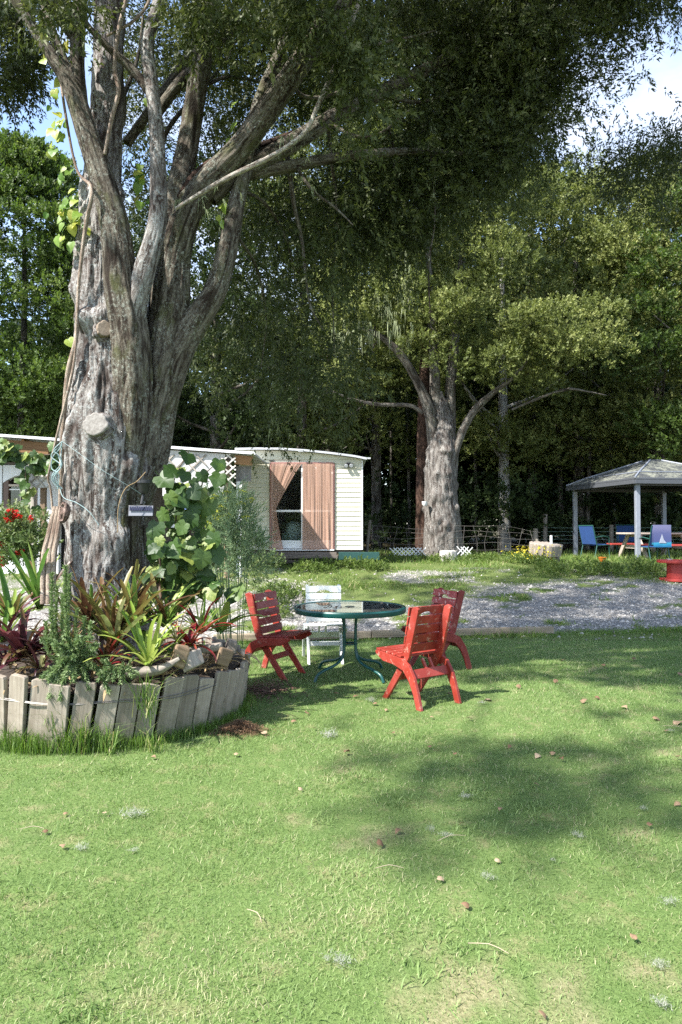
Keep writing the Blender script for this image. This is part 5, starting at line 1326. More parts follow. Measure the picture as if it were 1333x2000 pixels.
# ------------------------------------------------------------------ red cable drum table
M_DRUM = m_paint('red_drum_paint', (0.40, 0.045, 0.035), (0.30, 0.035, 0.03), 0.5, (0.34, 0.16, 0.12), 5, 0.15, 0.3)
DR = thing('cable_drum_table', 'red painted cable drum used as a low table at the photo edge', 'table', ((1326 - 666.5) * 14.0 / FPX, 14.0, gzf(6.9, 14.0) - 0.01))
MB().lathe([(0.0, 0.0), (0.38, 0.0), (0.385, 0.02), (0.38, 0.05), (0.0, 0.05)], 40).build('bottom_disc', M_DRUM, DR, smooth=True)
MB().lathe([(0.24, 0.05), (0.235, 0.37)], 32).build('core', M_DRUM, DR, smooth=True)
MB().lathe([(0.0, 0.37), (0.42, 0.37), (0.425, 0.395), (0.42, 0.42), (0.0, 0.42)], 44).build('top_disc', M_DRUM, DR, smooth=True)
MB().lathe([(0.0, 0), (0.045, 0.0), (0.06, 0.02), (0.055, 0.02), (0.0, 0.006)], 16).build('ashtray', m_plain('white_ceramic', (0.8, 0.8, 0.78), 0.3), None, smooth=True)
o = bpy.data.objects['ashtray']; o.location = DR.location + Vector((-0.14, 0.12, 0.421)); tag(o, 'small white dish on the red cable drum', 'dish')
o = MB().lathe([(0.0, 0), (0.05, 0.0), (0.085, 0.13), (0.10, 0.15), (0.07, 0.16), (0.0, 0.15)], 14).build('plastic_pot', m_plain('orange_plastic', (0.75, 0.22, 0.03), 0.5), None, smooth=True)
xx = (1176 - 666.5) * 16.0 / FPX; o.location = (xx, 16.0, gzf(xx, 16.0)); tag(o, 'small orange pot in the weeds before the picnic table', 'pot')

# ================================================================== GARDEN TABLE AND FOLDING CHAIRS
M_GREEN = m_paint('dark_green_enamel', (0.012, 0.085, 0.075), (0.010, 0.06, 0.055), 0.32, (0.06, 0.13, 0.11), 7, 0.06, 0.18, spec=0.5)
m, nt, out = newmat('dusty_table_glass')
gl = N(nt, 'BsdfGlossy'); gl.inputs['Roughness'].default_value = 0.035; gl.inputs['Color'].default_value = (0.9, 0.95, 0.93, 1)
tp = N(nt, 'BsdfTransparent'); tp.inputs['Color'].default_value = (0.55, 0.66, 0.62, 1)
fr = N(nt, 'Fresnel'); fr.inputs['IOR'].default_value = 1.52
mx = N(nt, 'MixShader'); nt.links.new(fr.outputs[0], mx.inputs[0]); nt.links.new(tp.outputs[0], mx.inputs[1]); nt.links.new(gl.outputs[0], mx.inputs[2])
du = N(nt, 'BsdfDiffuse'); du.inputs['Color'].default_value = (0.34, 0.36, 0.33, 1)
f = ramp(nt, noise(nt, coords(nt), 9.0, 7, 0.7), [(0.40, (0.06, 0.06, 0.06)), (0.72, (0.20, 0.20, 0.20))])
mx2 = N(nt, 'MixShader'); nt.links.new(f, mx2.inputs[0]); nt.links.new(mx.outputs[0], mx2.inputs[1]); nt.links.new(du.outputs[0], mx2.inputs[2])
nt.links.new(mx2.outputs[0], out.inputs['Surface']); M_TGLASS = m
TB = thing('garden_table', 'round glass topped garden table with dark green tube legs', 'table', (0.095, 7.32, 0.0), 0.2)
R_ = 0.595
MB().lathe([(R_ - 0.03, 0.690), (R_ - 0.005, 0.676), (R_ + 0.004, 0.690), (R_ + 0.006, 0.722), (R_ - 0.004, 0.735), (R_ - 0.026, 0.736), (R_ - 0.03, 0.730), (R_ - 0.03, 0.690)], 72).build('rim', M_GREEN, TB, smooth=True)
o = MB().lathe([(0.0, 0.722), (R_ - 0.032, 0.722), (R_ - 0.032, 0.729), (0.0, 0.729)], 64).build('glass_top', M_TGLASS, TB)
MB().lathe([(0.022, 0.7195), (0.05, 0.7195), (0.052, 0.733), (0.03, 0.736), (0.022, 0.733)], 20).build('parasol_collar', M_GREEN, TB, smooth=True)
for k, a in enumerate((0.55, 2.12, 3.69, 5.26)):
    ca, sa = math.cos(a), math.sin(a)
    prof = [(0.44, 0.688), (0.26, 0.684), (0.125, 0.660), (0.092, 0.58), (0.085, 0.40), (0.090, 0.27), (0.125, 0.185), (0.22, 0.135), (0.35, 0.105), (0.455, 0.066), (0.495, 0.0)]
    R, _ = catmull([(r * ca, r * sa, z) for r, z in prof], 44)
    MB().tube([tuple(q) for q in R], 0.0155, 10).build('leg', M_GREEN, TB, smooth=True)
MB().lathe([(0.074, 0.33), (0.082, 0.33), (0.082, 0.345), (0.074, 0.345), (0.074, 0.33)], 24).build('leg_ring', M_GREEN, TB)

CHAIR_W = 0.46
def chair_polys():
    # outlines in the chair's side view: u forward, v up
    seat_leg = [(0.30, 0.405), (0.315, 0.43), (0.29, 0.447), (0.10, 0.432), (-0.06, 0.418), (-0.16, 0.370), (-0.235, 0.265), (-0.285, 0.13), (-0.325, 0.0), (-0.26, 0.0), (-0.222, 0.12), (-0.165, 0.225), (-0.085, 0.31), (0.05, 0.345), (0.20, 0.355)]
    back_leg = [(-0.255, 0.868), (-0.21, 0.885), (-0.165, 0.865), (-0.115, 0.70), (-0.045, 0.45), (0.02, 0.335), (0.26, 0.0), (0.19, 0.0), (-0.062, 0.325), (-0.125, 0.43)]
    return seat_leg, back_leg
def folding_chair(x, y, heading, label, mats, seed, lift=0.0):
    mm, ms = mats
    t = thing('folding_chair', label, 'chair', (x, y, gzf(x, y) + lift), heading, 'folding wooden chairs round the garden table')
    sl, bl = chair_polys(); rnd = random.Random(seed)
    h = CHAIR_W / 2
    for s in (-1, 1):
        MB().prism(sl, lambda u, v, w: (u, w, v), s * h - 0.016, s * h + 0.016).build('seat_rail', mm, t, bevel=0.005)
        MB().prism(bl, lambda u, v, w: (u, w, v), s * (h - 0.036) - 0.015, s * (h - 0.036) + 0.015).build('back_upright', mm, t, bevel=0.005)
    # seat slats across
    for k in range(5):
        u = 0.262 - 0.072 * k; v = 0.4465 + (u - 0.29) * 0.075
        MB().box((u, 0, v + 0.009), (0.064, CHAIR_W + 0.035, 0.018), Matrix.Rotation(-0.075, 3, 'Y')).build('seat_slat', ms, t, bevel=0.004)
    # back slats; the top one has an arched hand-hold along its lower edge
    d = Vector((-0.105, 0, 0.475)).normalized(); nrm = Vector((d.z, 0, -d.x))
    w = CHAIR_W - 0.035
    for k in range(5):
        b0 = Vector((-0.066, 0, 0.452)) + d * (0.087 * k) + nrm * 0.022
        if k < 4:
            MB().bar(b0 + Vector((0, -w / 2, 0)) + d * 0.038, b0 + Vector((0, w / 2, 0)) + d * 0.038, 0.016, 0.075, up=tuple(d)).build('back_slat', ms, t, bevel=0.003)
        else:
            n = 12
            low = [(-w / 2, 0.0), (-0.085, 0.0)] + [(-0.085 + 0.17 * i / n, 0.030 * math.sin(PI * i / n) ** 0.7) for i in range(1, n)] + [(0.085, 0.0), (w / 2, 0.0)]
            poly = low + [(w / 2, 0.078), (-w / 2, 0.078)]
            MB().prism(poly, lambda u, v, q: tuple(b0 + Vector((0, u, 0)) + d * v + nrm * q), -0.008, 0.008).build('back_slat', ms, t)
    # stretchers
    MB().bar((-0.175, -h + 0.02, 0.285), (-0.175, h - 0.02, 0.285), 0.018, 0.085, up=(0.55, 0, 1)).build('rear_stretcher', mm, t, bevel=0.004)
    MB().bar((0.07, -h + 0.05, 0.215), (0.07, h - 0.05, 0.215), 0.018, 0.06, up=(-0.7, 0, 1)).build('front_stretcher', mm, t, bevel=0.004)
    for yy in (-0.05, 0.03):
        MB().bar((-0.10, yy, 0.40), (-0.165, yy, 0.30), 0.022, 0.022).build('stop_block', mm, t)
    return t
def m_chair(name, c, c2, wear, amt, faded=None):
    m, nt, out = newmat(name)
    v = coords(nt); info = N(nt, 'ObjectInfo')
    n1 = noise(nt, v, 5.0, 6, 0.65); col = ramp(nt, n1, [(0.3, c2), (0.7, c)])
    fade = ramp(nt, noise(nt, v, 2.6, 5, 0.7), [(0.48, (0, 0, 0)), (0.70, (0.6, 0.6, 0.6))])
    lum = 0.5 * sum(c) / 3; col = mixc(nt, fade, col, tuple(min(0.9, x * 0.95 + lum) for x in c))
    g = noise(nt, coords(nt, 'Object', (40, 4, 40)), 1.0, 6, 0.65)
    w1 = noise(nt, v, 17, 9, 0.78)
    f = ramp(nt, w1, [(1 - amt * 0.76, (0, 0, 0)), (1 - amt * 0.76 + 0.05, (0.9, 0.9, 0.9))])
    col = mixc(nt, f, col, wear)
    hsv = N(nt, 'HueSaturation'); mr = N(nt, 'MapRange'); mr.inputs['To Min'].default_value = 0.86; mr.inputs['To Max'].default_value = 1.1
    nt.links.new(info.outputs['Random'], mr.inputs['Value']); nt.links.new(mr.outputs[0], hsv.inputs['Value']); nt.links.new(col, hsv.inputs['Color'])
    principled(nt, out, hsv.outputs[0], 0.48, 0.35, 0, bump(nt, g, 0.25, 0.003))
    return m
C_RED = m_chair('chair_red_paint', (0.31, 0.036, 0.021), (0.22, 0.026, 0.017), (0.40, 0.20, 0.15), 0.57)
C_REDSHADE = m_chair('chair_red_shaded_paint', (0.22, 0.024, 0.021), (0.165, 0.020, 0.018), (0.36, 0.17, 0.14), 0.56)  # chair red with the shade on the slats put into its colour
C_FADED = m_chair('chair_faded_red_paint', (0.28, 0.034, 0.034), (0.23, 0.03, 0.03), (0.55, 0.36, 0.34), 0.60)
C_WHITE = m_chair('chair_white_paint', (0.74, 0.76, 0.73), (0.60, 0.62, 0.58), (0.38, 0.36, 0.30), 0.52)
folding_chair(-0.70, 7.34, math.radians(-26), 'bright red slatted chair beside the planter facing the table', (C_RED, C_REDSHADE), 1)
folding_chair(-0.20, 8.14, math.radians(-84), 'white slatted chair behind the table facing the camera', (C_WHITE, C_WHITE), 2)
folding_chair(0.70, 6.30, math.radians(125), 'bright red slatted chair nearest the camera with its back turned', (C_RED, C_RED), 3)
folding_chair(1.07, 7.74, math.radians(208), 'faded dull red slatted chair behind the one with its back turned', (C_REDSHADE, C_FADED), 4)

# ================================================================== THE ROUND PLANTER
M_PLANK = m_wood('silvered_planter_plank', (0.14, 0.108, 0.08), (0.375, 0.33, 0.27), axis=2, stain=(0.16, 0.125, 0.085), fine=0.8, damp=(0.085, 0.095, 0.045))
PL = thing('round_planter', 'round planter of leaning grey planks bound with wire around the big tree', 'planter', (PLC[0], PLC[1], 0))
np_ = 48
rp = random.Random(31)
for k in range(np_):
    a = 2 * PI * (k + rp.uniform(-0.03, 0.03)) / np_
    rad = Vector((math.cos(a), math.sin(a), 0)); tan = Vector((-math.sin(a), math.cos(a), 0))
    h = 0.505 - 0.085 * math.cos(a) + rp.uniform(-0.018, 0.020); w = 0.1395 + rp.uniform(-0.010, 0.006)
    lean = 0.13 + rp.uniform(-0.03, 0.03); out_ = 0.11 + rp.uniform(-0.02, 0.03)
    up = (Vector((0, 0, 1)) + tan * lean + rad * out_).normalized()
    x = up.cross(rad).normalized() * -1.0
    yv = up.cross(x).normalized()
    th = 0.032 + rp.uniform(0, 0.01)
    mb = MB()
    # a plank with worn, uneven top corners
    c1, c2 = rp.uniform(0.0, 0.02), rp.uniform(0.0, 0.02)
    poly = [(-w / 2, -0.06), (w / 2, -0.06), (w / 2 + rp.uniform(-0.004, 0.004), h - c1), (w / 2 - 0.015, h + rp.uniform(-0.004, 0.004)), (-w / 2 + 0.012, h + rp.uniform(-0.006, 0.006)), (-w / 2, h - c2)]
    mb.prism(poly, lambda u, v, t: (u, t, v), -th / 2, th / 2)
    o = mb.build('plank', M_PLANK, PL, bevel=0.004)
    R = Matrix((x, yv, up)).transposed().to_4x4()
    o.matrix_local = Matrix.Translation(rad * (PLR + rp.uniform(-0.012, 0.014)) + Vector((0, 0, gzf(PLC[0] + rad.x, PLC[1] + rad.y)))) @ R
M_THINWIRE = m_plain('binding_wire', (0.16, 0.15, 0.14), 0.5, 0.5, 0.7)
for z0_, dr in ((0.36, 0.066), (0.345, 0.067)):
    pts = [((PLR + dr + 0.004 * math.sin(5 * t)) * math.cos(t), (PLR + dr + 0.004 * math.sin(5 * t)) * math.sin(t), z0_ + 0.014 * math.sin(3 * t + z0_ * 40) + 0.008 * math.sin(9 * t)) for t in np.linspace(0, 2 * PI, 90)]
    MB().tube(pts, 0.0028, 5).build('binding_wire', M_THINWIRE, PL)
M_SOIL = m_paint('dark_bark_soil', (0.060, 0.042, 0.028), (0.022, 0.016, 0.012), 0.95, (0.20, 0.15, 0.10), 9.0, 0.9, 0.36)
nr, na = 22, 72
Rg, Ag = np.meshgrid(np.linspace(0, PLR + 0.0, nr), np.linspace(0, 2 * PI, na, endpoint=False), indexing='ij')
X, Y = Rg * np.cos(Ag), Rg * np.sin(Ag)
Z = 0.40 + 0.13 * (1 - Rg / PLR) + 0.05 * (fbm(X * 6, Y * 6, 0, 3, 4) - 0.5)
i = np.arange(nr * na).reshape(nr, na); j = np.roll(i, -1, 1)
F = np.stack([i[:-1].ravel(), i[1:].ravel(), j[1:].ravel(), j[:-1].ravel()], 1)
np_obj('soil', np.stack([X.ravel(), Y.ravel(), Z.ravel()], 1), F, M_SOIL, PL, None, True)

# ------------------------------------------------------------------ strap-leaved plants
def strap_mesh(name, L, W, arch, mat, seg=9, fold=0.35, tipw=0.25, seed=0, waist=0.75):
    """one channelled strap leaf growing from the origin towards +X and up, arching over"""
    rnd = random.Random(seed); vs, fs = [], []
    ang = 1.25; x = z = 0.0; d = L / seg; yb = 0.0
    for i in range(seg + 1):
        t = i / seg
        w = W * (waist + (1 - waist) * math.sin(PI * min(1, t * 1.3))) * (1 - (1 - tipw) * max(0, (t - 0.75) / 0.25) ** 2.2)
        if i == seg: w *= 0.55
        f = fold * w * (1 - 0.5 * t)
        nx, nz = -math.sin(ang), math.cos(ang)
        yb = 0.02 * math.sin(t * 3 + seed)
        vs += [(x + nx * f, yb - w / 2, z + nz * f), (x, yb, z), (x + nx * f, yb + w / 2, z + nz * f)]
        x += math.cos(ang) * d; z += math.sin(ang) * d; ang -= arch / seg * (0.4 + 1.4 * t)
    for i in range(seg):
        b = i * 3; fs += [(b, b + 1, b + 4, b + 3), (b + 1, b + 2, b + 5, b + 4)]
    mb = MB(); mb.add(vs, fs); return mb.mesh(name, mat, True)
M_BRONZE = m_bigleaf('bronze_bromeliad_leaf', [(0.0, (0.055, 0.022, 0.016)), (0.30, (0.13, 0.070, 0.030)), (0.52, (0.20, 0.165, 0.05)), (0.75, (0.15, 0.20, 0.05)), (1.0, (0.40, 0.38, 0.20))], 0.32)
M_MAROON = m_bigleaf('maroon_bromeliad_leaf', [(0.0, (0.020, 0.010, 0.014)), (0.4, (0.070, 0.018, 0.026)), (0.7, (0.12, 0.028, 0.030)), (1.0, (0.12, 0.10, 0.04))], 0.2, 0.3, 0.6)
M_LIME = m_bigleaf('lime_bromeliad_leaf', [(0.0, (0.13, 0.25, 0.03)), (0.5, (0.25, 0.37, 0.05)), (1.0, (0.45, 0.50, 0.14))], 0.4)
M_REDL = m_bigleaf('red_bromeliad_leaf', [(0.0, (0.10, 0.012, 0.016)), (0.5, (0.26, 0.022, 0.028)), (1.0, (0.34, 0.09, 0.05))], 0.3, 0.35)
M_GREENL = m_bigleaf('green_bromeliad_leaf', [(0.0, (0.07, 0.16, 0.03)), (0.5, (0.16, 0.29, 0.05)), (1.0, (0.36, 0.42, 0.10))], 0.38)
M_STRAWL = m_bigleaf('withered_strap_leaf', [(0.0, (0.28, 0.18, 0.09)), (1.0, (0.56, 0.44, 0.26))], 0.3, 0.7, 0.2)
_straps = {}
def strap_set(mat, W, arch):
    key = (mat.name, W, arch)
    if key not in _straps:
        _straps[key] = [strap_mesh('leaf', 1.0, W, arch * q, mat, seed=s, tipw=tw) for s, (q, tw) in enumerate(((0.5, 0.8), (1.0, 0.6), (1.6, 0.75)))]
    return _straps[key]
def bromeliad(px, py, Y, label, mat, n, L, W, arch=1.0, spread=(0.1, 0.9), seed=0, mix=None, name='bromeliad'):
    p = at(px, py, Y); rnd = random.Random(seed)
    t = thing(name, label, 'plant', p, group='bromeliads planted round the big tree' if name == 'bromeliad' else None)
    for k in range(n):
        az = k * 2.399 + rnd.uniform(-0.3, 0.3); q = k / max(1, n - 1)
        tilt = spread[0] + (spread[1] - spread[0]) * q + rnd.uniform(-0.1, 0.1)
        mm = mat if not mix or rnd.random() > mix[1] else mix[0]
        me = rnd.choice(strap_set(mm, W, arch))
        s = 0.82 * L * rnd.uniform(0.55, 1.32)
        o = mesh_obj('leaf', me, t, (0.012 * math.cos(az), 0.012 * math.sin(az), 0))
        o.rotation_euler = Matrix.Rotation(az, 3, 'Z').to_euler() if False else (Matrix.Rotation(az, 3, 'Z') @ Matrix.Rotation(tilt - 0.25, 3, 'Y') @ Matrix.Rotation(rnd.uniform(-0.25, 0.25), 3, 'X')).to_euler()
        o.scale = (s, s * rnd.uniform(0.85, 1.2), s)
    return t
bromeliad(48, 1285, 5.15, 'dark purple bromeliad with long glossy leaves at the planter edge', M_MAROON, 37, 0.54, 0.117, 1.1, (0.1, 1.25), 1)
bromeliad(118, 1290, 5.15, 'smaller dark maroon bromeliad beside the rosemary', M_MAROON, 25, 0.37, 0.117, 1.0, (0.2, 1.2), 2, (M_BRONZE, 0.3))
bromeliad(22, 1215, 5.5, 'green and bronze bromeliad behind the dark purple one', M_GREENL, 23, 0.45, 0.108, 0.9, (0.05, 0.9), 3, (M_BRONZE, 0.45))
bromeliad(78, 1190, 5.6, 'upright broad leaved green bromeliad behind the rosemary', M_GREENL, 17, 0.54, 0.117, 0.35, (0.0, 0.5), 4, (M_BRONZE, 0.2))
bromeliad(170, 1225, 5.3, 'bronze bromeliad clump against the trunk beside the rosemary', M_BRONZE, 30, 0.50, 0.090, 0.6, (0.0, 0.8), 5, (M_GREENL, 0.15))
bromeliad(222, 1262, 5.15, 'tall copper and olive bromeliad clump before the trunk', M_BRONZE, 40, 0.60, 0.077, 0.6, (0.0, 0.75), 6, (M_STRAWL, 0.18))
bromeliad(205, 1290, 5.05, 'red brown bromeliad low at the front of the planter', M_REDL, 20, 0.35, 0.099, 0.9, (0.1, 1.0), 7, (M_BRONZE, 0.4))
bromeliad(262, 1235, 5.35, 'yellowing bromeliad behind the lime green plant', M_BRONZE, 34, 0.52, 0.086, 0.7, (0.0, 0.9), 8, (M_GREENL, 0.25))
bromeliad(322, 1225, 5.5, 'olive bromeliad clump between the lime plant and the grape vine', M_BRONZE, 37, 0.50, 0.090, 0.8, (0.05, 1.0), 9, (M_GREENL, 0.4))
bromeliad(288, 1300, 5.0, 'bright lime green strap leaved plant at the planter front', M_LIME, 25, 0.65, 0.077, 1.0, (0.08, 1.1), 10)
bromeliad(370, 1262, 5.25, 'glossy red bromeliad near the end of the planter', M_REDL, 27, 0.29, 0.135, 1.0, (0.25, 1.35), 11)
bromeliad(392, 1238, 5.6, 'thin leaved green and red plant at the planter end', M_GREENL, 30, 0.45, 0.054, 0.7, (0.1, 1.0), 12, (M_REDL, 0.22))
bromeliad(345, 1200, 6.3, 'green bromeliad in the shade behind the trunk under the grape vine', M_GREENL, 20, 0.48, 0.099, 0.9, (0.1, 1.0), 13)
bromeliad(430, 1235, 6.0, 'dark green broad leaved plant leaning over the planter end', M_GREENL, 15, 0.43, 0.144, 0.6, (0.6, 1.3), 14)
bromeliad(140, 1262, 5.35, 'copper bromeliad half hidden by the upright rosemary twigs', M_BRONZE, 24, 0.42, 0.085, 0.7, (0.05, 1.0), 15, (M_STRAWL, 0.2))
bromeliad(5, 1255, 5.3, 'maroon and green bromeliad cut by the photo edge', M_MAROON, 20, 0.42, 0.10, 0.9, (0.1, 1.1), 16, (M_GREENL, 0.35))
bromeliad(250, 1190, 5.45, 'olive bromeliad pressed against the bark below the solar lamp', M_BRONZE, 22, 0.40, 0.08, 0.6, (0.0, 0.8), 17, (M_GREENL, 0.3))
bromeliad(345, 1250, 5.2, 'small withered bromeliad beside the upright offcut', M_BRONZE, 16, 0.30, 0.07, 0.9, (0.1, 1.1), 18, (M_STRAWL, 0.5))
bromeliad(78, 1306, 4.98, 'low dark bromeliad pups behind the front planks beside the rosemary', M_MAROON, 26, 0.24, 0.10, 0.9, (0.2, 1.2), 19, (M_BRONZE, 0.5))
bromeliad(205, 1306, 4.95, 'low bronze pups between the rosemary and the driftwood', M_BRONZE, 24, 0.22, 0.10, 0.9, (0.2, 1.2), 20, (M_REDL, 0.3))
bromeliad(335, 1280, 5.12, 'low green pups behind the driftwood tip', M_GREENL, 20, 0.24, 0.09, 0.9, (0.2, 1.2), 21, (M_BRONZE, 0.4))
bromeliad(15, 1300, 5.08, 'low mixed bromeliad pups at the photo edge of the planter', M_BRONZE, 24, 0.26, 0.10, 0.9, (0.2, 1.2), 22, (M_MAROON, 0.5))
# dry leaf scraps lying on the soil
sm = strap_mesh('dry_leaf', 0.16, 0.02, 1.4, M_STRAWL, seg=6, seed=5)
LT = bpy.data.objects.new('dry_leaf_litter', None)
rp = random.Random(91)
vs_all = MB()
for k in range(170):
    a = rp.uniform(PI * 0.95, 2.1 * PI); r = rp.uniform(0.45, 1.05) * PLR
    q = Vector((r * math.cos(a), r * math.sin(a), 0.44 + 0.13 * (1 - r / PLR) + 0.02))
    R = Matrix.Rotation(rp.uniform(0, 6.3), 3, 'Z') @ Matrix.Rotation(rp.uniform(0.5, 1.6), 3, 'Y') @ Matrix.Rotation(rp.uniform(-2, 2), 3, 'X')
    s = rp.uniform(0.5, 1.7)
    b = len(vs_all.v)
    vs_all.add([R @ Vector(v.co) * s + q for v in sm.vertices], [tuple(pg.vertices) for pg in sm.polygons])
o = vs_all.build('leaf_litter', M_STRAWL, PL); o['kind'] = 'stuff'
# driftwood, stones and offcuts along the rim
M_DRIFT = m_wood('bleached_driftwood', (0.13, 0.105, 0.085), (0.34, 0.30, 0.255), axis=0)
M_BRICKW = m_wood('sawn_wood_offcut', (0.13, 0.085, 0.05), (0.30, 0.215, 0.14), axis=0)
V_ = stem('driftwood', [(-0.21, 0, -0.012, 0.018), (-0.17, 0.01, -0.01, 0.034), (-0.06, 0.012, -0.004, 0.038), (0.06, 0, 0.012, 0.032), (0.15, -0.02, 0.05, 0.024), (0.23, -0.02, 0.10, 0.014)], M_DRIFT, None, seg=24, nlen=50, rough=0.9, oct_scale=2.0)
V_.location = at(290, 1312, 4.95); tag(V_, 'bleached driftwood branch lying on the planter rim below the lime plant', 'driftwood')
for px, py, Y, d, rz, ry, mt, lab in ((352, 1282, 5.05, (0.10, 0.13, 0.16), 0.4, 0.3, M_BRICKW, 'upright brown wood offcut beside the driftwood'),
                                     (376, 1290, 5.1, (0.09, 0.16, 0.13), -0.5, -0.4, M_LOGTOP, 'grey wood offcut leaning in the planter beside the red bromeliad'),
                                     (398, 1268, 5.4, (0.28, 0.07, 0.06), 0.15, -0.1, M_DRIFT, 'split grey plank end lying across the planter corner'),
                                     (432, 1282, 5.45, (0.12, 0.16, 0.14), 0.7, 0.35, M_BRICKW, 'tan wood block at the outer corner of the planter'),
                                     (452, 1262, 5.65, (0.09, 0.09, 0.10), 0.3, 0.2, M_LOGTOP, 'pale stone at the outermost tip of the planter')):
    R = random.Random(px); mb = MB().box((0, 0, 0), d)
    mb.v = [(x * (1 + R.uniform(-0.2, 0.2)), y * (1 + R.uniform(-0.2, 0.2)), z * (1 + R.uniform(-0.2, 0.2))) for x, y, z in mb.v]
    o = mb.build('wood_offcut', mt, None, bevel=0.014); o.location = at(px, py, Y); o.rotation_euler = (0.1, ry, rz); tag(o, lab, 'wood', 'wood pieces on the planter')

# ------------------------------------------------------------------ rosemary
def needle_bush(name, label, cat, base, stems_, leaf_mat, L, w, step, wood, seed, per=9, tilt=(0.5, 1.2), rad=0.006):
    """upright twigs set with short needles"""
    t = thing(name, label, cat, base); rng = np.random.default_rng(seed); Vs = []
    for k, pts in enumerate(stems_):
        R, s = catmull(pts, max(6, int(12)))
        MB().tube([tuple(q) for q in R], [rad * (1 - 0.7 * i / len(R)) for i in range(len(R))], 5).build('twig', wood, t)
        n = int(s[-1] / step) * per
        u = rng.uniform(0.04, 1.0, n) * s[-1]
        P = np.stack([np.interp(u, s, R[:, j]) for j in range(3)], 1)
        ax = np.gradient(R, axis=0); A = np.stack([np.interp(u, s, ax[:, j]) for j in range(3)], 1); A /= np.linalg.norm(A, axis=1, keepdims=True)
        h = rng.normal(size=(n, 3)); h -= A * (h * A).sum(1, keepdims=True); h /= np.linalg.norm(h, axis=1, keepdims=True)
        tl = rng.uniform(tilt[0], tilt[1], n)[:, None]; D = A * np.cos(tl) + h * np.sin(tl)
        S = np.cross(D, h + rng.normal(0, 0.4, h.shape)); S /= np.linalg.norm(S, axis=1, keepdims=True) + 1e-9
        l = L * rng.uniform(0.6, 1.3, n)[:, None]
        Vs.append(np.stack([P - S * w / 2, P + S * w / 2, P + D * l], 1))
    V = np.concatenate(Vs).reshape(-1, 3)
    np_obj('foliage', V, np.arange(len(V)).reshape(-1, 3), leaf_mat, t, {'tint': ('FLOAT', 'FACE', np.clip(rng.normal(0.5, 0.25, len(V) // 3), 0, 1))})
    return t
M_ROSE = m_leaf('rosemary_needles', (0.09, 0.15, 0.055), (0.22, 0.30, 0.12), (0.42, 0.47, 0.29), 0.25, 0.5)
M_TWIG = m_plain('brown_twig_bark', (0.14, 0.10, 0.07), 0.9)
rb = at(150, 1310, 4.86); rp = random.Random(5); ss = []
for px, py in ((102, 1120), (112, 1145), (128, 1105), (136, 1122), (122, 1160), (165, 1205), (178, 1215), (100, 1190), (150, 1190), (90, 1215)):
    q = at(px, py, rp.uniform(4.85, 5.05)) - rb; m1 = Vector((q.x * 0.8, q.y * 0.5, q.z * 0.35))
    ss.append([(rp.uniform(-0.05, 0.05), rp.uniform(-0.03, 0.05), -0.02), tuple(m1), tuple(q)])
for k in range(46):
    a = rp.uniform(0, 2 * PI); l = rp.uniform(0.06, 0.24)
    q = Vector((math.cos(a) * l * 1.15, -abs(math.sin(a)) * l * 0.5 - 0.05, rp.uniform(-0.17, 0.26)))
    ss.append([(rp.uniform(-0.08, 0.08), 0, 0.0), (q.x * 0.55, q.y * 0.7, max(0.04, q.z * 0.7 + 0.04)), tuple(q)])
needle_bush('rosemary_bush', 'upright rosemary bush spilling over the front planks of the planter', 'rosemary', rb, ss, M_ROSE, 0.032, 0.0105, 0.010, M_TWIG, 41, 14)
rb = at(232, 1318, 4.80); ss = []
for k in range(26):
    a = rp.uniform(0, 2 * PI); l = rp.uniform(0.05, 0.2)
    ss.append([(0, 0, -0.02), (math.cos(a) * l * 0.5, -abs(math.sin(a)) * l * 0.2, 0.05), (math.cos(a) * l, -abs(math.sin(a)) * l * 0.4, rp.uniform(-0.05, 0.12))])
needle_bush('thyme_clump', 'low green herb clump on the planter rim between rosemary and driftwood', 'herb', rb, ss, M_ROSE, 0.024, 0.010, 0.012, M_TWIG, 43, 12)
# grass tufts hanging over and standing against the planks
parts = []
for px, py, Y, n, L in ((290, 1345, 4.80, 60, 0.34), (110, 1400, 4.78, 50, 0.30), (40, 1380, 4.95, 50, 0.30), (62, 1420, 4.9, 40, 0.26), (165, 1420, 4.76, 46, 0.30), (215, 1430, 4.74, 36, 0.26), (300, 1440, 4.8, 36, 0.24), (10, 1400, 5.0, 50, 0.3)):
    p = np.array(at(px, py, Y)); P = p + RNG.normal(0, 1, (n, 3)) * np.array([0.03, 0.015, 0.05]); P[:, 2] = np.maximum(P[:, 2] - 0.15, 0.0)
    parts.append(blades(P, RNG.uniform(0.4, 1.1, n) * L, np.full(n, 0.0055), RNG.uniform(0.0, 0.6, n), RNG.uniform(0, 0.9, n), RNG.uniform(0, 1.0, n)))
V, F, T = join(parts)
tag(np_obj('grass_tufts', V, F, M_LONG, None, {'tint': ('FLOAT', 'FACE', T)}), 'long grass tufts growing between the planter planks', 'grass', kind='stuff')

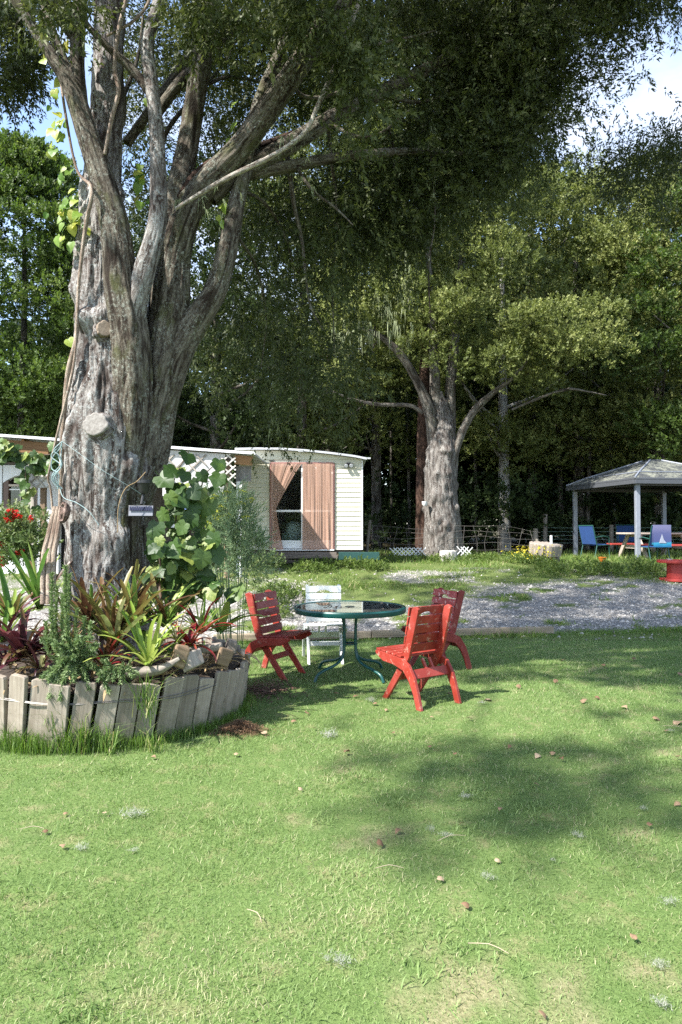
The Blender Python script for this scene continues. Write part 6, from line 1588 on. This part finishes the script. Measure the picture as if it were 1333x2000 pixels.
# ------------------------------------------------------------------ broad leaves: grape vine, ivy, pergola vine
def flat_leaf(name, outline, mat, fold=0.18, cup=0.10, stalk=0.25):
    """a broad leaf: outline in (u across, v along), folded on its midrib, with a stalk"""
    c = (0.0, 0.40); n = len(outline)
    zf = lambda u, v, q: fold * abs(u) - cup * (u * u + (v - 0.4) ** 2) * 1.8 + 0.035 * math.sin(q * 2.6) * (abs(u) + 0.2)
    vs = [(c[0], c[1], 0.0)]
    for f in (0.5, 0.8, 1.0):
        for q, (u, v) in enumerate(outline):
            uu, vv = c[0] + (u - c[0]) * f, c[1] + (v - c[1]) * f
            vs.append((uu, vv, zf(uu, vv, q)))
    fs = [(0, 1 + k, 1 + (k + 1) % n) for k in range(n)]
    for r in range(2):
        o0, o1 = 1 + r * n, 1 + (r + 1) * n
        fs += [(o0 + k, o1 + k, o1 + (k + 1) % n, o0 + (k + 1) % n) for k in range(n)]
    mb = MB(); mb.add(vs, fs)
    mb.tube([(0, 0, 0), (0, -stalk * 0.5, 0.02), (0, -stalk, 0.08)], 0.012, 4, False)
    return mb.mesh(name, mat, True)
def lobed(nlobe=5, seed=0):
    rnd = random.Random(seed); out = [(0.0, 0.06)]
    half = [(0.10, -0.02), (0.26, -0.06), (0.40, 0.08), (0.46, 0.22), (0.41, 0.29), (0.50, 0.44), (0.52, 0.58), (0.40, 0.61), (0.31, 0.70), (0.17, 0.86), (0.0, 1.0)]
    j = lambda p: (p[0] * (1 + rnd.uniform(-0.1, 0.1)), p[1] + rnd.uniform(-0.03, 0.03))
    r = [j(p) for p in half[:-1]] + [half[-1]]; l = [(-a, b) for a, b in [j(p) for p in half[:-1]]]
    return out + r + l[::-1]
def heart(seed=0):
    half = [(0.14, -0.06), (0.34, 0.02), (0.44, 0.22), (0.38, 0.48), (0.22, 0.74), (0.0, 1.0)]
    return [(0.0, 0.03)] + half + [(-a, b) for a, b in half[:-1]][::-1]
M_GRAPE = m_bigleaf('grape_leaf', [(0.0, (0.022, 0.050, 0.013)), (0.45, (0.055, 0.110, 0.024)), (0.8, (0.115, 0.175, 0.036)), (1.0, (0.26, 0.30, 0.07))], 0.32, 0.45, 0.4)
M_IVYL = m_bigleaf('yellow_green_vine_leaf', [(0.0, (0.10, 0.22, 0.035)), (0.5, (0.24, 0.36, 0.055)), (1.0, (0.55, 0.52, 0.09))], 0.5, 0.4, 0.4)
GRAPE = [flat_leaf('leaf', lobed(5, s), M_GRAPE, 0.16 + 0.05 * s, 0.12) for s in range(3)]
IVY = [flat_leaf('leaf', heart(s), M_IVYL, 0.15 + 0.08 * s, 0.12) for s in range(3)]
def hang_leaf(me, parent, pos, size, rnd, face=(0.1, -1.0, 0.35), droop=0.9):
    """leaf blade turned roughly to `face`, tip drooping"""
    n = (Vector(face) + Vector((rnd.uniform(-0.7, 0.7), rnd.uniform(-0.5, 0.5), rnd.uniform(-0.5, 0.6)))).normalized()
    tip = Vector((rnd.uniform(-0.8, 0.8), rnd.uniform(-0.3, 0.3), -droop)); tip = (tip - n * tip.dot(n)).normalized()
    x = tip.cross(n).normalized()
    o = mesh_obj('leaf', me, parent)
    o.matrix_local = Matrix.Translation(pos) @ Matrix((x, tip, n)).transposed().to_4x4() @ Matrix.Scale(size, 4)
    return o
gb = at(330, 1180, 5.83)
GV = thing('grape_vine', 'broad leaved grape vine climbing beside the trunk in front of the hut', 'vine', gb)
rp = random.Random(17)
spots = []
for cx, cy, sx, sy, n, Y in ((340, 1080, 34, 36, 30, 5.73), (385, 1060, 26, 30, 16, 5.78), (330, 1120, 36, 22, 16, 5.68), (360, 1130, 26, 24, 12, 5.88), (375, 1000, 26, 20, 11, 5.78), (345, 990, 20, 30, 7, 5.88), (390, 945, 30, 16, 6, 5.73), (345, 925, 22, 18, 6, 5.68), (420, 905, 16, 12, 3, 5.73), (335, 960, 12, 22, 5, 5.68), (430, 1150, 30, 12, 6, 5.88), (395, 1120, 26, 18, 8, 5.78), (310, 1060, 14, 40, 8, 5.58), (372, 885, 8, 6, 2, 5.73)):
    for _ in range(n): spots.append((rp.gauss(cx, sx * 0.8), rp.gauss(cy, sy * 0.8), Y + rp.uniform(-0.14, 0.14)))
for s in spots:
    if s[0] < 292: continue
    hang_leaf(rp.choice(GRAPE), GV, at(*s) - gb, rp.uniform(0.085, 0.185), rp)
for pts in ([(330, 1190, 5.88), (335, 1100, 5.83), (345, 1000, 5.83), (340, 940, 5.78), (370, 880, 5.78)], [(335, 1190, 5.88), (360, 1080, 5.83), (385, 1000, 5.83), (400, 930, 5.78), (430, 900, 5.76)], [(325, 1190, 5.88), (312, 1080, 5.68), (325, 1010, 5.68), (345, 960, 5.68)], [(335, 1190, 5.88), (390, 1120, 5.88), (440, 1150, 5.88)], [(345, 1000, 5.83), (380, 945, 5.78), (410, 940, 5.78)]):
    R, _ = catmull([tuple(at(*q) - gb) for q in pts], 20); MB().tube([tuple(q) for q in R], [0.011 * (1 - 0.7 * i / 20) for i in range(20)], 6).build('stem', M_TWIG, GV)
# yellow-green climber on the trunk
ib = at(135, 560, 6.0)
IV = thing('climbing_vine', 'yellow green heart leaved climber hanging along the outer side of the trunk', 'vine', ib)
for cx, cy, sx, sy, n, Y in ((100, 60, 12, 20, 9, 5.95), (118, 110, 14, 26, 14, 5.95), (100, 200, 6, 24, 6, 5.9), (105, 260, 8, 30, 9, 5.9), (120, 250, 10, 20, 6, 5.95), (128, 320, 8, 24, 7, 5.9), (138, 420, 16, 14, 16, 5.85), (150, 450, 12, 22, 9, 5.85), (140, 380, 8, 18, 6, 5.85), (255, 500, 6, 24, 8, 6.15), (270, 380, 8, 40, 8, 6.2), (262, 560, 6, 20, 4, 6.2), (275, 240, 8, 40, 6, 6.3), (436, 420, 8, 16, 5, 6.0), (452, 230, 10, 30, 4, 6.1), (134, 660, 3, 3, 1, 5.8)):
    for _ in range(n):
        hang_leaf(rp.choice(IVY), IV, at(rp.gauss(cx, sx), rp.gauss(cy, sy), Y + rp.uniform(-0.06, 0.06)) - ib, rp.uniform(0.055, 0.115), rp, (-0.4, -1.0, 0.2))
M_LIANA = m_bark('liana_bark', (0.15, 0.10, 0.075), (0.33, 0.26, 0.20), (0.50, 0.42, 0.34), (0.5, 0.48, 0.42), 0.3, 1.8)
def liana(pts, parent, name='stem'):
    rows = [(at(a, b, Y).x, at(a, b, Y).y, at(a, b, Y).z, w / 2 * Y / FPX) for a, b, Y, w in pts]
    o_ = parent.location if parent else Vector((0, 0, 0))
    return stem(name, [(x - o_.x, y - o_.y, z - o_.z, r) for x, y, z, r in rows], M_LIANA, parent, seg=10, nlen=60, rough=0.25)
liana([(118, 1000, 5.85, 9), (122, 880, 5.8, 10), (128, 780, 5.75, 10), (136, 715, 5.72, 11), (150, 655, 5.72, 8), (154, 560, 5.75, 6), (168, 440, 5.7, 8), (180, 370, 5.62, 7), (150, 330, 5.85, 5), (128, 220, 5.9, 5), (112, 100, 5.95, 4)], IV)
liana([(110, 1080, 5.75, 6), (100, 960, 5.75, 4), (95, 930, 5.72, 4), (112, 850, 5.7, 5), (132, 770, 5.68, 6), (146, 700, 5.7, 5), (152, 600, 5.72, 4)], IV)
liana([(205, 302, 5.62, 7), (218, 235, 5.6, 8), (232, 178, 5.6, 9), (224, 130, 5.6, 8), (232, 60, 5.62, 8), (246, 0, 5.65, 8), (260, -90, 5.7, 7)], IV)
liana([(210, 70, 5.7, 5), (232, 58, 5.65, 5), (262, 40, 5.7, 6), (290, 5, 5.75, 6), (300, -60, 5.8, 6)], IV)
# three pale poles leaning on the trunk, and the burl above them
for k, (x0, x1) in enumerate(((86, 108), (97, 114), (106, 120))):
    o = liana([(x0 - 2, 1180, 5.5, 11), (x0, 1090, 5.55, 11), ((x0 + x1) / 2, 1040, 5.6, 11), (x1, 990, 5.66, 9)], None, 'leaning_pole')
    tag(o, ('outermost of the three pale poles leaning on the trunk', 'middle of the three pale poles leaning on the trunk', 'innermost of the three pale poles leaning on the trunk')[k], 'pole', 'pale poles leaning on the trunk')
rp2 = random.Random(3)
V, F, B = stem_mesh([(0, 0, -0.09, 0.01), (0, 0, -0.05, 0.035), (0.01, 0, 0.0, 0.045), (0.01, 0, 0.05, 0.030), (0, 0, 0.08, 0.008)], 40, 40, rough=3.5, seed=8, oct_scale=2.0)
o = np_obj('burl', V, F, m_bark('pink_brown_burl', (0.06, 0.035, 0.028), (0.20, 0.135, 0.11), (0.34, 0.255, 0.215), (0.4, 0.34, 0.3), 0.3, 2.0), MT, B, True)
o.location = at(124, 1000, 5.62) - MT.location
# vine on the pergola beam
vb = at(60, 880, 13.7)
PV = thing('pergola_vine', 'grape vine trailing along the pergola beam above the arched window', 'vine', vb)
for cx, cy, sx, sy, n in ((20, 880, 22, 8, 20), (60, 895, 22, 10, 20), (95, 895, 14, 10, 10), (50, 930, 8, 12, 6), (52, 960, 8, 12, 5), (62, 985, 8, 10, 4), (10, 870, 12, 8, 8), (110, 880, 8, 12, 5)):
    for _ in range(n):
        hang_leaf(rp.choice(GRAPE), PV, at(rp.gauss(cx, sx), rp.gauss(cy, sy), 13.75 + rp.uniform(-0.12, 0.12)) - vb, rp.uniform(0.13, 0.24), rp)
MB().tube([tuple(at(*q) - vb) for q in ((-20, 885, 13.8), (20, 882, 13.8), (60, 892, 13.8), (112, 886, 13.8))], 0.012, 6).build('stem', M_TWIG, PV)
MB().tube([tuple(at(*q) - vb) for q in ((52, 893, 13.8), (50, 930, 13.78), (55, 985, 13.78))], 0.008, 6).build('stem', M_TWIG, PV)

# ------------------------------------------------------------------ bushes
def leafy_bush(name, label, cat, base, lobes, mat, tpl, per, size, seed, tint0=0.5):
    t = thing(name, label, cat, base)
    V, F, T = crown_from_lobes(lobes, per, tpl, size, seed, None, tint0)
    np_obj('foliage', V, F, mat, t, {'tint': ('FLOAT', 'FACE', T)})
    return t
TPL_FEN = make_templates(16, 0.12, 0.015, 0.18, 1.1, 4, 8)
TPL_LEAF = make_templates(10, 0.055, 0.038, 0.10, 1.3, 4, 9)
M_FEN = m_leaf('fennel_fronds', (0.10, 0.155, 0.085), (0.19, 0.265, 0.135), (0.30, 0.36, 0.19), 0.3, 0.6)
M_UMBEL = m_leaf('fennel_flowers', (0.28, 0.32, 0.04), (0.45, 0.46, 0.05), (0.60, 0.56, 0.10), 0.35, 0.6)
fb = at(455, 1140, 9.0); fb.z = gzf(fb.x, 9.0)
rng = np.random.default_rng(66)
lob = []
for cx, cy, sx, sy, n in ((440, 1060, 28, 30, 13), (450, 1020, 24, 28, 12), (425, 1020, 22, 24, 8), (470, 1090, 22, 26, 9), (440, 1110, 30, 16, 9), (445, 985, 22, 14, 6), (490, 1080, 12, 20, 4)):
    for _ in range(n):
        q = at(rng.normal(cx, sx * 0.7), rng.normal(cy, sy * 0.7), rng.uniform(8.6, 9.3)) - fb; lob.append((q.x, q.y, max(0.1, q.z), rng.uniform(0.14, 0.24)))
FB = leafy_bush('fennel_bush', 'feathery fennel bush with yellow green flower heads in front of the hut', 'bush', fb, lob, M_FEN, TPL_FEN, 330, 0.8, 67)
um = np.random.default_rng(5)
def umbel_mesh():
    Vs = []
    for k in range(70):
        r = 0.5 * math.sqrt(um.uniform()); a = um.uniform(0, 6.3); z = 0.12 * (1 - 4 * r * r) + um.uniform(-0.04, 0.04); c = np.array([r * math.cos(a), r * math.sin(a), z])
        d = um.normal(0, 0.06, (3, 3)); Vs.append(c + d)
    for k in range(12):
        a = k * 0.52; e = np.array([0.4 * math.cos(a), 0.4 * math.sin(a), 0.0]); Vs.append(np.array([[0, 0, -0.45], [0.02, 0.0, -0.45], e]))
    V = np.concatenate(Vs); me = np_mesh('flower_head', V, np.arange(len(V)).reshape(-1, 3), {'tint': ('FLOAT', 'FACE', um.uniform(0, 1, len(V) // 3))}); me.materials.append(M_UMBEL); return me
UM = [umbel_mesh() for _ in range(2)]
for px, py in ((420, 968), (408, 978), (432, 990), (418, 1000), (440, 975), (448, 1005), (428, 1012), (470, 985), (484, 1010), (476, 960), (400, 1006), (445, 962), (490, 975), (405, 1022)):
    q = at(px, py, 8.7 + rng.uniform(-0.1, 0.2)) - fb
    o = mesh_obj('flower_head', UM[px % 2], FB, q, (rng.uniform(-0.3, 0.5), rng.uniform(-0.3, 0.3), rng.uniform(0, 6)), rng.uniform(0.10, 0.17))
    MB().tube([(q.x * 0.5, q.y * 0.5 + 0.1, 0.0), (q.x * 0.85, q.y, q.z * 0.55), (q.x, q.y, q.z - 0.05)], 0.006, 5).build('stalk', M_FEN, FB)
M_DULL = m_leaf('dull_shrub_leaves', (0.06, 0.10, 0.035), (0.13, 0.18, 0.06), (0.22, 0.25, 0.11), 0.3, 0.55)
sb = at(520, 1120, 11.5); sb.z = gzf(sb.x, 11.5)
leafy_bush('small_shrub', 'small twiggy shrub at the corner of the hut step', 'shrub', sb, [(rng.normal(-0.05, 0.15), rng.normal(0, 0.12), rng.uniform(0.1, 1.0), 0.16) for _ in range(22)], M_DULL, TPL_LEAF, 420, 0.75, 68)
# dark sprig before the hut wall
sp = at(505, 1000, 9.4)
# geranium at the photo edge
grb = at(30, 1110, 9.2); grb.z = gzf(grb.x, 9.2)
lob = []
for cx, cy, sx, sy, n in ((25, 1050, 24, 24, 16), (55, 1040, 18, 20, 10), (10, 1020, 20, 16, 8), (40, 1090, 26, 16, 10), (15, 1075, 18, 18, 8), (72, 1065, 8, 14, 4)):
    for _ in range(n):
        q = at(rng.normal(cx, sx * 0.7), rng.normal(cy, sy * 0.7), rng.uniform(8.8, 9.6)) - grb; lob.append((q.x, q.y, q.z, rng.uniform(0.14, 0.24)))
GB = leafy_bush('geranium_bush', 'leafy geranium bush with red flowers below the arched window', 'bush', grb, lob, M_DULL, TPL_LEAF, 620, 0.8, 69, 0.6)
M_RFL = m_leaf('red_geranium_petals', (0.35, 0.008, 0.008), (0.62, 0.015, 0.012), (0.80, 0.07, 0.04), 0.3, 0.5)
def petal_ball():
    V = []
    for k in range(60):
        d = um.normal(size=3); d /= np.linalg.norm(d); c = d * 0.42; V.append(c + um.normal(0, 0.16, (3, 3)))
    V = np.concatenate(V); me = np_mesh('flower', V, np.arange(len(V)).reshape(-1, 3), {'tint': ('FLOAT', 'FACE', um.uniform(0, 1, len(V) // 3))}); me.materials.append(M_RFL); return me
PB = petal_ball()
for px, py, s in ((20, 1002, .09), (30, 1004, .08), (38, 1010, .08), (16, 1015, .09), (28, 1012, .06), (60, 1013, .07), (36, 1080, .11), (3, 1062, .08), (4, 1098, .12), (2, 1088, .1), (22, 998, .06)):
    q = at(px, py, 8.85) - grb; mesh_obj('flower', PB, GB, q, (px, py, 0), s)

# weeds with yellow flowers by the log seat, leafy weeds by the gazebo and the hut step
parts = []
n = 380
fx_ = RNG.normal(0, 1, n); x = (1040 - 666.5) * 16.2 / FPX + fx_ * 0.28; y = 16.1 + RNG.normal(0, 0.25, n); z = gz(x, y) + RNG.uniform(0.12, 0.42, n)
C = np.stack([x, y, z], 1); V = (C[:, None] + RNG.normal(0, 0.016, (n, 3, 3))).reshape(-1, 3)
M_YEL = m_leaf('yellow_petals', (0.55, 0.46, 0.03), (0.75, 0.62, 0.05), (0.85, 0.75, 0.15), 0.3, 0.6)
tag(np_obj('wildflowers', V, np.arange(len(V)).reshape(-1, 3), M_YEL, None, {'tint': ('FLOAT', 'FACE', RNG.uniform(0, 1, n))}), 'yellow wildflowers in the weeds before the log seat', 'flowers', kind='stuff')
lob = []
for cx, cy, sx, n in ((1190, 14.6, 0.55, 22), (1130, 14.8, 0.6, 14), (1040, 16.1, 0.3, 12), (720, 15.2, 0.4, 14), (700, 15.3, 0.3, 10), (620, 15.2, 0.4, 10), (560, 12.5, 0.3, 16), (540, 11.3, 0.25, 14), (600, 14.9, 0.4, 8), (840, 16.6, 0.6, 10), (1290, 15.4, 0.4, 8), (960, 16.8, 0.5, 10)):
    for _ in range(n):
        x = (cx - 666.5) * cy / FPX + rng.normal(0, sx); y = cy + rng.normal(0, 0.28); lob.append((x, y, gzf(x, y) + 0.06, rng.uniform(0.10, 0.2)))
V, F, T = crown_from_lobes(lob, 900, TPL_LEAF, 0.8, 72, None, 0.62)
tag(np_obj('leafy_weeds', V, F, LEAF_BRIGHT, None, {'tint': ('FLOAT', 'FACE', T)}), 'leafy green weeds scattered over the drive and along the hut', 'weeds', kind='stuff')
# tall rough grass along the fences and under the gazebo
n = 14000
x = RNG.uniform(-3, 15, n); y = RNG.uniform(16.4, 22.4, n); k = (np.abs(x) < 0.58 * y) & ~((x < 0.6) & (y > 15.4)); x, y = x[k], y[k]; n = len(x)
V, F, T = blades(np.stack([x, y, gz(x, y)], 1), RNG.uniform(0.07, 0.24, n) * (0.35 + vnoise(x * 1.7, y * 1.7, 0, 8)), np.full(n, 0.016), RNG.uniform(0, 0.6, n), RNG.uniform(0, 0.5, n), RNG.uniform(0, 0.9, n), False)
tag(np_obj('rough_grass', V, F, M_WEED, None, {'tint': ('FLOAT', 'FACE', T)}), 'tall rough grass along the fences and under the gazebo', 'grass', kind='stuff')

# ================================================================== SOLAR LAMP, ROPES, SMALL THINGS
sl = at(277, 985, 5.62)
SL = thing('solar_lamp', 'black solar lamp with its small panel strapped to the trunk', 'lamp', sl, 0.12)
M_CELL = m_plain('solar_cell', (0.014, 0.018, 0.05), 0.5, 0.3)
MB().box((0, -0.02, -0.055), (0.205, 0.018, 0.098), Matrix.Rotation(-0.25, 3, 'X')).build('panel_frame', M_BLK, SL, bevel=0.008)
for r in range(2):
    for c in range(10):
        MB().box((-0.082 + 0.0182 * c, -0.031 - 0.010 * (0.5 - r), -0.036 - 0.040 * r), (0.0155, 0.003, 0.036), Matrix.Rotation(-0.25, 3, 'X')).build('solar_cell', M_CELL, SL)
MB().box((0, -0.0245, -0.0555), (0.190, 0.012, 0.084), Matrix.Rotation(-0.25, 3, 'X')).build('panel_backing', m_plain('pale_panel_grid', (0.22, 0.225, 0.25), 0.4), SL)
MB().tube([(0, 0, 0), (0.005, 0.02, 0.05), (0.012, 0.03, 0.09)], 0.013, 8).build('bracket', M_BLK, SL, smooth=True)
MB().lathe([(0.0, 0), (0.03, 0.0), (0.045, 0.02), (0.052, 0.075), (0.062, 0.085), (0.062, 0.11), (0.0, 0.11)], 20, (0.02, 0.01, 0.09)).build('lamp_body', M_BLK, SL, smooth=True)
M_ROPE = m_plain('pale_blue_rope', (0.27, 0.37, 0.37), 0.8)
rb = at(118, 900, 5.7); RO = thing('rope', 'pale blue rope looped in a tangle on the outer side of the trunk', 'rope', rb)
rnd = random.Random(8)
for k in range(5):
    pts = [(122, 862, 5.62)] + [(112 + rnd.uniform(-12, 10), 875 + 18 * i + rnd.uniform(-5, 5), 5.64 + rnd.uniform(-0.03, 0.03)) for i in range(4)] + [(118 + rnd.uniform(-5, 5), 955, 5.66)]
    R, _ = catmull([tuple(at(*q) - rb) for q in pts], 30); MB().tube([tuple(q) for q in R], 0.0042, 6).build('strand', M_ROPE, RO)
def cord(name, label, pts, r, mat):
    R, _ = catmull([tuple(at(*q)) for q in pts], 40); o = MB().tube([tuple(q) for q in R], r, 6).build(name, mat, None); tag(o, label, 'cord'); return o
cord('cord', 'pale cord running down across the bark below the rope tangle', [(116, 950, 5.68), (125, 972, 5.60), (150, 982, 5.54), (175, 1000, 5.50), (194, 1026, 5.50)], 0.0028, M_ROPE)
cord('cord', 'thin white cord stretched across the trunk to the solar lamp', [(122, 862, 5.62), (150, 882, 5.52), (200, 918, 5.47), (250, 948, 5.52), (276, 965, 5.6)], 0.0016, M_ROPE)
cord('cord', 'dry yellow stem arching over the bark beside the solar lamp', [(230, 1040, 5.5), (232, 990, 5.48), (245, 955, 5.5), (268, 940, 5.55), (285, 922, 5.62)], 0.0035, M_STRAWL)

# heap of dry needles and bare earth beside the planter
n = 2600
a = RNG.uniform(0, 2 * PI, n); r = np.abs(RNG.normal(0, 0.10, n))
hp = at(468, 1428, 5.26); x = hp.x + r * np.cos(a) * 1.25; y = 5.28 + r * np.sin(a) * 0.8; z = 0.085 * np.exp(-(r / 0.12) ** 2) * RNG.uniform(0.2, 1.0, n) + 0.01
d = RNG.normal(0, 1, (n, 3)) * np.array([1, 1, 0.25]); d /= np.linalg.norm(d, axis=1, keepdims=True)
s = np.cross(d, [0, 0, 1.0]); P = np.stack([x, y, z], 1); l = RNG.uniform(0.03, 0.08, n)[:, None]
V = np.stack([P - d * l * 0.5 - s * 0.0018, P - d * l * 0.5 + s * 0.0018, P + d * l * 0.5], 1).reshape(-1, 3)
M_STRAW = m_leaf('dry_needle_straw', (0.10, 0.055, 0.03), (0.22, 0.13, 0.075), (0.36, 0.25, 0.15), 0.15, 0.8)
tag(np_obj('needle_heap', V, np.arange(len(V)).reshape(-1, 3), M_STRAW, None, {'tint': ('FLOAT', 'FACE', RNG.uniform(0, 1, n))}), 'heap of dry brown needles on the grass beside the planter', 'needle heap', kind='stuff')
n = 900
x = -0.75 + RNG.normal(0, 0.17, n); y = 6.62 + RNG.normal(0, 0.2, n)
d = RNG.normal(0, 1, (n, 3)) * np.array([1, 1, 0.2]); s = np.cross(d, [0, 0, 1.0]); s /= np.linalg.norm(s, axis=1, keepdims=True) + 1e-6; P = np.stack([x, y, 0.012 + 0.012 * RNG.uniform(0, 1, n)], 1)
V = np.stack([P - d * 0.012 - s * 0.008, P - d * 0.012 + s * 0.008, P + d * 0.02], 1).reshape(-1, 3)
tag(np_obj('bark_litter', V, np.arange(len(V)).reshape(-1, 3), m_leaf('dark_bark_litter', (0.045, 0.022, 0.016), (0.12, 0.06, 0.045), (0.24, 0.15, 0.11), 0.05, 0.9), None, {'tint': ('FLOAT', 'FACE', RNG.uniform(0, 1, n))}), 'dark bark litter on a bare patch between planter and chair', 'bark litter', kind='stuff')

def whereabouts(px, py):
    v = 'level with the chairs' if py < 1380 else 'just below the chairs' if py < 1440 else 'midway down the lawn' if py < 1580 else 'low on the lawn' if py < 1740 else 'near the lower photo edge'
    h = 'under the planter' if px < 420 else 'under the table' if px < 760 else 'past the turned chair' if px < 1000 else 'towards the drum' if px < 1200 else 'by the side edge'
    return v + ', ' + h
# fallen leaves, lichen tufts and twigs on the lawn; leaves on the table
M_FALL = m_bigleaf('dry_fallen_leaf', [(0.0, (0.15, 0.085, 0.05)), (0.5, (0.27, 0.18, 0.11)), (1.0, (0.38, 0.285, 0.19))], 0.1, 0.7, 0.2)
FALL = [flat_leaf('fallen_leaf', heart(s), M_FALL, 0.5 - 0.3 * s, 0.5, 0.3) for s in range(3)]
GROUND_LEAVES = [(680, 1470, 8), (585, 1543, 6), (745, 1653, 10), (780, 1622, 8), (1050, 1475, 8), (1072, 1473, 7), (1093, 1483, 7), (1040, 1532, 7), (957, 1365, 9), (520, 1435, 8), (128, 1650, 8), (92, 1625, 7), (300, 1480, 6), (853, 1716, 8), (965, 1680, 7), (895, 1614, 6), (975, 1580, 6), (1280, 1405, 9), (1323, 1410, 12), (1213, 1380, 8), (1131, 1370, 8), (1160, 1362, 6), (1085, 1333, 6), (1010, 1342, 6), (920, 1405, 6), (1325, 1320, 8), (914, 1770, 9), (1230, 1835, 9), (1050, 1972, 10), (835, 1460, 6), (888, 1476, 5), (995, 1458, 5), (1320, 1570, 7), (1260, 1615, 7), (460, 1476, 6), (570, 1410, 6), (600, 1395, 6), (655, 1355, 6), (690, 1360, 6), (735, 1375, 6), (880, 1355, 6), (1180, 1300, 5), (1240, 1290, 5), (1100, 1290, 5), (130, 1590, 6), (210, 1590, 5), (1315, 1480, 7), (755, 1385, 5), (612, 1425, 5), (1300, 1428, 6), (840, 1400, 5), (770, 1433, 5)]
for k, (px, py, s) in enumerate(GROUND_LEAVES):
    Y = EYE * FPX / (py - 1033.0); x = (px - 666.5) * Y / FPX; rp = random.Random(k)
    o = mesh_obj('fallen_leaf', FALL[k % 3], None, (x, Y, gzf(x, Y) + 0.028), (rp.uniform(-0.5, 0.5), rp.uniform(-0.5, 0.5), rp.uniform(0, 6.3)), s * 1.8 * Y / FPX)
    tag(o, ('small ' if s < 6.5 else 'large ' if s > 8.5 else '') + 'dry brown leaf ' + whereabouts(px, py), 'leaf', 'fallen leaves on the lawn')
M_TUFT = m_leaf('lichen_tuft', (0.22, 0.235, 0.18), (0.36, 0.37, 0.31), (0.50, 0.50, 0.44), 0.3, 0.9)
def tuft_mesh(seed):
    g = np.random.default_rng(seed); n = 160; a = g.normal(0, 1, (n, 3)) * np.array([0.4, 0.3, 0.12]); d = g.normal(0, 1, (n, 3)); d /= np.linalg.norm(d, axis=1, keepdims=True); s = np.cross(d, [0.3, 0.2, 1.0]); s /= np.linalg.norm(s, axis=1, keepdims=True)
    V = np.stack([a - s * 0.018, a + s * 0.018, a + d * 0.42 * g.uniform(0.4, 1, n)[:, None]], 1).reshape(-1, 3)
    V[:, 2] = np.abs(V[:, 2])
    me = np_mesh('lichen_tuft', V, np.arange(len(V)).reshape(-1, 3), {'tint': ('FLOAT', 'FACE', g.uniform(0, 1, n))}); me.materials.append(M_TUFT); return me
TU = [tuft_mesh(s) for s in range(3)]
for k, (px, py, s) in enumerate(((268, 1590, 28), (645, 1437, 26), (265, 1660, 12), (1125, 1633, 16), (908, 1557, 16), (665, 1872, 26), (1278, 1880, 20), (1280, 1955, 26), (1075, 1680, 8), (950, 1712, 18), (1250, 1580, 12), (1305, 1428, 10), (840, 1620, 14), (870, 1632, 16), (725, 1368, 14), (1300, 1760, 20), (640, 1868, 12), (940, 1372, 10), (165, 1655, 18))):
    Y = EYE * FPX / (py - 1033.0); x = (px - 666.5) * Y / FPX
    o = mesh_obj('lichen_tuft', TU[k % 3], None, (x, Y, gzf(x, Y) + 0.018), (0, 0, k * 1.7), s * 1.1 * Y / FPX)
    tag(o, ('small ' if s < 13 else 'large ' if s > 19 else '') + 'pale lichen tuft ' + whereabouts(px, py), 'lichen', 'fallen lichen tufts on the lawn')
for k, (px, py, L, rz) in enumerate(((880, 1642, 0.16, 0.4), (500, 1792, 0.12, -0.9), (760, 1700, 0.13, 0.05), (950, 1855, 0.15, -0.4), (1320, 1425, 0.22, -0.5), (70, 1622, 0.12, 0.1))):
    Y = EYE * FPX / (py - 1033.0); x = (px - 666.5) * Y / FPX
    o = MB().tube([(-L / 2, 0, 0.0), (-L / 4, 0.008, 0.004), (0, 0.012, 0.008), (L / 4, 0.008, 0.004), (L / 2, -0.005, 0.0)], [0.0012, 0.0016, 0.0018, 0.0015, 0.0008], 5).build('twig', m_plain('dry_twig_%d' % k, (0.40, 0.32, 0.22), 0.8), None)
    o.location = (x, Y, gzf(x, Y) + 0.03); o.rotation_euler = (0, 0, rz); tag(o, 'thin dry twig ' + whereabouts(px, py), 'twig', 'dry twigs on the lawn')
rp = random.Random(77)
for k in range(16):
    a = rp.uniform(0, 6.3); r = rp.uniform(0.05, 0.5) if k > 8 else rp.gauss(0.22, 0.08); a = a if k > 8 else 3.4 + rp.uniform(-0.5, 0.5)
    o = mesh_obj('table_leaf', FALL[k % 3], None, (0.095 + r * math.cos(a), 7.32 + r * math.sin(a), 0.733), (rp.uniform(-0.2, 0.2), rp.uniform(-0.2, 0.2), rp.uniform(0, 6.3)), rp.uniform(0.025, 0.055))
    tag(o, 'small dry leaf lying on the glass table top', 'leaf', 'dry leaves on the glass table')
